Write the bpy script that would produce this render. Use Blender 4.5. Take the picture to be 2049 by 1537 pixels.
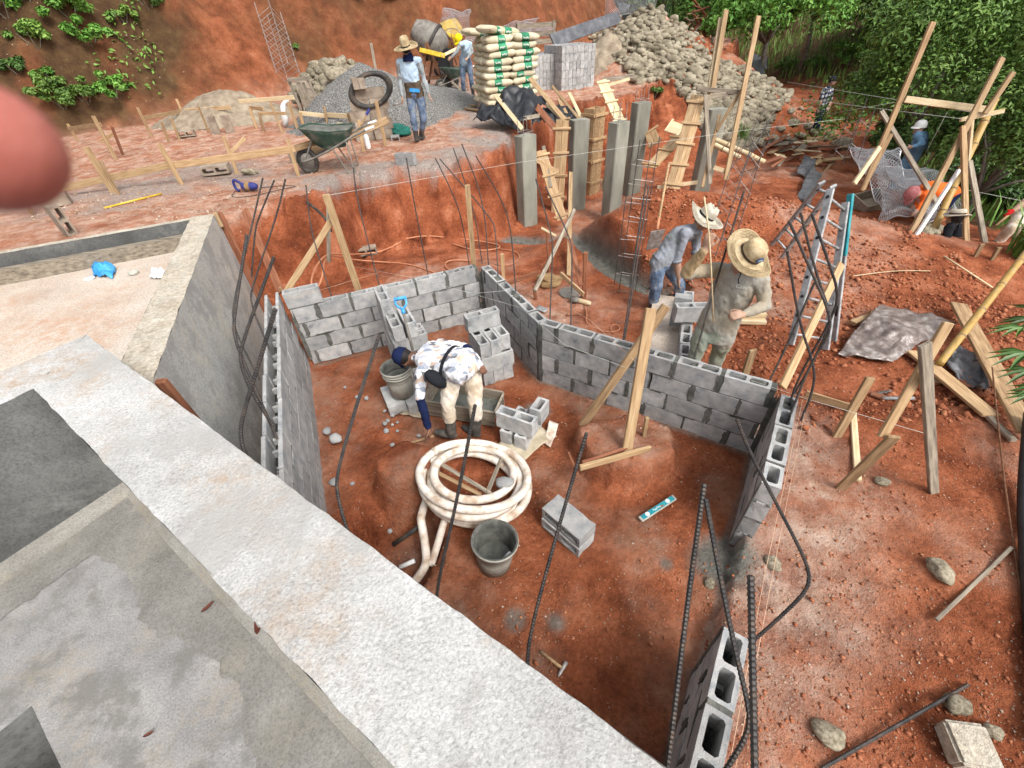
import bpy, bmesh, math, random
import numpy as np
from mathutils import Vector, Matrix, Quaternion
random.seed(7); rng = np.random.default_rng(7)
R = math.radians
scene = bpy.context.scene
for o in list(bpy.data.objects): bpy.data.objects.remove(o)
C = scene.collection

# ------------------------------------------------------------------ camera
F_PX, PITCH, ROLL, CAM_Z = 863.29, R(40.619), R(3.944), 2.473
_f = np.array([0, math.cos(PITCH), -math.sin(PITCH)]); _r = np.array([1., 0, 0]); _d = np.cross(_f, _r)
_c, _s = math.cos(ROLL), math.sin(ROLL)
CM = np.array([_c*_r+_s*_d, -_s*_r+_c*_d, _f]); CP = np.array([0, 0, CAM_Z])
cam_data = bpy.data.cameras.new('camera'); cam = bpy.data.objects.new('camera', cam_data); C.objects.link(cam)
cam_data.sensor_fit = 'HORIZONTAL'; cam_data.sensor_width = 36; cam_data.lens = F_PX/2049*36
cam_data.clip_start = .005; cam_data.clip_end = 400
cam_data.dof.use_dof = True; cam_data.dof.focus_distance = 4.5; cam_data.dof.aperture_fstop = 8
mw = Matrix.Identity(4)
for i in range(3):
    mw[i][0] = CM[0][i]; mw[i][1] = -CM[1][i]; mw[i][2] = -CM[2][i]; mw[i][3] = CP[i]
cam.matrix_world = mw
scene.camera = cam

# ------------------------------------------------------------------ sky, sun, exposure
SUN_EL, SUN_AZ = R(50), R(143)      # azimuth clockwise from +Y: behind the camera to the right, hazy sun
world = bpy.data.worlds.new('World'); scene.world = world; world.use_nodes = True
wn, wl = world.node_tree.nodes, world.node_tree.links
sky = wn.new('ShaderNodeTexSky'); sky.sky_type = 'NISHITA'; sky.sun_disc = False
sky.sun_elevation = SUN_EL; sky.sun_rotation = SUN_AZ; sky.dust_density = 5; sky.air_density = 1.2; sky.ozone_density = 1
hs = wn.new('ShaderNodeHueSaturation'); hs.inputs['Saturation'].default_value = .25
bgn = wn['Background']; bgn.inputs['Strength'].default_value = .15
wl.new(sky.outputs[0], hs.inputs['Color']); wl.new(hs.outputs[0], bgn.inputs['Color'])
sun_d = bpy.data.lights.new('sun', 'SUN'); sun_d.energy = 1.3; sun_d.angle = R(20); sun_d.color = (1, .96, .9)
sun = bpy.data.objects.new('sun', sun_d); C.objects.link(sun)
sd_ = Vector((math.sin(SUN_AZ)*math.cos(SUN_EL), math.cos(SUN_AZ)*math.cos(SUN_EL), math.sin(SUN_EL)))
sun.rotation_euler = (-sd_).to_track_quat('-Z', 'Y').to_euler(); sun.location = (0, 0, 20)
vs = scene.view_settings; vs.view_transform = 'Standard'; vs.look = 'None'; vs.exposure = .80; vs.gamma = 1; vs.use_curve_mapping = False
scene.render.engine = 'CYCLES'

# ------------------------------------------------------------------ survey helpers: world point seen at a photo position
def ray(u, v): return CM.T @ np.array([(u-1024.5)/F_PX, (v-768.5)/F_PX, 1.])
def at(u, v, z):
    d = ray(u, v); return Vector(CP+(z-CAM_Z)/d[2]*d)
def aty(u, v, y):
    d = ray(u, v); return Vector(CP+y/d[1]*d)
def V(*a): return Vector(a)

# ------------------------------------------------------------------ value noise
def _hash(ix, iy, iz, s):
    h = (ix*374761393+iy*668265263+iz*2147483647+s*144269) & 0xffffffff
    h = ((h ^ (h >> 13))*1274126177) & 0xffffffff
    return ((h ^ (h >> 16)) & 0xffffff)/float(0xffffff)
def vnoise(p, s=0):
    p = np.asarray(p, float); i = np.floor(p).astype(np.int64); f = p-i; f = f*f*(3-2*f); r = 0
    for dx in (0, 1):
        for dy in (0, 1):
            for dz in (0, 1):
                w = (f[:, 0] if dx else 1-f[:, 0])*(f[:, 1] if dy else 1-f[:, 1])*(f[:, 2] if dz else 1-f[:, 2])
                r = r+w*_hash(i[:, 0]+dx, i[:, 1]+dy, i[:, 2]+dz, s)
    return r*2-1
def fbm(p, oct=4, s=0):
    p = np.asarray(p, float); a = 1.; r = 0
    for k in range(oct): r = r+a*vnoise(p*2**k+k*17.3, s+k); a *= .5
    return r
def fb2(x, y, sc, oct=4, s=0): return fbm(np.stack([x*sc, y*sc, np.zeros_like(x)+s*3.1], 1), oct, s)
def sstep(x, a, b): t = np.clip((x-a)/(b-a), 0, 1); return t*t*(3-2*t)
def seg_dist(x, y, pts):
    d = np.full(x.shape, 1e9)
    for (ax, ay), (bx, by) in zip(pts[:-1], pts[1:]):
        vx, vy = bx-ax, by-ay; t = np.clip(((x-ax)*vx+(y-ay)*vy)/(vx*vx+vy*vy+1e-9), 0, 1)
        d = np.minimum(d, np.hypot(x-ax-t*vx, y-ay-t*vy))
    return d
def poly_sd(x, y, pts):      # positive inside
    ins = np.zeros(x.shape, bool); n = len(pts)
    for i in range(n):
        ax, ay = pts[i]; bx, by = pts[(i+1) % n]
        if ay == by: continue
        c = ((ay > y) != (by > y)) & (x < (bx-ax)*(y-ay)/(by-ay)+ax); ins ^= c
    d = seg_dist(x, y, list(pts)+[pts[0]])
    return np.where(ins, d, -d)

# ------------------------------------------------------------------ materials
def mat(name, cols, scale=6, rough=.85, bump=.3, bscale=None, stretch=None, rnd=.12, metal=0, spec=.3, detail=6, coord='Object', dist=.01, alpha=None, trans=0, lo=.32, hi=.68, attr=None, sss=0):
    m = bpy.data.materials.new(name); m.use_nodes = True; n, l = m.node_tree.nodes, m.node_tree.links
    b = n['Principled BSDF']; b.inputs['Roughness'].default_value = rough; b.inputs['Metallic'].default_value = metal
    b.inputs['Specular IOR Level'].default_value = spec
    tc = n.new('ShaderNodeTexCoord'); oi = n.new('ShaderNodeObjectInfo')
    mp = n.new('ShaderNodeMapping')
    if stretch: mp.inputs['Scale'].default_value = stretch
    ad = n.new('ShaderNodeVectorMath'); ad.operation = 'MULTIPLY_ADD'
    cb = n.new('ShaderNodeCombineXYZ')
    for k in range(3): l.new(oi.outputs['Random'], cb.inputs[k])
    ad.inputs[1].default_value = (37, 53, 71); l.new(cb.outputs[0], ad.inputs[0]); l.new(tc.outputs[coord], ad.inputs[2])
    l.new(ad.outputs[0], mp.inputs['Vector'])
    nz = n.new('ShaderNodeTexNoise'); nz.inputs['Scale'].default_value = scale; nz.inputs['Detail'].default_value = detail; nz.inputs['Roughness'].default_value = .6
    l.new(mp.outputs[0], nz.inputs['Vector'])
    cr = n.new('ShaderNodeValToRGB'); els = cr.color_ramp.elements
    while len(els) < len(cols): els.new(.5)
    for k, c in enumerate(cols):
        els[k].position = lo+(hi-lo)*k/max(1, len(cols)-1); els[k].color = (*c, 1)
    l.new(nz.outputs['Fac'], cr.inputs[0]); out = cr.outputs[0]
    if attr:
        va = n.new('ShaderNodeVertexColor'); va.layer_name = attr; mx = n.new('ShaderNodeMix'); mx.data_type = 'RGBA'; mx.blend_type = 'MULTIPLY'; mx.inputs[0].default_value = 1
        l.new(out, mx.inputs[6]); l.new(va.outputs[0], mx.inputs[7]); out = mx.outputs[2]
    if rnd:
        h = n.new('ShaderNodeHueSaturation'); mr = n.new('ShaderNodeMapRange'); mr.inputs[3].default_value = 1-rnd; mr.inputs[4].default_value = 1+rnd
        l.new(oi.outputs['Random'], mr.inputs[0]); l.new(mr.outputs[0], h.inputs['Value']); l.new(out, h.inputs['Color']); out = h.outputs[0]
    l.new(out, b.inputs['Base Color'])
    if bump:
        n2 = n.new('ShaderNodeTexNoise'); n2.inputs['Scale'].default_value = bscale or scale*6; n2.inputs['Detail'].default_value = 5
        l.new(mp.outputs[0], n2.inputs['Vector'])
        bp = n.new('ShaderNodeBump'); bp.inputs['Strength'].default_value = bump; bp.inputs['Distance'].default_value = dist
        l.new(n2.outputs['Fac'], bp.inputs['Height']); l.new(bp.outputs[0], b.inputs['Normal'])
    if alpha is not None: b.inputs['Alpha'].default_value = alpha
    if trans: b.inputs['Transmission Weight'].default_value = trans
    if sss:
        b.inputs['Subsurface Weight'].default_value = sss; b.inputs['Subsurface Radius'].default_value = (.012, .004, .002); b.inputs['Subsurface Scale'].default_value = .5
    return m
MT = {}
def defm(name, *a, **k): MT[name] = mat(name, *a, **k)
defm('block', [(.16, .165, .168), (.28, .29, .296), (.36, .352, .34), (.42, .43, .435)], 10, .92, .9, 160, dist=.005, rnd=.2, lo=.26, hi=.68, detail=10)
defm('block_old', [(.16, .125, .095), (.25, .20, .155), (.33, .28, .22)], 6, .92, .7, 120, dist=.004, rnd=.14)
defm('mortar', [(.06, .061, .055), (.10, .10, .09), (.155, .152, .135)], 14, .95, .9, 90, dist=.006, rnd=0)
defm('wood', [(.26, .16, .08), (.37, .245, .13), (.47, .34, .20)], 3, .75, .35, 30, stretch=(1.2, 14, 14), rnd=.2, dist=.003)
defm('wood_old', [(.17, .105, .055), (.28, .18, .095), (.38, .27, .155)], 3, .85, .5, 30, stretch=(1.2, 14, 14), rnd=.25, dist=.003)
defm('wood_red', [(.14, .05, .026), (.22, .085, .045), (.30, .13, .07)], 3, .8, .35, 30, stretch=(1.2, 14, 14), rnd=.15, dist=.003)
defm('wood_grey', [(.12, .10, .08), (.25, .21, .16), (.36, .31, .24)], 3, .9, .5, 30, stretch=(1.2, 14, 14), rnd=.2, dist=.003)
defm('wood_pale', [(.46, .34, .19), (.56, .44, .27), (.64, .54, .37)], 3, .75, .3, 30, stretch=(1.2, 14, 14), rnd=.12, dist=.003)
defm('bamboo', [(.30, .19, .05), (.44, .27, .07), (.38, .28, .13)], 4, .5, .2, 30, stretch=(3, 8, 8), rnd=.1, spec=.4)
defm('steel', [(.035, .034, .036), (.06, .056, .054), (.10, .075, .06)], 18, .55, .2, 80, metal=.6, rnd=.2)
defm('steel_pale', [(.20, .17, .15), (.30, .27, .25), (.42, .40, .38)], 18, .55, .2, 80, metal=.5, rnd=.2)
defm('rust', [(.12, .055, .03), (.20, .09, .045), (.26, .15, .09)], 18, .8, .3, 80, metal=.2, rnd=.2)
defm('wire', [(.35, .36, .38), (.48, .49, .51), (.58, .59, .60)], 9, .45, 0, metal=.6, rnd=.05)
defm('alu', [(.18, .185, .19), (.30, .305, .31), (.42, .425, .43)], 12, .55, .1, 60, metal=.1, rnd=.05)
defm('column', [(.15, .15, .125), (.22, .218, .18), (.30, .292, .245)], 3, .9, .35, 60, stretch=(1, 1, .35), rnd=.08, dist=.004)
defm('stone', [(.11, .09, .06), (.215, .185, .132), (.33, .29, .215)], 3.2, .9, .4, 40, rnd=.22, dist=.01, detail=3)
defm('gravel', [(.06, .058, .054), (.15, .146, .138), (.34, .33, .31)], 38, .95, 1, 60, rnd=0, dist=.03, lo=.36, hi=.64)
defm('sand', [(.17, .13, .09), (.25, .20, .145), (.33, .275, .20)], 5, .95, .7, 60, rnd=0, dist=.02)
defm('bag_paper', [(.42, .36, .24), (.52, .455, .32), (.60, .54, .40)], 4, .8, .8, 22, rnd=.1, dist=.012)
defm('bag_green', [(.02, .16, .08), (.03, .22, .11), (.06, .27, .15)], 6, .7, .5, 22, rnd=.15, dist=.01)
defm('ink_white', [(.65, .68, .62), (.75, .77, .72)], 8, .7, 0, rnd=0)
defm('bag_black', [(.012, .013, .016), (.02, .021, .025), (.035, .037, .042)], 5, .42, .6, 14, spec=.35, rnd=.1, dist=.02)
defm('leaf', [(.055, .12, .02), (.11, .21, .034), (.20, .31, .06)], 2.2, .55, 0, spec=.35, rnd=.25, coord='Object')
defm('leaf_bright', [(.06, .17, .02), (.11, .26, .035), (.19, .35, .07)], 2.2, .55, 0, spec=.35, rnd=.25)
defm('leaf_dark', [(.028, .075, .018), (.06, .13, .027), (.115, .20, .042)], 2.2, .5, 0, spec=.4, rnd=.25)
defm('grass', [(.06, .14, .022), (.12, .235, .04), (.21, .29, .09)], 2.5, .7, 0, rnd=.15)
defm('bark', [(.10, .085, .065), (.17, .15, .12), (.25, .23, .19)], 9, .95, .6, 40, rnd=.1)
defm('straw', [(.28, .20, .105), (.41, .315, .185), (.52, .43, .28)], 14, .85, .9, 80, rnd=.05, dist=.006)
defm('straw_grey', [(.33, .29, .22), (.45, .41, .33), (.54, .50, .43)], 14, .85, .9, 80, rnd=.05, dist=.006)
defm('skin', [(.26, .15, .10), (.35, .215, .15), (.42, .27, .195)], 9, .55, .15, 90, rnd=0, sss=.08)
defm('skin_dark', [(.12, .06, .038), (.18, .09, .058), (.23, .12, .08)], 9, .55, .15, 90, rnd=0, sss=.08)
defm('hair', [(.008, .007, .007), (.016, .013, .012)], 40, .6, .6, 120, rnd=0)
defm('rubber', [(.02, .02, .02), (.04, .038, .035), (.10, .075, .055)], 9, .6, .2, 50, rnd=.1)
defm('black', [(.01, .01, .011), (.025, .025, .027)], 9, .5, .1, 50, rnd=.1)
defm('white_pl', [(.60, .60, .59), (.72, .72, .71)], 9, .5, .2, 50, rnd=.05)
defm('hose_white', [(.40, .30, .22), (.58, .50, .42), (.68, .63, .57)], 9, .55, .2, 60, rnd=.05, lo=.36, hi=.58)
defm('hose_orange', [(.40, .16, .08), (.50, .22, .12)], 9, .55, .1, 60, rnd=.05)
defm('string', [(.55, .32, .20), (.62, .42, .30)], 9, .8, 0, rnd=.05)
defm('string_pale', [(.42, .44, .40), (.52, .53, .48)], 9, .8, 0, rnd=.05)
defm('green_metal', [(.02, .05, .038), (.045, .08, .06), (.17, .16, .135)], 6, .6, .3, 40, rnd=.05)
defm('grey_metal', [(.11, .10, .085), (.18, .165, .145), (.26, .24, .21)], 7, .65, .3, 40, metal=.2, rnd=.05)
defm('yellow_paint', [(.48, .28, .02), (.62, .40, .03), (.68, .50, .10)], 7, .5, .1, 40, rnd=.05)
defm('blue_pl', [(.02, .16, .42), (.04, .27, .58), (.12, .40, .70)], 7, .45, .4, 20, rnd=.05)
defm('navy_pl', [(.02, .022, .12), (.035, .045, .20)], 7, .5, .1, 20, rnd=.05)
defm('teal_cloth', [(.01, .10, .08), (.015, .16, .12), (.03, .22, .17)], 7, .6, .6, 20, rnd=.05)
defm('teal_paint', [(.01, .16, .20), (.02, .24, .28), (.06, .30, .33)], 7, .5, .1, 20, rnd=.05)
defm('bucket', [(.26, .255, .22), (.36, .355, .31), (.44, .43, .38)], 7, .7, .3, 40, rnd=.08)
defm('mortar_wet', [(.075, .08, .07), (.12, .125, .11), (.17, .17, .155)], 9, .7, .7, 50, rnd=0, dist=.02)
defm('sheet_clear', [(.07, .05, .042), (.15, .115, .10), (.34, .31, .29)], 9, .32, .7, 12, spec=.7, rnd=0, dist=.03)
defm('sheet_grey', [(.05, .052, .06), (.09, .092, .10), (.15, .15, .16)], 4, .35, .6, 12, spec=.5, rnd=0, dist=.03)
defm('dry_leaf', [(.07, .018, .012), (.12, .035, .02)], 20, .7, .2, 60, rnd=0)
defm('canvas', [(.20, .12, .05), (.28, .18, .085), (.34, .24, .13)], 8, .85, .5, 40, rnd=.05)
defm('paper_sack', [(.30, .25, .17), (.42, .36, .26), (.50, .45, .35)], 6, .85, .6, 25, rnd=.1)

# ------------------------------------------------------------------ object helpers
ORD = ['first', 'second', 'third', 'fourth', 'fifth', 'sixth', 'seventh', 'eighth', 'ninth', 'tenth', 'eleventh']
def tag(o, label=None, cat=None, group=None, kind=None):
    if label: o['label'] = label
    if cat: o['category'] = cat
    if group: o['group'] = group
    if kind: o['kind'] = kind
    return o
def link(name, me, m=None, parent=None, loc=None, rot=None, scale=None):
    o = bpy.data.objects.new(name, me); C.objects.link(o)
    if m is not None and me is not None:
        if isinstance(m, str): m = MT[m]
        if len(me.materials) == 0: me.materials.append(m)
    if loc is not None: o.location = loc
    if rot is not None:
        if isinstance(rot, Matrix): o.rotation_euler = rot.to_euler()
        elif isinstance(rot, Quaternion): o.rotation_euler = rot.to_euler()
        else: o.rotation_euler = rot
    if scale is not None: o.scale = scale
    if parent is not None: o.parent = parent
    return o
def empty(name, loc=(0, 0, 0), rz=0, rot=None):
    o = bpy.data.objects.new(name, None); C.objects.link(o); o.location = loc; o.rotation_euler = rot if rot else (0, 0, rz); o.empty_display_size = .1; return o
class MB:
    """collects verts and faces of one mesh"""
    def __init__(s): s.v = []; s.f = []; s.mi = []; s.m = 0
    def add(s, v, f):
        k = len(s.v); s.v += [tuple(p) for p in v]; s.f += [tuple(i+k for i in q) for q in f]; s.mi += [s.m]*len(f); return s
    def box(s, c, d, rot=None, jit=0):
        c = Vector(c); hx, hy, hz = d[0]/2, d[1]/2, d[2]/2
        P = [Vector((x*hx, y*hy, z*hz)) for z in (-1, 1) for y in (-1, 1) for x in (-1, 1)]
        if jit: P = [p+Vector([random.uniform(-jit, jit) for _ in range(3)]) for p in P]
        if rot is not None: P = [rot @ p for p in P]
        return s.add([c+p for p in P], [(0, 2, 3, 1), (4, 5, 7, 6), (0, 1, 5, 4), (2, 6, 7, 3), (0, 4, 6, 2), (1, 3, 7, 5)])
    def beam(s, a, b, w, t, up=(0, 0, 1)):
        a, b = Vector(a), Vector(b); x = (b-a).normalized(); up = Vector(up)
        if abs(x.dot(up)) > .98: up = Vector((0, 1, 0))
        y = up.cross(x).normalized(); z = x.cross(y)
        rot = Matrix((x, y, z)).transposed()
        return s.box((a+b)/2, ((b-a).length, w, t), rot)
    def tube(s, pts, r, n=6, cap=True):
        pts = [Vector(p) for p in pts]; rs = r if isinstance(r, (list, tuple, np.ndarray)) else [r]*len(pts)
        rings = []; t0 = (pts[1]-pts[0]).normalized(); u = t0.orthogonal().normalized()
        for i, p in enumerate(pts):
            if i == 0: t = pts[1]-pts[0]
            elif i == len(pts)-1: t = pts[-1]-pts[-2]
            else: t = (pts[i+1]-pts[i]).normalized()+(pts[i]-pts[i-1]).normalized()
            t.normalize(); u = (u-t*u.dot(t)).normalized(); w = t.cross(u)
            rings.append([p+(u*math.cos(2*math.pi*k/n)+w*math.sin(2*math.pi*k/n))*rs[i] for k in range(n)])
        v = [q for rg in rings for q in rg]; f = []
        for i in range(len(pts)-1):
            for k in range(n): f.append((i*n+k, i*n+(k+1) % n, (i+1)*n+(k+1) % n, (i+1)*n+k))
        if cap: f.append(tuple(range(n-1, -1, -1))); f.append(tuple((len(pts)-1)*n+k for k in range(n)))
        return s.add(v, f)
    def lathe(s, prof, n=20, mat4=None):
        v = []; f = []
        for (r, z) in prof:
            for k in range(n): v.append(Vector((r*math.cos(2*math.pi*k/n), r*math.sin(2*math.pi*k/n), z)))
        for i in range(len(prof)-1):
            for k in range(n): f.append((i*n+k, i*n+(k+1) % n, (i+1)*n+(k+1) % n, (i+1)*n+k))
        if mat4 is not None: v = [mat4 @ p for p in v]
        return s.add(v, f)
    def mesh(s, name, mats=None, smooth=False):
        me = bpy.data.meshes.new(name); me.from_pydata(s.v, [], s.f)
        if mats:
            for m in mats: me.materials.append(MT[m] if isinstance(m, str) else m)
            me.polygons.foreach_set('material_index', s.mi)
        if smooth: me.polygons.foreach_set('use_smooth', [True]*len(s.f))
        me.update(); return me
    def build(s, name, m, parent=None, smooth=False, **k):
        return link(name, s.mesh(name, [m] if not isinstance(m, list) else m, smooth), None, parent, **k)
def bevel_mesh(me, w=.004, seg=1):
    bm = bmesh.new(); bm.from_mesh(me); bmesh.ops.bevel(bm, geom=list(bm.edges), offset=w, segments=seg, affect='EDGES', clamp_overlap=True); bm.to_mesh(me); bm.free(); return me
def frame(a, b, up=(0, 0, 1)):
    a, b = Vector(a), Vector(b); x = (b-a).normalized(); up = Vector(up)
    if abs(x.dot(up)) > .98: up = Vector((0, -1, 0))
    y = up.cross(x).normalized(); z = x.cross(y)
    return Matrix((x, y, z)).transposed()
def board_mesh(L, w, t):
    m = MB(); m.box((L/2, 0, 0), (L, w, t), jit=.0015); me = m.mesh('board'); return bevel_mesh(me, min(.004, t*.15))
def board(name, a, b, w, t, m='wood', label=None, cat='board', group=None, up=(0, 0, 1), parent=None, roll=0):
    """plank from a to b: w is its width (sideways), t its thickness along up"""
    a, b = Vector(a), Vector(b); rot = frame(a, b, up)
    if roll: rot = rot @ Matrix.Rotation(roll, 3, 'X')
    o = link(name, board_mesh((b-a).length, w, t), m, parent, a, rot)
    if parent is None: tag(o, label, cat, group)
    return o
def smooth_path(pts, step=.02, it=2):
    pts = [Vector(p) for p in pts]
    for _ in range(it):
        q = [pts[0]]
        for a, b in zip(pts[:-1], pts[1:]): q += [a*.75+b*.25, a*.25+b*.75]
        q.append(pts[-1]); pts = q
    return resample(pts, step)
def resample(pts, step):
    pts = [Vector(p) for p in pts]; out = [pts[0]]; carry = 0
    for a, b in zip(pts[:-1], pts[1:]):
        L = (b-a).length; d = step-carry
        while d < L: out.append(a+(b-a)*(d/L)); d += step
        carry = L-(d-step)
    if (out[-1]-pts[-1]).length > step*.3: out.append(pts[-1])
    else: out[-1] = pts[-1]
    return out
def rebar(pts, r=.0065, label='', group=None, bend=True, rib=True, m='steel', step=None, name='rebar'):
    """ribbed reinforcing bar along a bent path"""
    p = smooth_path(pts, .04, 2) if bend and len(pts) > 2 else [Vector(q) for q in pts]
    mb = MB()
    if rib:
        p = resample(p, step or .0075); rs = [r*(1.16 if i % 2 else .88) for i in range(len(p))]
        mb.tube(p, rs, 7)
    else: mb.tube(p, r, 6)
    o = mb.build(name, m); tag(o, label, 'rebar', group); return o
def line(name, pts, r, m, label, cat='string', group=None, n=5, parent=None, smooth=True, **k):
    mb = MB(); mb.tube(pts, r, n); o = mb.build(name, m, parent, smooth)
    if parent is None: tag(o, label, cat, group)
    return o
def icos(sub, seed, rough=.18, flat=1.):
    bm = bmesh.new(); bmesh.ops.create_icosphere(bm, subdivisions=sub, radius=1)
    P = np.array([v.co[:] for v in bm.verts]); n = fbm(P*1.1+seed*9.7, 3, seed)
    for v, k in zip(bm.verts, n): v.co *= 1+rough*k
    for v in bm.verts: v.co.z *= flat
    for f in bm.faces: f.smooth = True
    me = bpy.data.meshes.new('stone'); bm.to_mesh(me); bm.free(); return me
def shade(o):
    o.data.polygons.foreach_set('use_smooth', [True]*len(o.data.polygons)); return o
# ================================================================== setting out
AL, AB, CL, CR, DL, E0 = (-2.523, 4.459), (-.305, 5.269), (.321, 3.833), (2.207, 2.542), (1.621, 1.689), (1.028, .853)
ED = Vector((-.571, -.821))
ZB, ZF = .95, 0.0            # top of the near tank wall, tank floor
ZR, ZS = .80, .52            # platform rim and slab
def xy(v): return (v.x, v.y)
plat_edge = [xy(at(u, v, .45)) for u, v in ((440, 440), (500, 425), (560, 405), (625, 395), (690, 352), (760, 350), (800, 336), (870, 330), (960, 316), (1010, 290), (1034, 268))]
plateau = [(-14, 4.2), (-5, 4.6)]+plat_edge+[xy(at(1040, 236, .6)), xy(at(1085, 205, .7)), xy(at(1100, 188, .75)), xy(at(1182, 186, .75)), xy(at(1255, 172, .85)), (9, 21), (14, 30), (14, 60), (-40, 60), (-40, 4.2)]
bank_base = [(-60, 8), (-16, 12.2), (-12.5, 13.8), (-10.2, 15.2), (-8.2, 16.8), (-6.6, 18.8), (-4.5, 20.5), (-1, 22), (3, 24), (6, 29), (9, 34)]
bank_poly = bank_base+[(9, 90), (-60, 90)]
vall = [xy(at(u, v, -1.15)) for u, v in ((1480, 150), (1560, 172), (1640, 188), (1710, 215), (1775, 270), (1812, 330), (1838, 420), (1885, 470), (1960, 500), (2049, 512), (2300, 560))]
vall_poly = [(9, 60)]+vall+[(60, 4), (60, 60)]
pit = [AL, AB, CL, CR, (.5, .06), (-1.45, 1.55)]
trench = [xy(at(u, v, -.88)) for u, v in ((1030, 478), (1090, 490), (1140, 478), (1190, 520), (1240, 560), (1300, 592), (1330, 600))]
PEAK = (5.6, 19.4)
def smin(a, b, k): h = np.clip(.5+.5*(b-a)/k, 0, 1); return b+(a-b)*h-k*h*(1-h)
def zt(x, y, fine=True):
    """height of the ground"""
    x = np.asarray(x, float).ravel(); y = np.asarray(y, float).ravel()
    big = fb2(x, y, .9, 3, 1)
    out = -.62-.045*np.clip(y-3.5, -1, 30)+.05*big
    out = out+.14*np.exp(-((x-3.0)**2+(y-6.9)**2)/1.6)+.66*np.exp(-(((x-2.6)/1.3)**2+((y-7.5)/.75)**2))+.62*np.exp(-(((x-4.6)/1.6)**2+((y-7.0)/.8)**2))
    out = out+.30*np.exp(-(((x-6.2)/1.6)**2+((y-6.0)/.9)**2))-.25*np.exp(-(((x-1.4)/2.2)**2+((y-9.6)/1.1)**2))
    out = out+.16*sstep(x, 2.0, 2.6)*sstep(-y, -2.2, -.8)*.6
    pl = .45+.025*np.clip(y-10.5, 0, 12)+.03*big
    sdp = poly_sd(x, y, plateau)+.14*fb2(x, y, 1.7, 3, 2)
    h = out+(pl-out)*sstep(sdp, -.34, .10)
    # soft foot of the cut below the terrace
    h = np.maximum(h, np.where(sdp < 0, -.85+.5*np.exp(sdp*1.8)-.25, -9))
    # terrace bank that carries the stones
    d = np.hypot((x-PEAK[0])*.95, (y-PEAK[1])); cone = 2.35-.52*d+.12*fb2(x, y, .8, 3, 3)
    h = np.where(y > 9, np.maximum(h, cone), h)
    # cut bank
    sb = poly_sd(x, y, bank_poly); hb = pl+np.clip(sb, 0, 9)*(1.5+.25*big)+.35*fb2(x, y, .5, 4, 4)*sstep(sb, .2, 2)
    h = np.where(sb > 0, np.maximum(h, hb), h)
    # valley and green hillside on the right
    sv = poly_sd(x, y, vall_poly)
    low = sstep(x, 8, 12)*sstep(-y, -19, -14)
    hv = -1.1+.42*np.clip(sv, 0, 40)-(2.2*np.exp(-((sv-2.2)/1.7)**2))*low+.25*fb2(x, y, .5, 3, 5)
    w = sstep(sv, -.2, .8); h = h*(1-w)+hv*w
    # foundation trench with fresh concrete
    td = seg_dist(x, y, trench); h = h*(sstep(td, .20, .36))+(-.98)*(1-sstep(td, .20, .36))
    # the pit
    sp = poly_sd(x, y, pit)
    p = -.79+.035*fb2(x, y, 1.6, 3, 6)
    bo = np.hypot((x+1.02)/.33, (y-2.47)/.29)+.16*fb2(x, y, 4, 3, 17); p = p+.36*(1-sstep(bo, .62, 1.05))          # boulder of earth
    ho = poly_sd(x, y, [(-1.5, 2.3), (-1.25, 2.15), (-.85, 2.22), (-.62, 1.95), (-.6, 1.7), (-.8, 1.5), (-1.6, 1.6)])+.06*fb2(x, y, 4, 3, 18)
    p = p-.26*sstep(ho, -.02, .14)                                                # hollow beside it
    q = poly_sd(x, y, [(.50, 2.85), (.62, 2.40), (1.05, 2.17), (1.42, 2.42), (1.52, 2.75), (1.2, 3.02)])+.06*fb2(x, y, 5, 3, 7)
    p = p+.26*sstep(q, -.01, .06)
    h = np.where(sp > -.06, np.where(sp > 0, p, np.minimum(p, h)), h)
    # ground falls to the gap between the two low walls
    g = np.exp(-(((x-1.42)/.5)**2+((y-1.25)/.42)**2)); h = h*(1-.6*g)+(-.78)*.6*g
    # under the concrete
    st = poly_sd(x, y, [(-2.2, 2.05), (.45, .02), (.45, -6), (-12, -6), (-12, 5.2), (-3.6, 5.4)])
    h = np.where(st > 0, -.95, h)
    lt = poly_sd(x, y, [(-3.55, 5.6), (-2.75, 4.45), (-1.5, 1.2), (-2.3, 1.9)]); h = np.where(lt > 0, -.95, h)
    if fine:
        n1 = fb2(x, y, 7, 4, 8); n2 = fb2(x, y, 26, 2, 9)
        rough = .35+.65*sstep(fb2(x, y, .7, 2, 10), -.3, .5)
        rough = rough*np.where(sp > 0, .85, 1)*np.where(sdp > .15, .45, 1)
        flat = (1-sstep(td, .2, .36))
        far = np.clip(1+(np.hypot(x, y)-9)*.12, 1, 3)
        clod = sstep(x, 1.2, 2.6)*sstep(y, 2.4, 4.2)*.8+sstep(-y, -9, -6)*0
        slope = sstep(sdp, -.6, -.25)*(1-sstep(sdp, .0, .25))
        h = h+(1-flat*.9)*rough*(.022*n1*far*(1+clod)+.007*n2*(1+clod))+slope*(.07*n1+.03*n2+.16*fb2(x, y, 3.1, 3, 13))
        h = h+.35*sstep(sb, .1, 1)*np.abs(fb2(x, y, 1.3, 3, 12))
    return h
def z1(x, y): return float(zt(np.array([x]), np.array([y]), False)[0])
def gp(x, y, dz=0): return Vector((x, y, z1(x, y)+dz))
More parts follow.
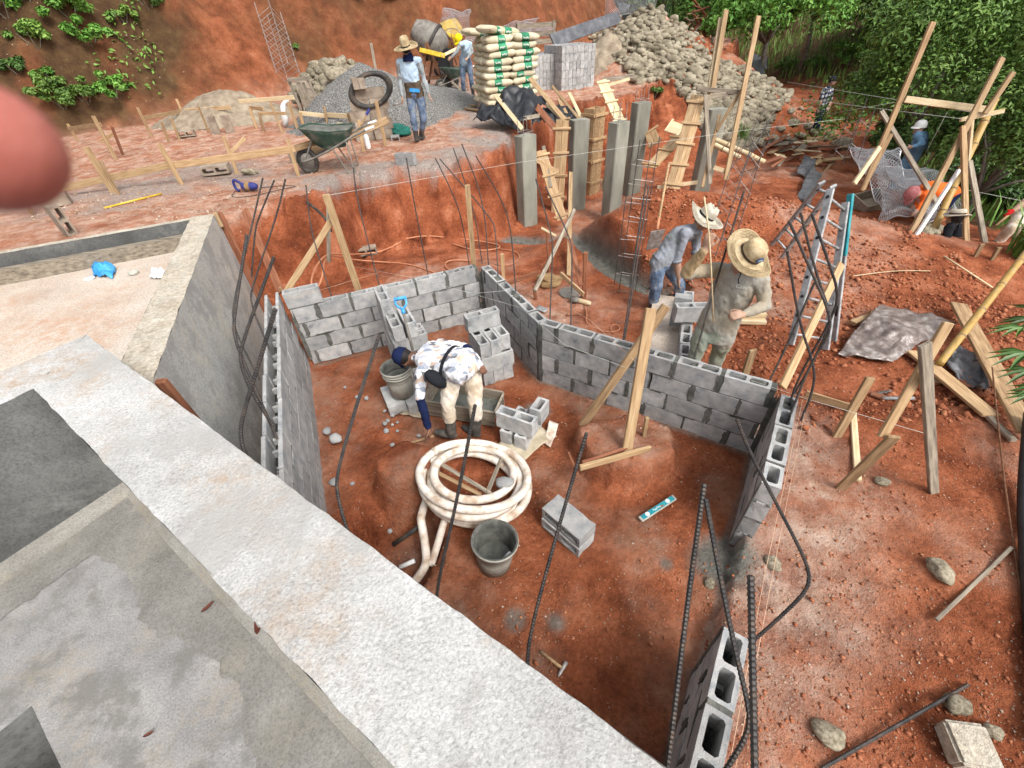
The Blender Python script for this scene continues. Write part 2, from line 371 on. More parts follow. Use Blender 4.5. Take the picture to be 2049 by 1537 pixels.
def hit(u, v, dz=0, t0=.8, t1=60):
    """first point of the ground on the sight line of a photo position"""
    d = ray(u, v); d = d/np.linalg.norm(d)
    t = np.geomspace(t0, t1, 500); P = CP+t[:, None]*d; e = P[:, 2]-zt(P[:, 0], P[:, 1], False)
    k = np.argmax(e < 0)
    if e[k] >= 0: k = len(t)-1
    a, b = t[max(k-1, 0)], t[k]; tt = np.linspace(a, b, 40); P = CP+tt[:, None]*d; e = P[:, 2]-zt(P[:, 0], P[:, 1], False); k = np.argmax(e < 0)
    return Vector(P[k])+Vector((0, 0, dz))

# ------------------------------------------------------------------ ground sheet
def axis(lo, a, b, hi, s, g):
    m = list(np.arange(a, b, s)); st = s; q = b
    up = []
    while q < hi: up.append(q); st = min(st*g, 1.2); q += st
    up.append(hi); st = s; q = a; dn = []
    while q > lo: st = min(st*g, 1.2); q -= st; dn.append(max(q, lo))
    return np.array(dn[::-1]+m+up)
gx = axis(-45, -3.2, 5.2, 55, .032, 1.018); gy = axis(-3, .3, 5.6, 75, .032, 1.013)
X, Y = np.meshgrid(gx, gy); xf, yf = X.ravel(), Y.ravel(); zf = zt(xf, yf)
nx, ny = len(gx), len(gy)
me = bpy.data.meshes.new('ground')
vv = np.stack([xf, yf, zf], 1); me.vertices.add(nx*ny); me.vertices.foreach_set('co', vv.ravel())
ii = (np.arange(ny-1)[:, None]*nx+np.arange(nx-1)[None]).ravel(); fc = np.stack([ii, ii+1, ii+nx+1, ii+nx], 1)
me.loops.add(fc.size); me.loops.foreach_set('vertex_index', fc.ravel()); me.polygons.add(len(fc)); me.polygons.foreach_set('loop_start', np.arange(0, fc.size, 4)); me.polygons.foreach_set('loop_total', np.full(len(fc), 4))
me.polygons.foreach_set('use_smooth', np.ones(len(fc), bool)); me.update(calc_edges=True)
# ground colour by zone: r gravel, g pale dusty earth and the paled mound top, b dark brown earth under plants, on bank and pit floor, a fresh mortar
sdp = poly_sd(xf, yf, plateau); sb = poly_sd(xf, yf, bank_poly); sv = poly_sd(xf, yf, vall_poly); sp = poly_sd(xf, yf, pit); td = seg_dist(xf, yf, trench)
n3 = fb2(xf, yf, .6, 4, 21); n4 = fb2(xf, yf, 2.2, 4, 22)
gpath = [xy(at(u, v, .45)) for u, v in ((640, 372), (740, 340), (880, 320), (1010, 275), (960, 250), (930, 215), (880, 170))]
gd = seg_dist(xf, yf, gpath)
gleft = [xy(at(u, v, .45)) for u, v in ((120, 400), (300, 375), (420, 335), (480, 350))]
gl = seg_dist(xf, yf, gleft)
grav = np.clip(sstep(-gd+.5*n4+.55, -.35, .5)*sstep(sdp+.06*n4, -.10, .0)+.9*sstep(-gl+.9*n4, -1.6, .1)*sstep(sdp, 0, .3), 0, 1)*(1-sstep(sb, -.5, .2))
dust = .95*sstep(sdp+.3*n4, 0, .5)+.55*sstep(n3+.45*n4, -.05, .8)*(sdp < .2)
wallc = seg_dist(xf, yf, [AB, CL, CR, DL, E0]); dust = dust+1.0*(1-sstep(wallc+.3*n4, .15, 1.2))*(sp < 0)
mnd = sstep(poly_sd(xf, yf, [(.50, 2.85), (.62, 2.40), (1.05, 2.17), (1.42, 2.42), (1.52, 2.75), (1.2, 3.02)]), 0, .12)  # mound top paled in the colour so its relief shows
dust = np.where(sp > 0, .42*sstep(n4+n3*.5, -.2, .7)+.6*mnd, dust)*(1-sstep(sb, -.3, .5))*np.where((sdp < .05) & (sdp > -.9) & (yf > 6), .06, 1)
lip = sstep(zf, .20, .36); grav = grav*np.where(yf > 5.5, lip, 1); dust = dust*np.where((yf > 5.5) & (sdp > -1.2) & (sdp < .5), .12+.88*lip, 1)
grav = np.maximum(grav, .28*(1-sstep(wallc+.3*n4, .1, 1.0))*(sp < 0)*(xf > -.4))
bx_left = sstep(-xf-9.3+.9*n4+.5*(yf-15)*.2, 0, 2.4)
dark_earth = np.clip(.14*(sp > -.02)*(1+.8*n4)+sstep(sv+.5*n4, -.2, .8)+sstep(sb, -.6, .6)*bx_left*sstep(n4+.25, -.3, .3)+.78*sstep(sb, -.3, .6)*(.8+.4*n3), 0, 1)  # darker brown on the bare bank and pit floor as well as under plants
wallp = np.minimum.reduce([seg_dist(xf, yf, [AL, AB, CL, CR, DL]), seg_dist(xf, yf, [E0, (.4, -.05)])])
mort = np.clip((1-sstep(td, .22, .34))+.6*(1-sstep(wallp+.04*n4, .015, .06))*(sp > 0)+(1-sstep(np.hypot(xf-1.5, yf-1.5)+.10*n4, .12, .3)), 0, 1)
for (u, v, r_) in ((1075, 820, .16), (1110, 1245, .09), (1330, 1125, .07), (880, 775, .2), (1030, 1240, .1)):
    q_ = at(u, v, -.78); mort = np.maximum(mort, .8*(1-sstep(np.hypot(xf-q_.x, yf-q_.y)+.06*n4, r_*.4, r_)))
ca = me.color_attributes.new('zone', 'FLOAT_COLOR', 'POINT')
ca.data.foreach_set('color', np.stack([grav, np.clip(dust, 0, 1), dark_earth, mort], 1).ravel().astype(np.float32))
def ground_mat():
    m = bpy.data.materials.new('red_earth'); m.use_nodes = True; n, l = m.node_tree.nodes, m.node_tree.links; b = n['Principled BSDF']
    b.inputs['Roughness'].default_value = .95; b.inputs['Specular IOR Level'].default_value = .15
    tc = n.new('ShaderNodeTexCoord')
    def nz(s, d=6, r=.6):
        t = n.new('ShaderNodeTexNoise'); t.inputs['Scale'].default_value = s; t.inputs['Detail'].default_value = d; t.inputs['Roughness'].default_value = r; l.new(tc.outputs['Object'], t.inputs['Vector']); return t.outputs['Fac']
    def ramp(src, stops):
        r = n.new('ShaderNodeValToRGB'); e = r.color_ramp.elements
        while len(e) < len(stops): e.new(.5)
        for k, (p, c) in enumerate(stops): e[k].position = p; e[k].color = (*c, 1)
        l.new(src, r.inputs[0]); return r.outputs[0]
    def mix(f, a, c, mode='MIX'):
        x = n.new('ShaderNodeMix'); x.data_type = 'RGBA'; x.blend_type = mode
        if isinstance(f, float): x.inputs[0].default_value = f
        else: l.new(f, x.inputs[0])
        for s_, q in ((6, a), (7, c)):
            if isinstance(q, tuple): x.inputs[s_].default_value = (*q, 1)
            else: l.new(q, x.inputs[s_])
        return x.outputs[2]
    def math_(op, a, c):
        x = n.new('ShaderNodeMath'); x.operation = op; x.use_clamp = True
        for k, q in enumerate((a, c)):
            if isinstance(q, (int, float)): x.inputs[k].default_value = q
            else: l.new(q, x.inputs[k])
        return x.outputs[0]
    va = n.new('ShaderNodeVertexColor'); va.layer_name = 'zone'; sp_ = n.new('ShaderNodeSeparateColor'); l.new(va.outputs['Color'], sp_.inputs[0])
    red = ramp(nz(2.2, 9, .66), [(.28, (.105, .028, .013)), (.44, (.22, .062, .026)), (.57, (.335, .105, .047)), (.72, (.46, .19, .105))])
    fine = ramp(nz(30, 9, .8), [(.32, (.42, .38, .35)), (.5, (1, 1, 1)), (.68, (1.5, 1.6, 1.7))])
    red = mix(.8, red, fine, 'MULTIPLY')
    dustc = ramp(nz(5, 8, .7), [(.3, (.31, .14, .085)), (.5, (.45, .27, .19)), (.7, (.57, .45, .37))])
    dm = math_('MULTIPLY', sp_.outputs[1], math_('ADD', ramp(nz(3.5, 6, .7), [(.38, (0, 0, 0)), (.62, (1, 1, 1))]), .25))
    col = mix(dm, red, dustc)
    # flecks of stone and cement
    vo = n.new('ShaderNodeTexVoronoi'); vo.inputs['Scale'].default_value = 42; l.new(tc.outputs['Object'], vo.inputs['Vector'])
    fl = ramp(vo.outputs['Distance'], [(.0, (1, 1, 1)), (.17, (1, 1, 1)), (.22, (0, 0, 0))])
    pick = ramp(nz(11, 3, .6), [(.56, (0, 0, 0)), (.62, (1, 1, 1))])
    fm = math_('MULTIPLY', fl, math_('MULTIPLY', pick, .8))
    flc = ramp(nz(23, 2, .5), [(.4, (.26, .17, .12)), (.6, (.46, .38, .32))])
    col = mix(fm, col, flc)
    gr = ramp(nz(60, 5, .75), [(.34, (.07, .068, .065)), (.5, (.23, .222, .21)), (.66, (.46, .445, .425))])
    gr = mix(.25, gr, dustc)
    gm = math_('MULTIPLY', sp_.outputs[0], ramp(nz(2.6, 7, .7), [(.3, (.6, .6, .6)), (.5, (1, 1, 1))]))
    col = mix(gm, col, gr)
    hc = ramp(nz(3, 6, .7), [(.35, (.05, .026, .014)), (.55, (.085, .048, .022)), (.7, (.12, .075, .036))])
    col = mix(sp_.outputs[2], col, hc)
    mc = ramp(nz(9, 6, .7), [(.35, (.10, .098, .085)), (.65, (.20, .195, .17))])
    col = mix(va.outputs['Alpha'], col, mc)
    l.new(col, b.inputs['Base Color'])
    h1 = nz(16, 6, .7); h2 = nz(70, 4, .7); hh = math_('ADD', math_('MULTIPLY', h1, .7), math_('MULTIPLY', h2, .35))
    bp = n.new('ShaderNodeBump'); bp.inputs['Strength'].default_value = 1.0; bp.inputs['Distance'].default_value = .05; l.new(hh, bp.inputs['Height']); l.new(bp.outputs[0], b.inputs['Normal'])
    return m
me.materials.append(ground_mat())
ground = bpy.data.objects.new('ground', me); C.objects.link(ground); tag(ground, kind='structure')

# ------------------------------------------------------------------ concrete materials with real stains
def concrete(name, base, stain, stain_amt, sc=2.0, grain=120, bump=.6, dist=.006, dark=None, spots=None):
    m = bpy.data.materials.new(name); m.use_nodes = True; n, l = m.node_tree.nodes, m.node_tree.links; b = n['Principled BSDF']; b.inputs['Roughness'].default_value = .93; b.inputs['Specular IOR Level'].default_value = .2
    tc = n.new('ShaderNodeTexCoord')
    def nz(s, d=6, r=.65):
        t = n.new('ShaderNodeTexNoise'); t.inputs['Scale'].default_value = s; t.inputs['Detail'].default_value = d; t.inputs['Roughness'].default_value = r; l.new(tc.outputs['Object'], t.inputs['Vector']); return t.outputs['Fac']
    def ramp(src, stops):
        r = n.new('ShaderNodeValToRGB'); e = r.color_ramp.elements
        while len(e) < len(stops): e.new(.5)
        for k, (p, c) in enumerate(stops): e[k].position = p; e[k].color = (*c, 1)
        l.new(src, r.inputs[0]); return r.outputs[0]
    def mix(f, a, c, mode='MIX'):
        x = n.new('ShaderNodeMix'); x.data_type = 'RGBA'; x.blend_type = mode; l.new(f, x.inputs[0]) if not isinstance(f, float) else setattr(x.inputs[0], 'default_value', f)
        for s_, q in ((6, a), (7, c)):
            if isinstance(q, tuple): x.inputs[s_].default_value = (*q, 1)
            else: l.new(q, x.inputs[s_])
        return x.outputs[2]
    k = len(base)
    col = ramp(nz(sc, 8), [(.3+.4*i/(k-1), c) for i, c in enumerate(base)])
    g = ramp(nz(grain, 4, .7), [(.33, (.62, .62, .62)), (.5, (1, 1, 1)), (.68, (1.25, 1.25, 1.25))]); col = mix(.85, col, g, 'MULTIPLY')
    st = ramp(nz(sc*.8, 5, .6), [(1-stain_amt-.12, (0, 0, 0)), (1-stain_amt+.06, (1, 1, 1))]); st2 = mix(st, (0, 0, 0), ramp(nz(sc*9, 5, .7), [(.38, (.0, .0, .0)), (.62, (.85, .85, .85))]))
    col = mix(st2, col, stain)
    if dark:
        dk = ramp(nz(dark[1], 10, .72), [(.49, (0, 0, 0)), (.58, (.8, .8, .8))]); col = mix(dk, col, dark[0])
    l.new(col, b.inputs['Base Color'])
    bp = n.new('ShaderNodeBump'); bp.inputs['Strength'].default_value = bump; bp.inputs['Distance'].default_value = dist; l.new(nz(grain*.8, 5, .7), bp.inputs['Height']); l.new(bp.outputs[0], b.inputs['Normal'])
    MT[name] = m
concrete('conc_white', [(.34, .333, .32), (.46, .456, .445), (.56, .56, .558)], (.38, .25, .14), .41, 1.9, 85, 1.0, .010, ((.37, .362, .345), 1.2))
concrete('conc_floor', [(.18, .178, .175), (.27, .265, .26), (.36, .35, .33)], (.33, .285, .225), .40, 2.6, 100, .9, .008, ((.17, .163, .15), 2.4))
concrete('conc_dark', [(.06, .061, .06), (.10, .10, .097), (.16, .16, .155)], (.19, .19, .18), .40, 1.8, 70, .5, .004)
concrete('conc_cove', [(.17, .163, .145), (.235, .225, .203), (.30, .29, .265)], (.27, .23, .17), .4, 3, 110, .7, .006)
concrete('conc_slab', [(.39, .315, .255), (.48, .41, .345), (.54, .49, .43)], (.43, .27, .18), .40, 1.3, 60, .9, .008)
concrete('conc_rim', [(.40, .34, .265), (.50, .445, .36), (.56, .53, .46)], (.30, .27, .22), .42, 6, 30, 1.0, .03)
concrete('conc_face', [(.33, .326, .31), (.42, .415, .395), (.50, .495, .47)], (.54, .49, .39), .43, 1.6, 50, .5, .005, ((.30, .295, .28), 3.1))

def grid_strip(a, b, c, d, nu, nv, disp, edge, seed):
    """rough quad patch a-b-c-d with worn edges"""
    a, b, c, d = map(Vector, (a, b, c, d)); v = []
    for j in range(nv+1):
        for i in range(nu+1):
            s, t = i/nu, j/nv; v.append((a*(1-s)+b*s)*(1-t)+(d*(1-s)+c*s)*t)
    P = np.array(v); n = fbm(P*22, 3, seed); e = fbm(P*9+5, 3, seed+1)
    side = (d-a).normalized()
    for j in range(nv+1):
        for i in range(nu+1):
            k = j*(nu+1)+i; v[k] = v[k]+Vector((0, 0, disp*n[k]))
            if j in (0, nv): v[k] = v[k]+side*edge*e[k]+Vector((0, 0, -abs(edge)*.4))
    f = [(j*(nu+1)+i, j*(nu+1)+i+1, (j+1)*(nu+1)+i+1, (j+1)*(nu+1)+i) for j in range(nv) for i in range(nu)]
    return v, f

# ---- near tank
tank = empty('concrete_tank', (-1.2, .2, 0)); tag(tank, 'near concrete tank with broad rough whitish wall tops around a grey floor', 'tank')
a = at(300, 765, ZB); b_ = at(1335, 1537, ZB); du = (b_-a).normalized(); nn = Vector((-du.y, du.x, 0)); 
if nn.y < 0: nn = -nn
kout = a-du*((a-at(152, 678, ZB)).dot(du))           # outer corner on the long edge
kin = at(67, 777, ZB); wid = (a-kin).dot(nn)
lo1 = at(157, 676, ZB); lo2 = at(0, 744.6, ZB); dl = (lo2-lo1).normalized(); kl = at(0, 809, ZB); dli = (kl-kin).normalized()
far_o, far_i = kout+du*4.4, kin+du*4.4-nn*0
lf_o, lf_i = kout+dl*4, kin+dli*4
def tk(name, mb, m, **k): o = mb.build(name, m, tank, **k); o.location = -tank.location; return o
def prism_side(mb, p, q, z0, z1_, n=1):
    p, q = Vector(p), Vector(q); mb.add([(p.x, p.y, z0), (q.x, q.y, z0), (q.x, q.y, z1_), (p.x, p.y, z1_)], [(0, 1, 2, 3)])
mb = MB(); v, f = grid_strip(kin, far_i, far_o, kout, 150, 12, .004, .009, 3); mb.add(v, f)
prism_side(mb, far_o, kout, -1.0, ZB-.003); prism_side(mb, kin, far_i, ZF-.1, ZB-.003); prism_side(mb, far_i, far_o, -1, ZB)
o = tk('long_wall', mb, 'conc_white', smooth=True); tag(o, 'broad rough whitish wall with rusty stains')
mb = MB(); v, f = grid_strip(lf_i, kin, kout, lf_o, 120, 12, .003, .005, 5); mb.add(v, f); prism_side(mb, kout, lf_o, -1, ZB-.003)
tk('side_wall', mb, 'conc_white', smooth=True)
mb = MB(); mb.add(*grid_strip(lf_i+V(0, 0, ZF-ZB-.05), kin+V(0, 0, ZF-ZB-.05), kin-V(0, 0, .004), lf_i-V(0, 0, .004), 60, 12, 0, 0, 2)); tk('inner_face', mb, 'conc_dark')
mb = MB(); fl0 = kin+V(0, 0, ZF-ZB)
hA = at(63, 1413, ZF); s0_, t0_ = (hA-fl0).dot(du), (hA-fl0).dot(-nn)
HS = .5
def fl(sa, sb_, ta, tb):
    c_ = lambda s_, t_: fl0+du*s_-nn*t_
    mb.add(*grid_strip(c_(sa, ta), c_(sb_, ta), c_(sb_, tb), c_(sa, tb), 40, 40, .002, 0, 8))
fl(-2.5, 4.4, 0, t0_); fl(-2.5, s0_, t0_, t0_+HS); fl(s0_+HS, 4.4, t0_, t0_+HS); fl(-2.5, 4.4, t0_+HS, 4)
H = [fl0+du*s_-nn*t_ for s_, t_ in ((s0_, t0_), (s0_+HS, t0_), (s0_+HS, t0_+HS), (s0_, t0_+HS))]
tk('floor', mb, 'conc_floor', smooth=True)
mb = MB()
for p, q in ((0, 1), (1, 2), (2, 3), (3, 0)): prism_side(mb, H[p], H[q], ZF-.8, ZF+.001)
mb.add([h+V(0, 0, -.8) for h in H], [(0, 1, 2, 3)]); o = tk('floor_opening', mb, 'conc_dark'); tag(o, 'dark square opening in the tank floor')
mb = MB()
for p, q, nrm in ((kin, far_i, -nn), (lf_i, kin, V(dli.y, -dli.x, 0) if V(dli.y, -dli.x, 0).dot(kin-kout) > 0 else V(-dli.y, dli.x, 0))):
    for k in range(5):
        t0, t1 = k/5, (k+1)/5
        def cv(t): s = 1-math.sqrt(max(0, 1-(1-t)**2)); return nrm*(.10*t), .075*s
        (o0, h0), (o1, h1) = cv(t0), cv(t1)
        P0, Q0 = p+o0, q+o0; P1, Q1 = p+o1, q+o1
        mb.add([(P0.x, P0.y, ZF+h0+.004), (Q0.x, Q0.y, ZF+h0+.004), (Q1.x, Q1.y, ZF+h1+.004), (P1.x, P1.y, ZF+h1+.004)], [(0, 1, 2, 3)])
tk('cove', mb, 'conc_cove', smooth=True)
concrete('conc_skim', [(.15, .146, .132), (.195, .188, .172), (.25, .242, .222)], (.27, .24, .19), .36, 3.4, 90, .5, .004)
mb = MB()
for (p, q, nrm, sd_k) in ((kin, far_i, -nn, 3), (lf_i, kin, V(dli.y, -dli.x, 0) if V(dli.y, -dli.x, 0).dot(kin-kout) > 0 else V(-dli.y, dli.x, 0), 9)):
    n_ = 220; ts = np.linspace(0, 1, n_+1); wv_ = .24+.07*fbm(np.stack([ts*14, ts*0, ts*0], 1), 4, sd_k)+.02*fbm(np.stack([ts*90, ts*0, ts*0], 1), 3, sd_k+1); k0 = len(mb.v)
    for t, w in zip(ts, wv_):
        c_ = p.lerp(q, float(t)); c1, c2_ = c_+nrm*.085, c_+nrm*float(.085+max(.05, w)); mb.v += [(c1.x, c1.y, ZF+.0065+.001*sd_k/9), (c2_.x, c2_.y, ZF+.0055+.001*sd_k/9)]
    for i in range(n_): mb.f.append((k0+2*i, k0+2*i+2, k0+2*i+3, k0+2*i+1)); mb.mi.append(0)
tk('mortar_skim', mb, 'conc_skim')
for u, v, L, lab in ((417, 1216, .035, 'curled dark red dry leaf lying on the tank floor'), (300, 1470, .022, 'tiny brown leaf scrap on the grey tank floor'), (517, 1253, .05, 'crumbled brown leaf bits along the foot of the white wall')):
    mb = MB(); n_ = 6
    for i in range(n_+1):
        t = i/n_*2-1; w = L*.35*math.sqrt(max(0.02, 1-t*t)); zc = .006+.004*t*t
        mb.v += [(t*L, -w, zc+.005), (t*L, 0, zc), (t*L, w, zc+.006)]
    for i in range(n_):
        for j in range(2): mb.f.append((i*3+j, i*3+j+1, i*3+j+4, i*3+j+3)); mb.mi.append(0)
    p = at(u, v, ZF+.012); o = mb.build('dry_leaf', 'dry_leaf', loc=p, rot=(0, 0, random.uniform(0, 3))); tag(o, lab, 'leaf')

# ---- platform beyond the tank
plat = empty('concrete_platform', (-3.2, 4, .5)); tag(plat, 'concrete platform with pinkish sandy slab and rough beige rim beside the pit', 'platform')
def pk(name, mb, m, **k): o = mb.build(name, m, plat, **k); o.location = -plat.location; return o
Fc, Nc = at(429, 427, ZR), at(302, 771, ZR); dp = (Nc-Fc).normalized(); pn = Vector((-dp.y, dp.x, 0)); pn = pn if pn.x < 0 else -pn   # towards the slab
rl = at(0, 492, ZR)-at(433, 417, ZR); rl.z = 0; rl.normalize(); rn = Vector((-rl.y, rl.x, 0)); rn = rn if rn.y < 0 else -rn
RW = .26
N2 = Nc+dp*.12
mb = MB(); mb.add(*grid_strip(Fc, N2, N2+pn*RW, Fc+pn*RW, 170, 14, .006, .006, 11)); o = pk('front_rim', mb, 'conc_rim', smooth=True)
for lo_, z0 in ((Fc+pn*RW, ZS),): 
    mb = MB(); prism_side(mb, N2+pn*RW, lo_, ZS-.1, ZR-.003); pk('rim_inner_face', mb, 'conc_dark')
mb = MB(); mb.add(*grid_strip(Fc+V(0, 0, -1.75), N2+V(0, 0, -1.75), N2-V(0, 0, .003), Fc-V(0, 0, .003), 120, 60, 0, 0, 2)); 
prism_side(mb, Fc, Fc+pn*.3, -.95, ZR-.01); o = pk('front_face', mb, 'conc_face'); tag(o, 'grey formed concrete face with cream cement streaks')
mb = MB(); fr = Fc+rl*9; mb.add(*grid_strip(fr, Fc, Fc+rn*.09, fr+rn*.09, 160, 4, .003, .006, 13)); prism_side(mb, fr, Fc, 0, ZR-.004); pk('back_rim', mb, 'conc_rim', smooth=True)
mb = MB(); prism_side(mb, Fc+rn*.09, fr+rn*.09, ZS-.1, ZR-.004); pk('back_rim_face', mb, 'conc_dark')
mb = MB(); g0, g1 = Fc+rn*.20+pn*RW, fr+rn*.20
for q in (g0, g1): q.z = ZS+.075
mb.beam(g0, g1, .11, .15); pk('ledge', mb, 'wood_grey'); 
mb = MB(); s0 = Fc+V(0, 0, ZS-ZR); s1 = N2+V(0, 0, ZS-ZR); kz = V(kout.x, kout.y, ZS)+(nn+dl)*0-nn*.12; mb.add(*grid_strip(s0+pn*.1, N2+pn*.1+V(0, 0, ZS-ZR), s0+rl*9+pn*.1, s0+rl*9, 90, 2, .0, 0, 15)); mb.v, mb.f, mb.mi = [], [], []; mb.add(*grid_strip(s0+pn*.1, kz, kz+dl*9, s0+rl*9, 90, 90, .004, 0, 15)); mb.add(*grid_strip(s0+pn*.1, V(N2.x, N2.y, ZS)+pn*.05, kz, kz+V(0, .001, 0), 4, 4, 0, 0, 15)); o = pk('slab', mb, 'conc_slab', smooth=True)
# formwork boards left at its end
fb_ = Fc-dp*.03
board('formwork_board', V(fb_.x, fb_.y, -.9), V(fb_.x, fb_.y, ZR+.0), .16, .022, 'wood_red', 'upright reddish formwork board at the far end of the platform face', up=dp)
board('timber_offcut', Fc-dp*.005+V(.02, -.02, -.16), Fc-dp*.005+V(.02, -.02, .01), .05, .06, 'wood', 'short timber offcut at the top corner of the platform face', 'timber', up=dp)
q = at(314, 762, ZR-.02)
board('timber_offcut', q+V(.03, .02, -.55), q+V(.02, .0, 0), .05, .07, 'wood_red', 'short reddish timber sticking up between the white wall and the platform', 'timber', up=(1, 0, 0))

# ------------------------------------------------------------------ hollow blocks
def hollow_mesh(L=.39, W=.12, H=.19, cells=2, sh=.024, name='block'):
    mb = MB(); cw = L/cells
    def half(x0):
        o = [(x0, -W/2), (x0+cw, -W/2), (x0+cw, W/2), (x0, W/2)]
        lx = x0+(sh if x0 == -L/2 else sh*.62); rx = x0+cw-(sh if abs(x0+cw-L/2) < 1e-6 else sh*.62); ly, ry = -W/2+sh, W/2-sh; c = .012
        i = [(lx+c, ly), (rx-c, ly), (rx, ly+c), (rx, ry-c), (rx-c, ry), (lx+c, ry), (lx, ry-c), (lx, ly+c)]
        z0, z1_ = -H/2, H/2
        V_ = [(x, y, z1_) for x, y in o]+[(x, y, z1_) for x, y in i]+[(x, y, z0) for x, y in o]+[(x, y, z0) for x, y in i]
        F_ = []
        top = [(0, 1, 5, 4), (1, 2, 7, 6), (2, 3, 9, 8), (3, 0, 11, 10), (1, 6, 5), (2, 8, 7), (3, 10, 9), (0, 4, 11)]
        F_ += top; F_ += [tuple(k+12 for k in reversed(t)) for t in top]
        for k in range(8): F_.append((4+k, 4+(k+1) % 8, 16+(k+1) % 8, 16+k))
        F_ += [(0, 12, 13, 1), (2, 14, 15, 3)]
        if x0 == -L/2: F_.append((3, 15, 12, 0))
        if abs(x0+cw-L/2) < 1e-6: F_.append((1, 13, 14, 2))
        mb.add(V_, F_)
    for k in range(cells): half(-L/2+k*cw)
    me = mb.mesh(name); me.materials.append(MT['block']); return me
BLK = hollow_mesh(); HALF = hollow_mesh(.19, cells=1); BLK15 = hollow_mesh(W=.145)
def worn(me, seed, cuts=2, jit=.0022, chips=5):
    """same block with rough arrises and a few knocked-off corners"""
    bm = bmesh.new(); bm.from_mesh(me); bmesh.ops.remove_doubles(bm, verts=bm.verts, dist=.0004); bmesh.ops.subdivide_edges(bm, edges=[e for e in bm.edges if e.calc_length() > .05], cuts=cuts, use_grid_fill=True); g = random.Random(seed)
    P_ = np.array([v.co[:] for v in bm.verts]); n = fbm(P_*38+seed*13, 2, seed); n2 = fbm(P_*38+seed*29, 2, seed+1)
    ext = np.abs(P_).max(0)
    for v, a, b in zip(bm.verts, n, n2): v.co += Vector((a*jit, b*jit, a*b*jit))
    edge = [v for v in bm.verts if sum(abs(abs(v.co[i])-ext[i]) < .006 for i in range(3)) >= 2]
    for v in g.sample(edge, min(chips, len(edge))): v.co *= 1-g.uniform(.02, .06)
    m2 = bpy.data.meshes.new('block'); bm.to_mesh(m2); bm.free(); m2.materials.append(me.materials[0]); return m2
BLKS = [worn(BLK, s) for s in range(6)]; HALFS = [worn(HALF, s+20, 1) for s in range(3)]; BLK15S = [worn(BLK15, s+40) for s in range(4)]
BLK_OLD = BLK.copy(); BLK_OLD.materials[0] = MT['block_old']
def solid_block(L):
    m = MB(); m.box((0, 0, 0), (L, .12, .19)); me = m.mesh('block', ['block']); return bevel_mesh(me, .004)
# open-ended channel block of the left wall: two face shells and low webs
mbu = MB()
for s in (-1, 1): mbu.box((0, s*.058, 0), (.392, .030, .19), jit=.003)
for x in (-.13, .13): mbu.box((x, 0, -.06), (.03, .09, .06))
CHAN = bevel_mesh(mbu.mesh('block', ['block']), .004)

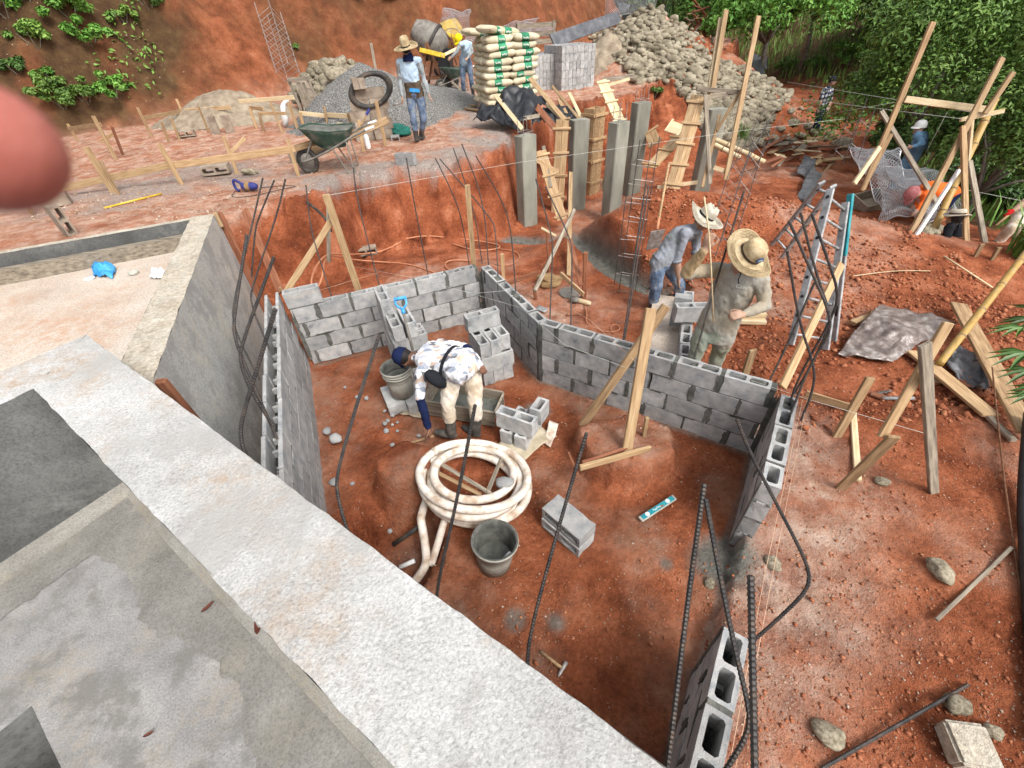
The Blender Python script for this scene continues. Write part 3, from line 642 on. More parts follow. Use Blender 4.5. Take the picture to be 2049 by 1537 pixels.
def smear(mb, c, ex, ey, w, h, nrm, rough=.35):
    """irregular patch of mortar standing 3 mm proud of the wall face"""
    n = 18; pts = []
    for k in range(n):
        t = 2*math.pi*k/n; sx, sy = math.cos(t), math.sin(t); s = 1/max(abs(sx), abs(sy)); s = s*.85+.15
        q = 1+random.uniform(-rough, rough*.5); pts.append(c+ex*(sx*s*w/2*q)+ey*(sy*s*h/2*min(q, 1.02)))
    k = len(mb.v); mb.v += [tuple(p+nrm*.003) for p in pts]+[tuple(p-nrm*.004) for p in pts]
    mb.f.append(tuple(range(k, k+n))); mb.mi.append(0)
    for i in range(n): mb.f.append((k+i, k+n+i, k+n+(i+1) % n, k+(i+1) % n)); mb.mi.append(0)
def block_wall(name, P0, P1, label, courses=4, ztop=0., inward=None, W=.12, lead=(0, .2), chan=False, smr=.6, grout=(), zextra=None, firstlen=None, gaps=.012):
    P0, P1 = Vector((*P0, 0)), Vector((*P1, 0)); ex = (P1-P0).normalized(); L = (P1-P0).length
    nrm = Vector((-ex.y, ex.x, 0)); 
    if inward is not None and nrm.dot(Vector((*inward, 0))-P0) < 0: nrm = -nrm      # towards the pit
    root = empty(name, ((P0+P1)/2)+V(0, 0, ztop-.2*courses)); tag(root, label, 'wall', 'hollow block walls round the pit')
    off = -root.location
    ez = V(0, 0, 1); mo = MB(); ctr = -nrm*(W/2)
    for c in range(courses):
        z = ztop-.2*c-.005-.095; x = -(.4-lead[c % 2]) if lead[c % 2] else 0
        while x < L-.03:
            gap = gaps+random.choice([0, .004, .008, .02, .03]) if smr else gaps
            x0 = max(x, 0); x1 = min(x+.4, L)
            ln = x1-x0-gap
            if ln > .05:
                if chan and c == 0: me_ = CHAN
                elif ln > .3: me_ = random.choice(BLKS if W < .14 else BLK15S)
                else: me_ = random.choice(HALFS)
                base = .39 if ln > .3 or (chan and c == 0) else .19
                o = link('block', me_, None, root, P0+ex*((x0+x1)/2)+ctr+ez*z+off+Vector([random.uniform(-.002, .002) for _ in range(3)]), Matrix((ex, nrm, ez)).transposed())
                o.scale = (ln/base, 1 if base == .19 or W < .14 or True else W/.12, 1)
                o.rotation_euler.z += random.uniform(-.006, .006); o.rotation_euler.x += random.uniform(-.006, .006)
            if x1 < L-.02 and not (chan and c == 0):
                jc = P0+ex*(x1-gap/2*0)+ctr+ez*z
                mo.box(jc, (gap+.006, W-.010, .188), Matrix((ex, nrm, ez)).transposed())
                if random.random() < smr:
                    smear(mo, P0+ex*(x1-.003+random.uniform(-.008, .008))+ez*(z+random.uniform(-.01, .01)), ex, ez, random.uniform(.025, .07), .19, nrm)
            x += .4
        if c:
            for s in (0, 1):
                mo.box(P0+ex*L/2-nrm*(.016+s*(W-.032))+ez*(z+.1), (L, .022, .014), Matrix((ex, nrm, ez)).transposed())
            if smr:
                for _ in range(int(L*2)): smear(mo, P0+ex*random.uniform(.1, L-.1)+ez*(z+.1), ex, ez, random.uniform(.06, .25), random.uniform(.016, .03), nrm, .4)
    for (t, dz) in grout:      # mortar-filled cores
        mo.box(P0+ex*t+ctr+ez*(ztop-.03-dz), (.12, W-.05, .04), Matrix((ex, nrm, ez)).transposed(), jit=.008)
    for s in ((0, .05), (L, .05)):
        if smr: smear(mo, P0+ex*abs(s[0]-.02)+ez*(ztop-.2*courses/2), ex, ez, .05, .2*courses, nrm, .3)
    o = mo.build('mortar', 'mortar', root); o.location = off
    return root
block_wall('block_wall', AL, AB, 'far low block wall with dark mortar smears, behind the bending worker', 4, 0, (0, 3.5), lead=(.3, .1), grout=((.62, .02), (1.6, .03), (2.1, .0)))
block_wall('block_wall', AB, CL, 'short slanting block wall right of the two loose block stacks', 4, 0, (-1, 3.5), lead=(.12, .32), smr=.25, grout=((.1, 0), (.42, 0), (.9, .0)))
block_wall('block_wall', CL, CR, 'long front block wall that the worker in the straw hat leans over', 4, 0, (0, 2.5), lead=(.22, .02), grout=((.32, .01), (.9, .01), (1.32, 0), (1.62, .02), (2.1, 0)), smr=.75)
block_wall('block_wall', CR, DL, 'short low block wall with open cores beside the taut strings', 4, 0, (.5, 2), lead=(0, .235), smr=.1, grout=((.08, .05), (.5, .03)))
E1 = (E0[0]+ED.x*1.3, E0[1]+ED.y*1.3)
block_wall('block_wall', E0, E1, 'nearest low block wall with two large open cores', 5, 0, (0, 1.5), lead=(0, .2), smr=.3)
Lf = Vector((-2.60, 4.56)); Ld = Vector((.356, -.9345)); Ln = Lf+Ld*3.6
block_wall('block_wall', tuple(Lf), tuple(Ln), 'tall left block wall with an open channel along its top', 5, .2, (0, 3), W=.145, lead=(0, .2), chan=True, smr=0, gaps=.014)
# block laid on the corner of the back wall
exA = (Vector((*AB, 0))-Vector((*AL, 0))).normalized(); nA = Vector((-exA.y, exA.x, 0))
o = link('block', BLK, None, None, Vector((*AL, 0))+exA*.20+nA*.06+V(0, 0, .108), Matrix((exA, nA, V(0, 0, 1))).transposed()); o.name = 'concrete_block'; tag(o, 'grey block laid on the left corner of the far wall', 'block')
# corner mortar
# ================================================================== stones, heaps
def hits(us, vs_, t0=4, t1=60, zf=None):
    D = np.stack([ray(u, v) for u, v in zip(us, vs_)]); D /= np.linalg.norm(D, axis=1)[:, None]
    t = np.geomspace(t0, t1, 160); P = CP+t[None, :, None]*D[:, None]; sh = P.shape[:2]
    f = zf or (lambda x, y: zt(x, y, False)); e = (P[..., 2].ravel()-f(P[..., 0].ravel(), P[..., 1].ravel())).reshape(sh); k = np.argmax(e < 0, axis=1)
    k = np.where(e[np.arange(len(k)), k] < 0, np.maximum(k, 1), 159); i = np.arange(len(k)); e0, e1 = e[i, k-1], e[i, k]; s = np.clip(e0/(e0-e1+1e-9), 0, 1)
    return P[i, k-1]*(1-s[:, None])+P[i, k]*s[:, None]
def in_poly(us, vs_, poly): return poly_sd(np.array(us, float), np.array(vs_, float), poly) > 0
def sample_poly(poly, n, seed=1):
    g = np.random.default_rng(seed); P = np.array(poly); out = []
    while len(out) < n:
        u = g.uniform(P[:, 0].min(), P[:, 0].max(), n); v = g.uniform(P[:, 1].min(), P[:, 1].max(), n); k = in_poly(u, v, poly); out += list(zip(u[k], v[k]))
    return np.array(out[:n])
STN = [icos(3, s, .16, f) for s, f in ((1, .72), (2, .8), (3, .66), (4, .85), (5, .7), (6, .78))]
for m_ in STN: m_.materials.append(MT['stone'])
def stone(p, r, label, group=None, seed=None):
    k = random.randrange(6); o = link('river_stone', STN[k], None, None, p, (random.uniform(-.5, .5), random.uniform(-.5, .5), random.uniform(0, 6.28)), (r*random.uniform(1, 1.35), r, r*random.uniform(.8, 1)))
    return tag(o, label, 'stone', group)
pile_poly = [(1178, 78), (1232, 28), (1300, 12), (1335, 20), (1388, 66), (1440, 120), (1500, 148), (1555, 172), (1588, 192), (1562, 215), (1540, 250), (1532, 282), (1500, 300), (1448, 300), (1396, 246), (1380, 205), (1330, 160), (1272, 168), (1244, 132), (1200, 95)]
S = sample_poly(pile_poly, 2500, 3); PS = hits(S[:, 0], S[:, 1]); order = np.argsort(np.linalg.norm(PS-CP, axis=1))
rest = MB(); tmpl = []
for m_ in STN:
    bm = bmesh.new(); bmesh.ops.create_icosphere(bm, subdivisions=2, radius=1); P_ = np.array([v.co[:] for v in bm.verts]); P_ *= (1+.14*fbm(P_*1.1+len(tmpl)*7, 2, len(tmpl)))[:, None]; P_[:, 2] *= .76
    tmpl.append((P_, [[v.index for v in f.verts] for f in bm.faces])); bm.free()
def stuff_stone(mb, p, r):
    P_, F_ = random.choice(tmpl); rot = np.array(Matrix.Rotation(random.uniform(0, 6.28), 3, 'Z') @ Matrix.Rotation(random.uniform(-.6, .6), 3, 'X')); q = P_*np.array([r*random.uniform(1, 1.35), r, r*random.uniform(.75, 1)])
    mb.add((q @ rot.T)+np.array(p), F_)
cnt = 0
for j, k in enumerate(order):
    p = PS[k]; d = np.linalg.norm(p-CP)
    if d > 40: continue
    r = random.choice([.055, .065, .075, .085, .10, .115, .15]); up = random.uniform(-.02, .10)
    if j % 3 == 0 and cnt < 165 and j < 900:
        stone((p[0], p[1], p[2]+up), r*1.15, 'rounded grey river stone on the near flank of the big stone heap', 'river stones of the big heap'); cnt += 1
    else: stuff_stone(rest, (p[0], p[1], p[2]+up), r)
o = rest.build('stone_heap', 'stone', smooth=True); tag(o, 'big heap of rounded river stones behind the tall posts', 'stones', kind='stuff')
# scattered and ranked stones by the person in the checked shirt
for u, v, r in ((1655, 197, .17), (1562, 205, .12), (1618, 222, .11), (1603, 220, .10), (1582, 226, .14), (1585, 250, .2), (1615, 258, .17), (1562, 262, .15), (1530, 268, .17), (1545, 285, .2), (1572, 282, .17), (1600, 276, .2), (1628, 270, .18), (1640, 262, .16), (1520, 292, .17), (1505, 285, .2), (1655, 272, .15), (1670, 282, .18), (1660, 250, .1), (1684, 300, .30), (1668, 290, .15), (1650, 282, .14), (1512, 262, .14), (1490, 300, .15), (1565, 190, .12), (1545, 210, .1), (1610, 205, .08), (1640, 235, .1)):
    stone(hit(u, v, r*.35), r*.8, 'loose river stone on the red slope near the person in the checked shirt', 'loose stones on the red slope')
# small stone heap on the terrace
lp_c = at(668, 205, .75); 
def lp_z(x, y): return .45+.025*np.clip(y-10.5, 0, 12)+np.clip(1.45-.95*np.hypot((x-lp_c.x)*.75, y-lp_c.y-.9), 0, 1.25)
lp_poly = [(607, 150), (632, 124), (682, 118), (742, 124), (752, 150), (730, 175), (690, 205), (665, 225), (630, 232), (600, 218), (582, 190)]
S = sample_poly(lp_poly, 330, 5); PS = hits(S[:, 0], S[:, 1], zf=lp_z); od = np.argsort(np.linalg.norm(PS-CP, axis=1)); mbr = MB()
for j, k in enumerate(od):
    p = PS[k]; r = random.choice([.08, .10, .12, .14, .17])
    if j % 3 == 0 and j < 300: stone((p[0], p[1], p[2]), r, 'rounded river stone of the small heap behind the grey gravel', 'river stones of the small heap')
    else: stuff_stone(mbr, p, r)
o = mbr.build('stone_heap', 'stone', smooth=True); tag(o, 'small heap of round stones left of the grey gravel heap', 'stones', kind='stuff')
stone(aty(677, 152, lp_c.y-.3), .30, 'largest stone, upright on the small heap behind the gravel')
def heap(name, c, rx, ry, h, m, label, seed, cat='gravel', pw=1.15):
    mb = MB(); n = 46; v = []; 
    XY = [((i/n*2-1), (j/n*2-1)) for j in range(n+1) for i in range(n+1)]
    A = np.array(XY); d = np.hypot(A[:, 0], A[:, 1]); x = A[:, 0]*rx; y = A[:, 1]*ry
    z = h*np.clip(1-d**pw*1.0, -.25, 1)+.10*h*fb2(x, y, 1.6, 3, seed)*(d < 1)+.03*fb2(x, y, 9, 3, seed+1)
    mb.add(np.stack([x, y, z], 1), [(j*(n+1)+i, j*(n+1)+i+1, (j+1)*(n+1)+i+1, (j+1)*(n+1)+i) for j in range(n) for i in range(n)])
    o = mb.build(name, m, None, True, loc=c); tag(o, label, cat, kind='stuff'); return o
gz = at(738, 250, .55); heap('gravel_heap', V(gz.x-.1, gz.y+.9, .52), 2.2, 1.7, 1.15, 'gravel', 'grey crushed gravel heap behind the stack of pale blocks', 31)
gz = at(835, 205, .7); heap('gravel_heap', V(gz.x, gz.y+.6, .62), 1.7, 1.3, .5, 'gravel', 'low grey gravel heap in front of the mixer', 33)
gz = at(640, 262, .5); heap('gravel_heap', V(gz.x, gz.y+.3, .45), 1.1, .8, .22, 'gravel', 'flat grey gravel patch behind the near wheelbarrow', 35)
gz = at(420, 262, .55); heap('sand_heap', V(gz.x-.2, gz.y+1.7, .55), 2.2, 1.3, .75, 'sand', 'brown sandy earth heap at the foot of the red bank', 37, 'sand')
gz = at(1205, 150, .8); heap('sand_heap', V(gz.x+.4, gz.y+1.2, .7), 1.2, 1.1, 1.15, 'sand', 'tall brown sand heap right of the stacked grey blocks', 39, 'sand', 1.2)

# ================================================================== loose blocks
def blk(c, ex, label, group=None, lay='flat', old=False, half=False, ez=None):
    """lay: flat = cores upright, side = face up, end = standing on end"""
    ex = Vector(ex).normalized(); up = V(0, 0, 1); ny_ = up.cross(ex).normalized()
    if lay == 'flat': rot = Matrix((ex, ny_, up)).transposed()
    elif lay == 'side': rot = Matrix((ex, up, -ny_)).transposed()
    elif lay == 'end': rot = Matrix((up, ex, up.cross(ex))).transposed()
    o = link('concrete_block', random.choice(HALFS) if half else (BLK_OLD if old else random.choice(BLKS)), None, None, c, rot); o.rotation_euler.z += random.uniform(-.02, .02)
    return tag(o, label, 'block', group)
e1 = V(.92, .39, 0).normalized(); bk = V(-e1.y, e1.x, 0); Z0 = -.78
O = at(957, 700, -.19); O = V(O.x, O.y, 0)
P0_ = V(-.31, 3.78, 0)
for k in range(3): blk(P0_+e1*(.06+.125*k)+bk*.2+V(0, 0, Z0+.095), bk, f'{("left", "middle", "right")[k]} end-on block in the bottom layer of the right-hand loose stack', 'bottom blocks of the right loose stack')
for k in range(3): blk(P0_+e1*.19+bk*(.06+.13*k)+V(0, 0, Z0+.287), e1, f'{("front", "middle", "rear")[k]} long-side block in the second layer of the right-hand loose stack', 'second layer of the right loose stack')
for k, (dy, lb) in enumerate(((0, 'left of three end-on blocks in the third layer, right-hand loose stack'), (.01, 'middle of three end-on blocks in the third layer, right-hand loose stack'), (.05, 'brownish right one of three end-on blocks, right-hand loose stack'))):
    blk(P0_+e1*(.06+.127*k)+bk*(.2+dy)+V(0, 0, Z0+.479), bk, lb, None, old=(k == 2 and False))
blk(P0_+e1*.17+bk*.33+V(0, 0, Z0+.671), e1, 'single block on top of the right-hand loose stack, dark wet side')
P1_ = V(-1.27, 3.93, 0)
for k in range(3): blk(P1_+e1*(.06+.13*k)+bk*.2+V(0, 0, Z0+.095), bk, f'{("left", "middle", "right")[k]} bottom block of the loose stack behind the pale bucket', 'bottom blocks of the left loose stack')
for k in range(3): blk(P1_+e1*.19+bk*(.06+.13*k)+V(0, 0, Z0+.287), e1, f'{("front", "middle", "rear")[k]} second-layer block of the loose stack behind the pale bucket', 'second layer of the left loose stack')
for k in range(2): blk(P1_+e1*.20+bk*(.08+.135*k)+V(0, 0, Z0+.479), e1, f'{("front", "rear")[k]} third-layer block of the loose stack behind the pale bucket', 'third layer of the left loose stack')
for k, lb in enumerate(('left of the two open blocks beside the blue shovel handle', 'right open block behind the blue shovel handle')): blk(P1_+e1*(.09+.15*k)+bk*(.2)+V(0, 0, Z0+.671), bk, lb)
Q = at(745.7, 605, .17); blk(V(Q.x+.06, Q.y+.19, Z0+.863), bk, 'topmost block of the left loose stack, in front of the far wall')
for k in range(3): blk(V(Q.x+.03+.01*k, Q.y+.2, Z0+.095+.192*k), bk, f'{ORD[k]} block from the ground in the narrow column left of the loose stack', 'narrow left column of loose blocks')
blk(V(Q.x+.05, Q.y+.2, Z0+.671), bk, 'block under the topmost one of the left loose stack')
# small pile of three and the lying pair
e3 = V(.86, -.5, 0).normalized(); n3_ = V(.5, .86, 0).normalized()
q = (V(-.18, 2.95, 0)+V(.16, 2.75, 0))/2+n3_*.06
blk(q+V(0, 0, Z0+.287), e3, 'block with two open cores on top of the small pile beside the hose')
blk(q-e3*.08+n3_*.10+V(0, 0, Z0+.095), n3_, 'left lower block of the small pile beside the hose')
blk(q+e3*.07+n3_*.10+V(0, 0, Z0+.095), n3_, 'right lower block of the small pile beside the hose')
blk(q+e3*.14+n3_*.22+V(0, 0, Z0+.287), n3_, 'rear block of the small pile beside the hose', half=True)
e4 = V(.27, -.31, 0).normalized(); q4 = V(.365, 1.865, 0)
blk(q4+V(0, 0, Z0+.06), e4, 'lower of two grey blocks lying flat in the near pit floor', lay='side')
blk(q4+V(.005, .01, Z0+.183), e4, 'upper block lying on its side, dark stippled face up, in the near pit', lay='side')
# broken pieces
for u, v, s, lb in ((672, 878, .07, 'broken grey block lump beside the left wall'), (1008, 966, .085, 'broken light grey block chunk lying on the coiled hose'), (668, 965, .06, 'crumbled mortar lump at the foot of the left wall'), (655, 862, .05, 'reddish clod beside the broken grey lump')):
    z = -.56 if u == 1008 else -.75
    o = link('block_fragment', icos(2, int(u), .35, .7), 'block', None, at(u, v, z), (.3, .2, u), (s, s*.8, s*.8)); tag(o, lb, 'rubble')
for u, v in ((690, 775), (715, 795), (733, 797), (770, 822), (785, 830), (776, 842), (785, 850), (773, 862), (795, 862), (785, 890), (788, 905), (838, 872), (770, 848), (795, 845), (705, 968), (780, 1062)):
    o = link('rubble_chip', icos(2, int(u+v), .3, .8), 'block', None, at(u, v, -.765), (0, 0, u), [random.uniform(.016, .03)]*3); tag(o, 'small grey chip of block on the pit floor by the bending worker', 'rubble', 'grey chips on the pit floor')
for u, v, s, lb in ((1655, 1473, .06, 'knobbly pinkish stone near the bottom rebar'), (1910, 1410, .055, 'rough white stone above the pale square block'), (1762, 965, .045, 'pale yellowish stone on bare red earth'), (1418, 1168, .035, 'small orange stone by the leaning rebar'), (1985, 1465, .035, 'light round stone right of the pale square block'), (1880, 1145, .07, 'crusted pale lump beside the grey stick'), (1545, 1130, .05, 'white mortar crumb heap below the short wall')):
    p = hit(u, v); o = link('rough_stone', icos(3, int(u), .3, .7), 'stone', None, p+V(0, 0, s*.3), (.3, .1, u), (s*1.2, s, s)); tag(o, lb, 'stone')
p = hit(1925, 1500); mb = MB(); mb.box((0, 0, 0), (.20, .19, .12), jit=.012); me_ = mb.mesh('pale_block', ['conc_rim']); bevel_mesh(me_, .015, 2); o = link('pale_block', me_, None, None, p+V(0, 0, .05), (.03, -.05, -.25)); tag(o, 'pale square concrete block half buried at the lower right', 'block')
# on the terrace
o = blk(hit(143, 470)+V(0, .0, .2), V(.55, .83, 0), 'tan block standing on end beyond the back rim of the platform', lay='end', old=True)
blk(hit(118, 412)+V(0, 0, .1), V(.9, .4, 0), 'block half hidden behind the finger, beyond the standing tan block', old=True)
blk(at(812, 318, .53), V(.93, -.36, 0), 'grey block at the edge of the terrace cut near the walking man', lay='flat')
for u, v, lb in ((434, 268, 'left of two pale blocks standing on end on the terrace'), (462, 265, 'right of two pale blocks standing on end on the terrace')):
    blk(hit(u, v)+V(0, 0, .19), V(-.35, .94, 0), lb, lay='end', old=True)
blk(hit(376, 275)+V(0, 0, .09), V(.95, .3, 0), 'pale block lying with its cores towards the camera on the terrace', lay='side', old=True)
blk(hit(437, 350)+V(0, 0, .10), V(.95, .25, 0), 'large tan block under the timber rail on the terrace', lay='side', old=True).scale = (1.2, 1.2, 1.2)
stone(hit(502, 350, .05), .11, 'pale round stone on the terrace beside the tan block')
for u, lb in ((598, 'grey-faced tan block behind the wheelbarrow wheel'), (616, 'orange-stained tan block behind the wheelbarrow wheel')): blk(hit(u, 322)+V(0, 0, .1), V(.2, .97, 0), lb, old=True)
pb = hit(752, 280); ex_ = V(.96, .28, 0); nb = V(-.28, .96, 0)
for c in range(5):
    for k in range(2):
        if c == 4 and k == 0: continue
        blk(pb+ex_*(-.22+.42*k+.05*(c % 2))+V(0, 0, .1+.195*c), ex_, f'tan block, {ORD[c]} course up, {("left", "right")[k]} half of the stack under the tyre', 'tan blocks stacked by the walking man', old=True)
for k in range(2): blk(pb+ex_*(-.16+.13*k)+V(0, .02, .1+.195*5), nb, f'{("left", "right")[k]} upper tan block inside the leaning black tyre', 'two tan blocks on top of the stack', old=True)
blk(pb+ex_*(-.08)+V(0, 0, .1+.195*4), ex_, 'tan block just below the leaning black tyre', old=True)
for k in range(4): blk(at(618, 228, .62)+V(0, .3, .1+.2*k-.05), V(.9, .3, 0), f'{ORD[k]} tan hollow block from the ground, small stack before the stone heap', 'small stack of tan hollow blocks', lay='flat', old=True)
blk(hit(745, 268)+V(-.55, .5, .1), V(.8, -.5, 0), 'tan block lying left of the tall tan stack', old=True)
# black tyre hung on the stack
mb = MB(); n1, n2 = 40, 14; R1, r1 = .40, .068
for i in range(n1):
    t = 2*math.pi*i/n1
    for j in range(n2):
        q = 2*math.pi*j/n2; rr = R1+r1*math.cos(q); mb.v.append((rr*math.cos(t)*1.05, r1*.8*math.sin(q), rr*math.sin(t)*.68))
for i in range(n1):
    for j in range(n2): mb.f.append((i*n2+j, i*n2+(j+1) % n2, ((i+1) % n1)*n2+(j+1) % n2, ((i+1) % n1)*n2+j)); mb.mi.append(0)
tp = aty(742, 181, pb.y-.02); o = mb.build('tyre', 'rubber', None, True, loc=tp, rot=(0, -.28, .25)); tag(o, 'black tyre hung over the top blocks of the tan stack', 'tyre')
# the two big block stacks
def big_stack(c, rz, nx_, nd, nz_, label, group):
    ex = V(math.cos(rz), math.sin(rz), 0); ey = V(-ex.y, ex.x, 0)
    for z in range(nz_):
        for d in range(nd):
            for x in range(nx_):
                if d and x not in (0,) and z < nz_-1: continue
                blk(c+ex*((x-nx_/2+.5)*.126)+ey*(d*.40)+V(0, 0, .1+.195*z), ey, f'grey block, {ORD[z]} course up, {ORD[x]} from left, {("front", "middle", "rear")[d]} row, {label}', group)
sa = at(1100, 184, .52); big_stack(V(sa.x+.0, sa.y+.1, .50), R(20), 11, 3, 5, 'lower big stack', 'blocks of the lower big stack')
sb_ = at(1152, 184, .52); big_stack(V(sb_.x+.0, sb_.y+.25, .50), R(20), 9, 3, 6, 'tall big stack', 'blocks of the tall big stack')
blk(V(sa.x+.55, sa.y+.6, .50+.195*5+.06), V(.94, .34, 0), 'lone block on its side on top of the lower big stack, cores showing', lay='side')
blk(hit(1190, 152)+V(0, 0, .1), V(.9, .4, 0), 'single pale block right of the tall block stack', old=True)

# ================================================================== cement bags
def bag_mesh(seed):
    L, W, H = .71, .44, .165; nu, nk = 18, 16; mb = MB(); g = random.Random(seed)
    P = []
    for i in range(nu+1):
        u = i/nu*2-1; e = (1-abs(u)**7)**.5 if abs(u) < 1 else 0; hh = H/2*max(.12, e); ww = W/2*(.88+.12*e)
        for k in range(nk):
            t = 2*math.pi*k/nk; c, s = math.cos(t), math.sin(t)
            P.append((u*L/2*(1-.02*abs(s)), math.copysign(abs(c)**.55, c)*ww, math.copysign(abs(s)**.7, s)*hh))
    P = np.array(P); n = fbm(P*6+seed*11, 3, seed); P *= (1+.07*n)[:, None]
    P[:, 2] += .02*fbm(P*3+seed*5, 2, seed+5)
    k0 = len(mb.v); mb.v = [tuple(p) for p in P]
    for i in range(nu):
        for k in range(nk):
            u = (i+.5)/nu; mb.f.append((i*nk+k, i*nk+(k+1) % nk, (i+1)*nk+(k+1) % nk, (i+1)*nk+k))
            mb.mi.append(1 if .46 < u < .70 else 0)
    mb.f.append(tuple(range(nk-1, -1, -1))); mb.mi.append(0); mb.f.append(tuple(nu*nk+k for k in range(nk))); mb.mi.append(0)
    # white print across the green band
    for s in (-1, 1):
        for q in range(5):
            x = (.50+.04*q-.5)*L; z0 = g.uniform(-.02, .0); mb.m = 2; mb.box((x, s*(W/2*.995+.012), z0), (.016, .012, g.uniform(.02, .045)), Matrix.Rotation(g.uniform(-.4, .4), 3, 'Y')); mb.m = 0
    return mb.mesh('cement_bag', ['bag_paper', 'bag_green', 'ink_white'], True)
BAGS = [bag_mesh(s) for s in range(4)]
cz = .66; kc = at(978, 216, cz); rgt = at(1068, 200, cz); ef = (rgt-kc); ef.z = 0; ef = V(.955, .30, 0); el = V(-.30, .955, 0)
for c in range(10):
    for d in range(3):
        for x in range(2):
            off = (.03 if c % 2 else -.03)+random.uniform(-.03, .03)+(.0 if c < 6 else .05)
            flip = random.random() < .5
            o = link('cement_bag', random.choice(BAGS), None, None, kc+ef*(.34+.67*x+off)+el*(.2+.40*d+random.uniform(-.03, .03))+V(0, 0, .075+.142*c), (random.uniform(-.04, .04), random.uniform(-.05, .05), math.atan2(ef.y, ef.x)+random.uniform(-.06, .06)+(math.pi if flip else 0)))
            tag(o, f'tan cement bag, {ORD[c]} layer from the ground, {("left", "right")[x]} {("front", "middle", "rear")[d]} place in the bag stack', 'cement bag', 'stacked cement bags')
for (fx, fd, rz, lb) in ((.25, .25, 1.1, 'uppermost cement bag lying crooked on the bag stack'), (.75, .75, .4, 'cement bag on the rear of the stack top'), (.1, .85, .6, 'cement bag at the left rear of the stack top')):
    o = link('cement_bag', BAGS[1], None, None, kc+ef*fx+el*fd+V(0, 0, .075+.142*10+(.0 if 'upper' not in lb else .05)), (.05, .12, rz)); tag(o, lb, 'cement bag')
for k, (u, v) in enumerate(((925, 210), (945, 222))): board('pallet_plank', hit(u, v)+V(-.2, .2, .04), hit(u+28, v+6)+V(0, 0, .04), .09, .04, 'wood_old', ('short plank sticking out under the cement bags', 'second plank lying by the foot of the cement bags')[k])

def drape(name, pts, m, label, cat, bump=.12, seed=3, nu=36, nv=24, thick=.006, fold=6, mid=0.):
    """crumpled sheet over four corner points"""
    a, b, c, d = map(Vector, pts); v = []
    for j in range(nv+1):
        for i in range(nu+1):
            s, t = i/nu, j/nv; p = (a*(1-s)+b*s)*(1-t)+(d*(1-s)+c*s)*t; p.z += mid*16*s*(1-s)*t*(1-t); v.append(p)
    P = np.array(v); n = fbm(P*fold*.45, 4, seed); r = np.abs(fbm(P*fold*.9+3, 3, seed+2))
    ex_ = fbm(P*2.2+8, 2, seed+4)
    for k in range(len(v)):
        i, j = k % (nu+1), k//(nu+1); e = 1.
        v[k] = v[k]+V(ex_[k]*bump*.6, n[k]*bump*.4, bump*n[k]+bump*.8*r[k])
    mb = MB(); mb.add(v, [(j*(nu+1)+i, j*(nu+1)+i+1, (j+1)*(nu+1)+i+1, (j+1)*(nu+1)+i) for j in range(nv) for i in range(nu)])
    o = mb.build(name, m, None, True); so = o.modifiers.new('t', 'SOLIDIFY'); so.thickness = thick; tag(o, label, cat); return o
drape('plastic_sheet', [aty(945, 250, 11.4), aty(1040, 262, 10.6), aty(1100, 205, 11.9), aty(1008, 208, 12.0)], 'bag_black', 'crumpled black plastic sheet at the foot of the cement bags', 'plastic sheet', .20, 5, fold=5, mid=.14)
drape('plastic_sheet', [aty(1060, 255, 10.9), aty(1150, 262, 11.2), aty(1165, 215, 12.2), aty(1075, 215, 12.0)], 'bag_black', 'black plastic hanging among the leaning planks', 'plastic sheet', .2, 6, fold=5, mid=.1)

# ================================================================== columns and formwork
def column(pa, pb_, pc, ztop, label, bars=True, zbot=-1.35, m='column'):
    a_, b2, c_ = [at(*q, ztop) for q in (pa, pb_, pc)]; 
    u = (a_-b2); w = (c_-b2); u.z = w.z = 0; u = u.normalized(); w = (w-u*w.dot(u)).normalized()
    root = empty('concrete_column', (b2.x, b2.y, zbot)); tag(root, label, 'column')
    la, lc = .25, .36; ch = .018
    poly = [V(0, 0, 0), w*lc, w*lc+u*la, u*la]
    mb = MB(); pts = []
    for i in range(4):
        p, q, r = poly[i-1], poly[i], poly[(i+1) % 4]; pts += [q+(p-q).normalized()*ch, q+(r-q).normalized()*ch]
    n = 8; H_ = ztop-zbot; nz_ = 12
    for k in range(nz_+1): mb.v += [tuple(p+V(random.uniform(-.001, .001), random.uniform(-.001, .001), H_*k/nz_)) for p in pts]
    for k in range(nz_): 
        for i in range(n): mb.f.append((k*n+i, k*n+(i+1) % n, (k+1)*n+(i+1) % n, (k+1)*n+i)); mb.mi.append(0)
    mb.f.append(tuple(nz_*n+i for i in range(n))); mb.mi.append(0)
    mb.build('shaft', m, root)
    if bars:
        for (s, t) in ((.2, .2), (.8, .2), (.2, .8), (.8, .8)):
            q = w*lc*s+u*la*t; MB().tube([q+V(0, 0, H_-.05), q+V(random.uniform(-.02, .02), random.uniform(-.02, .02), H_+random.uniform(.25, .33))], .006, 5).build('starter_bar', 'steel_pale', root)
        mb = MB(); qs = [w*lc*s+u*la*t+V(0, 0, H_+.06) for s, t in ((.15, .15), (.85, .15), (.85, .85), (.15, .85), (.15, .15))]; mb.tube(qs, .005, 5); mb.build('stirrup', 'steel_pale', root)
    return root, b2, u, w
column((1031, 272.7), (1045, 275.6), (1075, 270.8), .72, 'nearest bare grey concrete column at the terrace cut, left of the row')
r2, c2, u2, w2 = column((1141, 240), (1150, 243), (1167, 238), .74, 'concrete column with a battened wooden form still on its left side', bars=False)
column((1220, 246), (1237, 248.5), (1263, 246), .80, 'bare grey concrete column with starter bars, right of the boxed one')
column((1261.6, 205), (1278, 208), (1298, 204.5), .88, 'farthest bare concrete column of the row, standing against the red bank')
column((1412, 217), (1424, 221), (1436, 216), .80, 'concrete column behind the leaning battened form', bars=False)
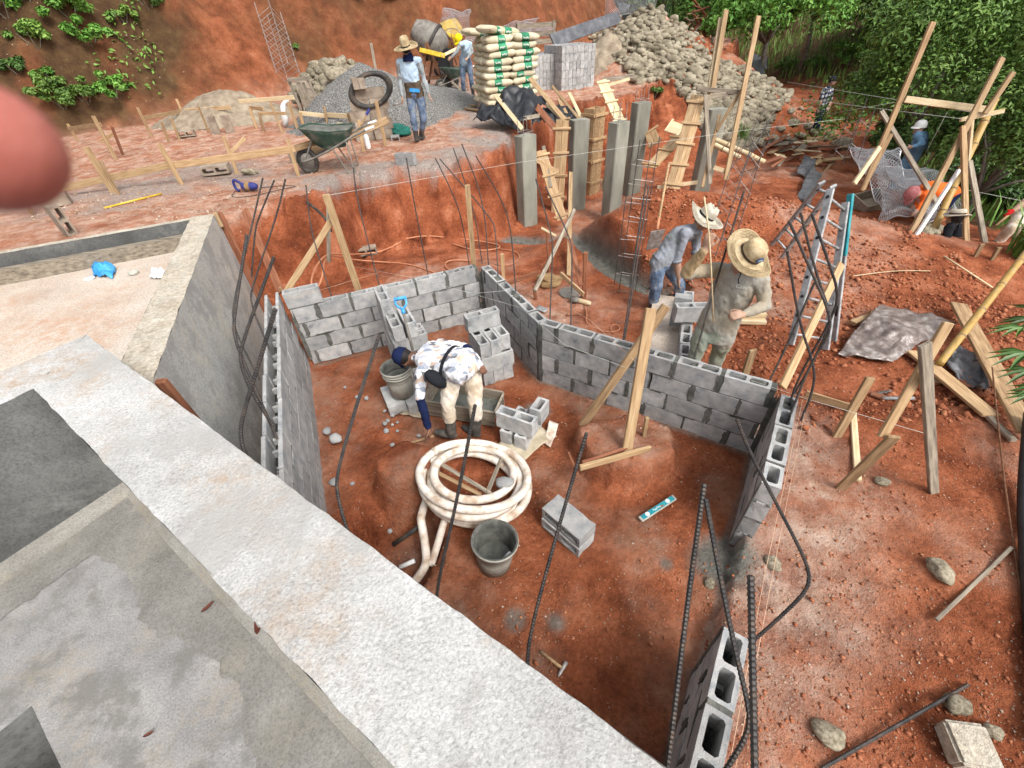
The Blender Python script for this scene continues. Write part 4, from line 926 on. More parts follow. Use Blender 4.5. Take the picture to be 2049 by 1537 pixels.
def panel(name, a, b, w, label, nbat=5, up=(0, -1, 0), m='wood', t=.022, boards=2, cat='formwork', over=.04):
    """shutter of parallel boards with cross battens"""
    a, b = Vector(a), Vector(b); rot = frame(a, b, up); L = (b-a).length
    root = empty(name, a, rot=rot.to_euler()); tag(root, label, cat)
    for k in range(boards):
        bw = w/boards; o = link('form_board', board_mesh(L*random.uniform(.985, 1.0), bw-.004, t), m, root, (0, (k-(boards-1)/2)*bw, random.uniform(-.002, .002)))
    for k in range(nbat):
        x = L*(.06+.86*k/max(1, nbat-1)); o = link('batten', board_mesh(w+over*2+random.uniform(-.03, .04), .045, .03), m, root, (x, -(w/2+over), t/2+.015), (0, random.uniform(-.0, .0), math.pi/2+random.uniform(-.06, .06)))
    return root
yy = c2.y-.05
panel('column_form', aty(1113, 446, yy-.1), aty(1126, 238, yy+.05), .27, 'pale battened form board upright beside the second column', 5, up=(0, -1, .0))
# boxed column: four shutters with yokes
bx = [at(*q, .78) for q in ((1166, 216), (1191, 219), (1216, 214))]; cen = (bx[0]+bx[2])/2
root = empty('column_form', (bx[1].x, bx[1].y, -1.3)); tag(root, 'tall wooden box form with yoke battens round the third column', 'formwork')
u = (bx[0]-bx[1]).normalized(); w = (bx[2]-bx[1]); w = (w-u*w.dot(u)).normalized(); la, lw = .31, .34; H_ = 2.1
for nm, p0, dirv, L in (('left_shutter', V(0, 0, 0), u, la), ('right_shutter', V(0, 0, 0), w, lw), ('rear_shutter', u*la, w, lw), ('end_shutter', w*lw, u, la)):
    nb_ = 2
    for k in range(nb_):
        q = p0+dirv*(L*(k+.5)/nb_); mb = MB(); mb.box(q+V(0, 0, H_/2-random.uniform(0, .04)), (L/nb_-.004, .022, H_), Matrix((dirv, V(-dirv.y, dirv.x, 0), V(0, 0, 1))).transposed()); mb.build('form_board', 'wood_old' if 'right' in nm else 'wood', root)
for k in range(5):
    z = .08+k*.47
    for p0, dirv, L, off in ((V(0, 0, 0), u, la, -w), (V(0, 0, 0), w, lw, -u)):
        mb = MB(); mb.box(p0+dirv*(L/2)+off*.03+V(0, 0, z), (L+.14, .03, .05), Matrix((dirv, V(-dirv.y, dirv.x, 0), V(0, 0, 1))).transposed()); mb.build('yoke', 'wood', root)
panel('column_form', aty(1345, 380, 8.6), aty(1398, 190, 9.4), .27, 'big battened form leaning in front of the right-hand column', 5, up=(-.4, -1, .2))
panel('column_form', aty(1243, 248, 11.9), aty(1203, 160, 12.9), .27, 'pale form panel with dark battens leaning on the red bank', 5, up=(.2, -.8, .6), m='wood_pale')
panel('column_form', aty(1300, 335, 8.9), aty(1362, 272, 9.7), .25, 'form panel lying slanted at the foot of the leaning form', 3, up=(-.5, -.5, .7))
panel('column_form', aty(1125, 440, 8.9), aty(1082, 300, 9.6), .22, 'form panel leaning between the first two columns', 4, up=(.3, -1, .2))
panel('column_form', aty(1338, 252, 10.8), aty(1366, 262, 10.6), .35, 'small whitish form panel lying behind the leaning form', 2, up=(0, -.5, .85), m='wood_pale')
panel('column_form', aty(1300, 262, 10.8), aty(1312, 290, 10.4), .25, 'short form panel behind the farthest column', 2, up=(-.5, -.6, .6))
def B(name, a, b, w, t, m, label, up=(0, -1, .3), cat='plank', group=None): return board(name, aty(*a), aty(*b), w, t, m, label, cat, group, up)
for i, (a_, b2, w_, m_, lb) in enumerate((
    ((991, 190, 11.9), (1045, 258, 10.2), .09, 'wood_pale', 'pale plank leaning from the cement bags down to the first column'),
    ((1060, 156, 12.6), (1130, 240, 10.9), .10, 'wood', 'long plank sloping down beside the stacked grey blocks'),
    ((1066, 205, 11.6), (1112, 258, 10.5), .13, 'wood_red', 'wide brown plank leaning under the black plastic'),
    ((1089, 205, 11.9), (1129, 242, 10.9), .07, 'wood_pale', 'narrow pale plank between the leaning planks'),
    ((1105, 172, 12.9), (1160, 240, 11.1), .06, 'wood', 'thin plank leaning before the tall block stack'),
    ((1118, 198, 12.3), (1138, 238, 11.2), .09, 'wood', 'short plank leaning behind the second column'),
    ((1139, 186, 12.6), (1165, 240, 11.2), .08, 'wood_pale', 'plank leaning against the boxed form from the left'),
    ((1048, 237, 10.9), (1090, 230, 11.2), .08, 'wood_grey', 'level timber lying across the black plastic'),
    ((1058, 312, 9.5), (1118, 345, 9.4), .08, 'wood', 'brace sloping from the first column to the second'),
    ((1087, 292, 9.7), (1102, 375, 9.2), .07, 'wood_grey', 'weathered timber upright between the first two columns'),
    ((1142, 345, 8.7), (1138, 552, 6.2), .07, 'wood', 'yellowish post standing in front of the second column'),
    ((1205, 160, 13.6), (1268, 152, 13.8), .10, 'wood_grey', 'plank lying on the terrace edge below the stones'),
    ((1212, 172, 13.2), (1260, 158, 13.5), .07, 'wood_pale', 'second plank lying below the stone heap'),
    ((1206, 380, 9.4), (1228, 300, 9.9), .10, 'wood', 'board hidden behind the boxed form, lower edge showing'),
    ((1315, 375, 8.9), (1395, 365, 9.0), .07, 'wood_pale', 'pale timber lying behind the earth mound'))):
    B('plank', a_, b2, w_, .025, m_, lb)
# ================================================================== stakes and rails on the terrace
def stake(u0, v0, u1, v1, w, t, m, label, group=None, dy=0, y=None, sink=.12, name='stake', cat='stake', up=(0, -1, .2)):
    """upright driven into the ground at (u0, v0), top seen at (u1, v1)"""
    b = hit(u0, v0) if y is None else aty(u0, v0, y); tp = aty(u1, v1, b.y+dy); b = b+(b-tp).normalized()*sink
    return board(name, b, tp, w, t, m, label, cat, group, up)
def rail(u0, v0, u1, v1, w, t, m, label, y0=None, y1=None, ref0=None, ref1=None, name='rail', cat='rail', group=None):
    """board seen from (u0, v0) to (u1, v1), hung at the depth of the ground points ref0, ref1"""
    a = aty(u0, v0, hit(*ref0).y if ref0 else y0); b = aty(u1, v1, hit(*ref1).y if ref1 else y1)
    return board(name, a, b, t, w, m, label, cat, group)
TS = [(227, 386, 172, 294, .10, 'wood', 'thick splintered stake at the left end of the near timber rail'), (238, 390, 200, 321, .05, 'wood_old', 'dark stake beside the thick splintered one'),
 (364, 369, 318, 287, .08, 'wood', 'leaning stake in the middle of the near timber rail'), (475, 348, 447, 273, .06, 'wood', 'stake behind the near rail next to the tan block'), (597, 352, 576, 278, .06, 'wood', 'stake at the right end of the near rail, before the wheelbarrow'),
 (156, 283, 135, 248, .06, 'wood', 'short pale stake at the far left of the rear rails'), (232, 319, 186, 232, .08, 'wood', 'tall stake left of the rear rails'), (246, 310, 224, 254, .06, 'wood_red', 'reddish stake beside the tall left one'),
 (304, 274, 275, 215, .06, 'wood', 'stake at the left end of the long rear rail'), (338, 285, 323, 244, .06, 'wood_old', 'left of the two dark short stakes'), (359, 279, 342, 237, .06, 'wood_old', 'right of the two dark short stakes'),
 (376, 250, 353, 198, .06, 'wood', 'stake before the brown earth heap'), (417, 262, 396, 212, .05, 'wood_old', 'thin stake right of the brown earth heap'), (514, 257, 499, 215, .06, 'wood', 'stake left of the white sack on a stick'), (528, 264, 518, 225, .06, 'wood_old', 'dark stake near the white sack'),
 (566, 267, 541, 205, .05, 'wood', 'slim stake before the small stone heap'), (597, 262, 577, 205, .07, 'wood', 'brown stake draped with a white sack'), (612, 272, 600, 225, .07, 'wood', 'stake carrying the left end of the pale rails'), (659, 266, 648, 212, .05, 'wood_old', 'very dark slim stake in the pale rails'), (706, 270, 696, 226, .06, 'wood_old', 'dark stake behind the wheelbarrow handles'), (634, 275, 627, 244, .05, 'wood', 'short stake in the gravel patch'),
 (772, 292, 752, 201, .07, 'wood', 'pale stake in front of the tan block stack'), (728, 304, 718, 240, .06, 'wood', 'stake just behind the wheelbarrow'), (64, 430, 52, 400, .05, 'wood_old', 'short stake below the finger')]
for u0, v0, u1, v1, w, m, lb in TS: stake(u0, v0, u1, v1, w, .025, m, lb)
for (u0, v0, u1, v1, w, m, lb, r0, r1) in (
 (100, 382, 343, 330, .11, 'wood', 'left length of the near timber rail on the terrace', (240, 388), (364, 368)), (344, 331, 590, 298, .11, 'wood', 'right length of the near timber rail, ending behind the wheelbarrow', (364, 368), (597, 352)), (588, 298, 640, 282, .1, 'wood_old', 'short rail end tucked behind the wheelbarrow tray', (597, 352), (620, 345)),
 (137, 258, 202, 249, .08, 'wood', 'short rear rail at the far left', (156, 283), (232, 318)), (202, 283, 226, 268, .08, 'wood', 'stub rail between the left stakes', (232, 318), (246, 309)), (288, 236, 369, 222, .09, 'wood_old', 'long rear rail, left length', (304, 273), (376, 249)), (367, 222, 462, 215, .09, 'wood', 'long rear rail, right length before the earth heap', (376, 249), (470, 250)),
 (478, 203, 588, 195, .09, 'wood_pale', 'pale upper rail left of the small stone heap', (514, 256), (597, 261)), (500, 216, 527, 218, .08, 'wood', 'short rail by the green sack', (514, 256), (528, 263)), (518, 227, 572, 227, .07, 'wood', 'lower rail near the white sack', (528, 263), (565, 266)), (599, 226, 652, 232, .09, 'wood_pale', 'pale rail left of the gravel, upper', (611, 270), (659, 265)), (655, 230, 702, 233, .10, 'wood_pale', 'pale rail right of the dark stake', (659, 265), (706, 268)), (657, 246, 702, 252, .08, 'wood_pale', 'lower pale rail right of the dark stake', (659, 265), (706, 268)),
 (456, 310, 490, 276, .06, 'wood', 'short timber propped on the near rail', (470, 340), (480, 330))):
    rail(u0, v0, u1, v1, w, .025, m, lb, ref0=r0, ref1=r1)
for (u0, v0, u1, v1, lb) in ((598, 210, 577, 160, 'left post of the timber frame before the small stone heap'), (649, 232, 615, 157, 'right post of the timber frame before the small stone heap'), (628, 222, 606, 165, 'inner post of the timber frame before the stone heap'), (612, 214, 597, 165, 'second inner post of the timber frame')):
    stake(u0, v0, u1, v1, .07, .03, 'wood_grey', lb, y=13.6)
rail(577, 160, 616, 157, .08, .03, 'wood_grey', 'top rail of the timber frame before the small stone heap', y0=13.55, y1=13.55)
mb = MB(); mb.tube(smooth_path([aty(577, 200, 13.3), aty(567, 207, 13.3), aty(566, 225, 13.2), aty(572, 240, 13.2), aty(570, 252, 13.2)], .06), [.03, .05, .05, .06, .07, .07, .06, .07, .08, .08, .06, .05, .05, .05, .05, .05, .05, .05, .05, .05][:len(smooth_path([aty(577, 200, 13.3), aty(567, 207, 13.3), aty(566, 225, 13.2), aty(572, 240, 13.2), aty(570, 252, 13.2)], .06))], 8); o = mb.build('cloth_sack', 'white_pl', None, True); tag(o, 'dirty white sack hanging down from a brown stake', 'sack')
o = link('rolled_sack', icos(3, 77, .25, .8), 'teal_cloth', None, hit(485, 232)+V(0, 0, .14), (0, 0, .4), (.24, .18, .2)); tag(o, 'green and white stuffed sack behind the rear rails', 'sack')
# yellow pipe, drill, bottle, green cloth
line('yellow_pipe', [hit(210, 419, .02), hit(325, 390, .02)], .014, 'yellow_paint', 'thin yellow pipe lying on the terrace ground', 'pipe', n=8)
mb = MB(); B0 = hit(600, 325)
bt = empty('water_bottle', hit(738, 298)); tag(bt, 'clear plastic water bottle with blue cap beside a stake', 'bottle')
MB().lathe([(0, 0), (.05, 0), (.055, .02), (.055, .14), (.05, .17), (.055, .19), (.05, .24), (.025, .29), (.025, .31), (0, .31)], 14).build('body', 'white_pl', bt, True); MB().lathe([(.03, .285), (.032, .34), (.02, .36), (0, .36)], 12).build('cap', 'blue_pl', bt, True)
o = link('green_bundle', icos(4, 12, .35, .6), 'teal_cloth', None, hit(797, 272)+V(0, 0, .12), (0, .1, .3), (.30, .20, .2)); tag(o, 'crumpled teal cloth bundle at the foot of the tan block stack', 'cloth')
blk(hit(792, 280)+V(0, 0, .03), V(.98, .15, 0), 'half-buried tan block under the teal bundle', lay='side', old=True, half=True)
# demolition hammer lying at the edge
dr = hit(492, 384); rt = empty('concrete_vibrator', dr); rt.rotation_euler = (0, 0, -.15); tag(rt, 'blue handheld concrete vibrator lying at the terrace edge', 'power tool')
mb = MB(); mb.tube(smooth_path([(-.10, 0, .02), (-.16, 0, .04), (-.15, 0, .20), (-.05, 0, .16), (0, 0, .10)], .03), .022, 8); mb.build('handle', 'navy_pl', rt, True)
MB().lathe([(0, -.02), (.05, -.02), (.062, .02), (.06, .16), (.045, .22), (.03, .24), (0, .24)], 14, Matrix.Translation((0, 0, .085)) @ Matrix.Rotation(math.pi/2, 4, 'Y')).build('motor', 'navy_pl', rt, True)
MB().lathe([(.064, .05), (.066, .06), (.066, .12), (.064, .13)], 14, Matrix.Translation((0, 0, .085)) @ Matrix.Rotation(math.pi/2, 4, 'Y')).build('grip_band', 'canvas', rt, True)
hp = [aty(512, 384, dr.y), aty(560, 388, dr.y-.1), aty(600, 395, dr.y-.35), aty(625, 412, dr.y-.75), aty(655, 440, dr.y-1.15), aty(662, 462, dr.y-1.4)]
line('vibrator_hose', smooth_path(hp, .05), .02, 'rubber', 'thick black vibrator hose drooping over the terrace edge', 'hose', n=8)
line('power_cable', smooth_path([dr+V(-.15, -.05, .03), dr+V(-.1, -.35, .02), dr+V(.3, -.4, .03), dr+V(.65, -.1, .03), dr+V(.9, .05, .02), dr+V(.5, .15, .02), dr+V(.2, .1, .02)], .04), .006, 'black', 'thin black cable looped round the blue vibrator', 'cable')

# ================================================================== wheelbarrow
def wheelbarrow(loc, rz, label, green='green_metal', load=True):
    r = empty('wheelbarrow', loc, rz); tag(r, label, 'wheelbarrow')
    # x points to the wheel; tray
    rim = [(-.40, .27), (-.34, .31), (0, .33), (.34, .28), (.45, .18), (.47, 0)]; rim = rim+[(x, -y) for x, y in rim[-2::-1]]
    bot = [(-.22, .15), (-.2, .17), (0, .18), (.14, .15), (.18, .1), (.19, 0)]; bot = bot+[(x, -y) for x, y in bot[-2::-1]]
    n = len(rim); mb = MB(); rows = 6
    for k in range(rows+1):
        t = k/rows; e = t**.8
        mb.v += [(b[0]*(1-e)+a[0]*e, b[1]*(1-e)+a[1]*e, .36+.24*t+.05*t*(a[0] > .2)) for a, b in zip(rim, bot)]
    for k in range(rows):
        for i in range(n): mb.f.append((k*n+i, k*n+(i+1) % n, (k+1)*n+(i+1) % n, (k+1)*n+i)); mb.mi.append(0)
    mb.f.append(tuple(range(n))); mb.mi.append(0)
    o = mb.build('tray', green, r, True); sm = o.modifiers.new('s', 'SOLIDIFY'); sm.thickness = .006
    MB().tube([(a[0], a[1], .60+.05*(a[0] > .2)) for a in rim]+[(rim[0][0], rim[0][1], .6)], .011, 6).build('rim_bead', green, r, True)
    if load:
        mb = MB(); mb.v = [(a[0]*.92, a[1]*.92, .585+.05*(a[0] > .2)) for a in rim]+[(0, 0, .63)]; mb.f = [(i, (i+1) % n, n) for i in range(n)]; mb.mi = [0]*n; mb.build('mortar_load', 'mortar_wet', r, True)
    w = empty('wheel', (.52, 0, .19)); w.parent = r
    mb = MB(); n1, n2 = 28, 8
    for i in range(n1):
        t = 2*math.pi*i/n1
        for j in range(n2): q = 2*math.pi*j/n2; rr = .15+.042*math.cos(q); mb.v.append((rr*math.cos(t), .045*math.sin(q), rr*math.sin(t)))
    for i in range(n1):
        for j in range(n2): mb.f.append((i*n2+j, i*n2+(j+1) % n2, ((i+1) % n1)*n2+(j+1) % n2, ((i+1) % n1)*n2+j)); mb.mi.append(0)
    mb.build('tyre', 'rubber', w, True); MB().lathe([(0, -.02), (.12, -.02), (.13, 0), (.12, .02), (0, .02)], 16, Matrix.Rotation(math.pi/2, 4, 'X')).build('rim', 'grey_metal', w, True)
    for s in (-1, 1):
        MB().tube(smooth_path([(.62, s*.09, .20), (.45, s*.12, .22), (0, s*.2, .35), (-.45, s*.27, .52), (-.80, s*.28, .60)], .06), .016, 7).build('handle', 'grey_metal', r, True)
        MB().tube([(-.28, s*.24, .45), (-.30, s*.25, .02), (-.18, s*.24, .0), (-.02, s*.2, .34)], .013, 6).build('leg', 'grey_metal', r, True)
        MB().tube([(.56, s*.10, .19), (.30, s*.14, .50)], .012, 6).build('strut', 'grey_metal', r)
        MB().tube([(-.66, s*.28, .575), (-.82, s*.28, .605)], .02, 7).build('grip', 'white_pl', r)
    MB().tube([(-.30, -.25, .1), (-.30, .25, .1)], .01, 6).build('leg_brace', 'grey_metal', r)
    return r
wc = hit(658, 344); wb = wheelbarrow(V(wc.x+.2, wc.y+.05, .44), R(187), 'green wheelbarrow full of wet mortar at the terrace edge'); wb.scale = (.98, 1.0, 1.15)
wc = hit(915, 182); wheelbarrow(V(wc.x, wc.y, wc.z), R(200), 'dark green wheelbarrow beside the mixer', load=False)
B('plank', (606, 312, 9.0), (776, 240, 9.9), .13, .03, 'wood_old', 'dark plank resting across the back of the wheelbarrow')
sh = empty('shovel', aty(712, 272, 9.1)); tag(sh, 'shovel with blue grip standing in the wheelbarrow', 'shovel')
q0, q1 = aty(712, 272, 9.1)-sh.location, aty(739, 218, 9.3)-sh.location; MB().tube([q0, q0+(q1-q0)*.8], .016, 8).build('shaft', 'wood_old', sh); MB().tube([q0+(q1-q0)*.78, q1], .024, 8).build('grip', 'navy_pl', sh)

# ================================================================== mixers and the far equipment
def mixer(loc, rz, label, m, s=1.0, tilt=R(55)):
    r = empty('cement_mixer', loc, rz); r.scale = (s, s, s); tag(r, label, 'cement mixer')
    Mx = Matrix.Translation((0, 0, 1.15)) @ Matrix.Rotation(tilt, 4, 'Y')
    MB().lathe([(0, -.42), (.28, -.42), (.42, -.22), (.45, .05), (.36, .34), (.25, .52), (.255, .54), (.24, .53), (.34, .33), (.42, .05), (.40, -.2), (0, -.35)], 26, Mx).build('drum', m, r, True)
    MB().lathe([(.455, -.10), (.49, -.09), (.49, -.03), (.455, -.02)], 26, Mx).build('ring_gear', 'steel', r, True)
    for sgn in (-1, 1):
        MB().beam((-.35, sgn*.5, 0.08), (0, sgn*.52, 1.15), .06, .06).build('frame_leg', 'rust', r); MB().beam((.4, sgn*.5, .08), (0, sgn*.52, 1.15), .06, .06).build('frame_leg', 'rust', r)
        mb = MB(); mb.lathe([(0, -.05), (.16, -.05), (.18, 0), (.16, .05), (0, .05)], 18, Matrix.Translation((-.4, sgn*.58, .18)) @ Matrix.Rotation(math.pi/2, 4, 'X')); mb.build('wheel', 'rubber', r, True)
    MB().beam((-.6, 0, .3), (.6, 0, .3), .5, .05).build('chassis', 'rust', r)
    mb = MB(); n = 24; pts = [(math.cos(2*math.pi*k/n)*.40, -.66, 1.0+math.sin(2*math.pi*k/n)*.40) for k in range(n+1)]; mb.tube(pts, .014, 6)
    for k in range(4): mb.tube([(0, -.66, 1.0), (math.cos(k*math.pi/2)*.4, -.66, 1.0+math.sin(k*math.pi/2)*.4)], .01, 5)
    mb.build('hand_wheel', 'rust', r)
    mb = MB(); mb.box((-.35, .0, .75), (.35, .5, .45)); mb.build('engine_box', 'black', r)
    return r
mg = hit(880, 182); mx = mixer(V(mg.x-.1, mg.y+.4, mg.z), R(172), 'big grey cement mixer with tilted drum behind the walking man', 'grey_metal', 1.12)
mg2 = hit(915, 150); mixer(V(mg2.x-.15, mg2.y-.6, mg2.z), R(15), 'yellow-rimmed second cement mixer behind the person in the yellow cap', 'yellow_paint', 1.05)
B('plank', (840, 100, mg.y-.2), (890, 112, mg.y-.5), .12, .04, 'yellow_paint', 'yellow plank forming the mixer loading table', cat='plank'); B('plank', (885, 112, mg.y-.5), (925, 92, mg.y), .08, .04, 'wood_pale', 'pale plank running up to the mixer drum')
B('plank', (850, 178, mg.y-.6), (905, 186, mg.y-.5), .25, .04, 'wood_grey', 'grey planks under the mixer'); B('plank', (905, 165, mg.y-.7), (945, 200, mg.y-1.6), .07, .05, 'wood_grey', 'timber prop slanting down beside the far wheelbarrow')
stake(757, 165, 742, 86, .08, .05, 'wood_grey', 'upright grey post behind the gravel heap', y=17.5); 
def netting(name, pts, nu, nv, label, r=.0025, seed=1, bump=.1, cell=None, m='wire'):
    """twisted wire netting, every wire a thin rod"""
    a, b, c, d = map(Vector, pts); P = []
    for j in range(nv+1):
        for i in range(nu+1):
            s, t = (i+(.5 if j % 2 else 0))/nu, j/nv; P.append((a*(1-s)+b*s)*(1-t)+(d*(1-s)+c*s)*t)
    A = np.array(P); n = fbm(A*1.3, 3, seed); n2_ = fbm(A*1.3+9, 3, seed+1)
    nrm = (b-a).cross(d-a).normalized(); ed = (b-a).normalized()
    P = [p+nrm*float(bump*k)+ed*float(bump*.5*k2) for p, k, k2 in zip(P, n, n2_)]
    mb = MB()
    for j in range(nv):
        for i in range(nu+1):
            k = j*(nu+1)+i
            for q in ((k+nu+1), (k+nu if j % 2 == 0 else k+nu+2)):
                ii = i+(0 if q == k+nu+1 else (-1 if j % 2 == 0 else 1))
                if 0 <= ii <= nu and q < len(P): mb.tube([P[k], P[q]], r, 3, False)
    mb.tube(P[:nu+1], r*2, 4); mb.tube(P[-nu-1:], r*2, 4)
    o = mb.build(name, m); return tag(o, label, 'wire netting')
fy = 19.0
netting('wire_netting', [aty(868, 72, fy), aty(945, 72, fy), aty(940, 20, fy+.6), aty(892, 22, fy+.6)], 30, 26, 'upright sheet of wire netting behind the mixer', .004, 2, .25)
netting('wire_netting', [aty(935, 85, fy-.5), aty(1000, 88, fy-.5), aty(1010, 62, fy), aty(940, 60, fy)], 34, 14, 'wire netting sheet left of the cement bag top', .004, 3, .2)
netting('wire_netting', [aty(1000, 78, fy), aty(1040, 80, fy), aty(1080, 40, fy+1), aty(1010, 52, fy+1)], 26, 18, 'slanting netting behind the cement bags', .004, 4, .15)
netting('wire_netting', [aty(1040, 70, fy+.5), aty(1105, 72, fy+.5), aty(1112, 48, fy+2), aty(1050, 42, fy+2)], 40, 22, 'pile of bluish wire netting on a wooden crate', .005, 5, .08)
netting('wire_netting', [aty(1215, 38, 21.5), aty(1310, 20, 22), aty(1318, -14, 22.4), aty(1212, -16, 22)], 40, 22, 'netting standing at the top of the stone heap', .004, 6, .1)
cr = aty(1072, 94, fy+.2); rt = empty('crate', cr); tag(rt, 'wooden crate under the bluish wire netting', 'crate')
for k in range(3): mb = MB(); mb.box((0, -.3, .15+.22*k), (1.3, .03, .14)); mb.build('slat', 'wood_grey', rt)
for s in (-1, 1):
    for k in range(3): mb = MB(); mb.box((s*.65, 0, .15+.22*k), (.03, .6, .14)); mb.build('slat', 'wood_grey', rt)
    mb = MB(); mb.box((s*.6, -.33, .35), (.08, .03, .7)); mb.build('corner_post', 'wood_grey', rt)
B('timber', (1105, 82, fy-1), (1240, 34, fy+2.5), .4, .05, 'sheet_grey', 'long dark sheet strip lying up the red ramp', cat='strip')
# far reinforcement cage lying on the bank
def cage(p0, p1, side, label, nst=9, r=.006, ext=.3, m='steel', name='rebar_cage', st=None):
    p0, p1 = Vector(p0), Vector(p1); d = (p1-p0).normalized(); u = d.cross(V(0, 1, 0)); u = u.normalized() if u.length > .1 else V(1, 0, 0); w = d.cross(u)
    rt = empty(name, p0); tag(rt, label, 'rebar cage'); cs = [(-1, -1), (1, -1), (1, 1), (-1, 1)]; L = (p1-p0).length
    for a, b in cs: MB().tube([u*(a*side/2)+w*(b*side/2), u*(a*side/2+random.uniform(-.02, .02))+w*(b*side/2)+d*(L+random.uniform(0, ext))], r, 5).build('bar', m, rt)
    for k in range(nst):
        q = d*(L*(k+.3)/nst); MB().tube([q+u*(a*side/2*1.1)+w*(b*side/2*1.1)+d*random.uniform(-.012, .012) for a, b in cs+cs[:1]], r*.75, 5).build('stirrup', st or m, rt)
    return rt
cage(aty(578, 150, 15.9), aty(540, 30, 17.6), .45, 'long grey reinforcement cage leaning on the red bank', 11, .011, .5, 'steel_pale')

# ================================================================== posts and boards round the pit
NB = [(1530/1, 0)]
stake(719, 585, 652, 389, .085, .04, 'wood', 'tall post behind the far wall with a brace nailed to it', y=5.35, sink=.3)
B('brace', (666, 438, 5.45), (572, 585, 4.9), .075, .025, 'wood', 'brace board sloping down from the tall post to the corner', up=(0, -1, .2), cat='board')
stake(658, 525, 657, 404, .05, .02, 'wood_grey', 'pointed grey lath hanging beside the tall post', y=5.75, sink=0)
B('board', (489, 420, 6.1), (563, 585, 4.95), .10, .025, 'wood_red', 'reddish board leaning behind the rebars at the platform corner', cat='board')
stake(566, 585, 559, 575, .03, .02, 'wood', 'small peg behind the left corner of the far wall', y=4.9)
stake(948, 530, 935, 370, .065, .04, 'wood_old', 'tall weathered post behind the far wall corner', y=5.6, sink=.3)
stake(1008, 566, 1005, 508, .055, .03, 'wood', 'short peg behind the slanting wall')
B('rail', (1012, 568, 5.3), (1078, 545, 5.6), .02, .07, 'wood_red', 'low formwork rail right of the short peg', up=(0, 0, 1), cat='rail')
B('brace', (1149, 420, 6.5), (1070, 582, 4.85), .05, .04, 'wood_grey', 'grey round-edged brace leaning over the low rails', cat='board'); stake(1072, 600, 1068, 572, .05, .03, 'wood_red', 'foot peg of the grey brace')
stake(1099, 545, 1093, 456, .035, .03, 'wood_red', 'thin reddish stake with a crosspiece on top'); B('crosspiece', (1083, 456, 6.0), (1113, 472, 5.9), .03, .02, 'wood_pale', 'small crosspiece nailed on the thin stake', cat='board')
B('rail', (1122, 548, 5.35), (1168, 590, 4.95), .02, .07, 'wood', 'yellow formwork rail running to the square stake', up=(0, 0, 1), cat='rail')
stake(1169, 606, 1172, 505, .055, .05, 'wood_red', 'square reddish stake at the end of the yellow rail'); B('board', (1140, 478, 5.9), (1163, 572, 5.2), .06, .02, 'wood_red', 'thin reddish board leaning by the yellow post', cat='board')
B('post', (1303, 617, 2.95), (1250, 925, 2.42), .085, .04, 'wood', 'pale post standing in the pit in front of the long wall', cat='post'); B('brace', (1333, 612, 3.25), (1165, 852, 2.95), .085, .035, 'wood_old', 'brown brace board crossing the pale post', cat='board', up=(.3, -1, .4))
board('board', at(1160, 936, -.49), at(1301, 897, -.48), .03, .06, 'wood', 'board lying on the pit mound at the post foot', 'board'); board('board', at(1165, 928, -.495), at(1255, 898, -.49), .03, .05, 'wood_red', 'second board lying behind the post foot', 'board')
stake(1284, 897, 1295, 835, .035, .025, 'wood', 'small peg beside the pale post foot', y=2.62, sink=.05); stake(1150, 935, 1138, 905, .02, .015, 'wood_red', 'tiny peg on the pit mound', y=2.36)
stake(1490, 752, 1507, 700, .07, .03, 'wood_old', 'short brown stake behind the long wall, right of the straw-hat worker', y=3.15, sink=.3)
B('board', (1684, 528, 4.0), (1566, 775, 3.0), .085, .03, 'wood', 'long yellowish board leaning before the ladder', cat='board'); B('board', (1640, 620, 3.7), (1560, 775, 3.1), .03, .03, 'wood_red', 'thin dark red stick beside the leaning board', cat='board')
board('post', hit(1884, 985)+V(0, 0, -.1), aty(1850, 688, hit(1884, 985).y+.12), .07, .03, 'wood_grey', 'weathered grey post with black stains on the right', 'post', up=(.2, -1, 0))
pp = hit(1884, 985); q0 = aty(1898, 645, pp.y+.25); q1 = aty(1765, 875, pp.y+.02); board('brace', q0, q1, .055, .03, 'wood', 'upper brace board sloping down from the grey post', 'board', up=(-.3, -1, .3)); q2 = hit(1682, 975); board('brace', q1+V(.03, -.04, .05), q2+V(0, 0, -.05), .075, .025, 'wood_old', 'lower wide brace board reaching the red ground', 'board', up=(-.3, -1, .3))
stake(1675, 872, 1742, 755, .08, .03, 'wood_old', 'slanting brown stake left of the long brace', dy=.12, sink=.05)
board('rail', hit(1606, 798, .07), hit(1706, 828, .06), .02, .08, 'wood', 'board on edge on the ground beside the short wall', 'rail'); board('rail', hit(1703, 822, .03), hit(1713, 965, .03), .05, .03, 'wood_pale', 'pale lath lying towards the camera', 'board')
def lie(u0, v0, u1, v1, w, t, m, lb, cat='plank', dz=.03, dz2=None): return board('plank', hit(u0, v0, dz), hit(u1, v1, dz if dz2 is None else dz2), w, t, m, lb, cat)
lie(1905, 625, 2040, 890, .16, .035, 'wood_old', 'wide old plank lying diagonally at the right edge', dz=.12); lie(1822, 712, 1975, 842, .15, .03, 'wood', 'broad board sticking out from under the crumpled sheet', dz=.06); lie(1960, 830, 2020, 890, .05, .03, 'wood_grey', 'grey stick beside the wide plank', dz=.05); lie(1735, 640, 1800, 655, .10, .05, 'wood_pale', 'pale timber poking out behind the crumpled sheet', dz=.08); lie(1700, 655, 1770, 630, .08, .05, 'wood', 'timber behind the crumpled sheet', dz=.06); lie(1850, 760, 1900, 770, .12, .02, 'wood_pale', 'short board under the grey post', dz=.04)
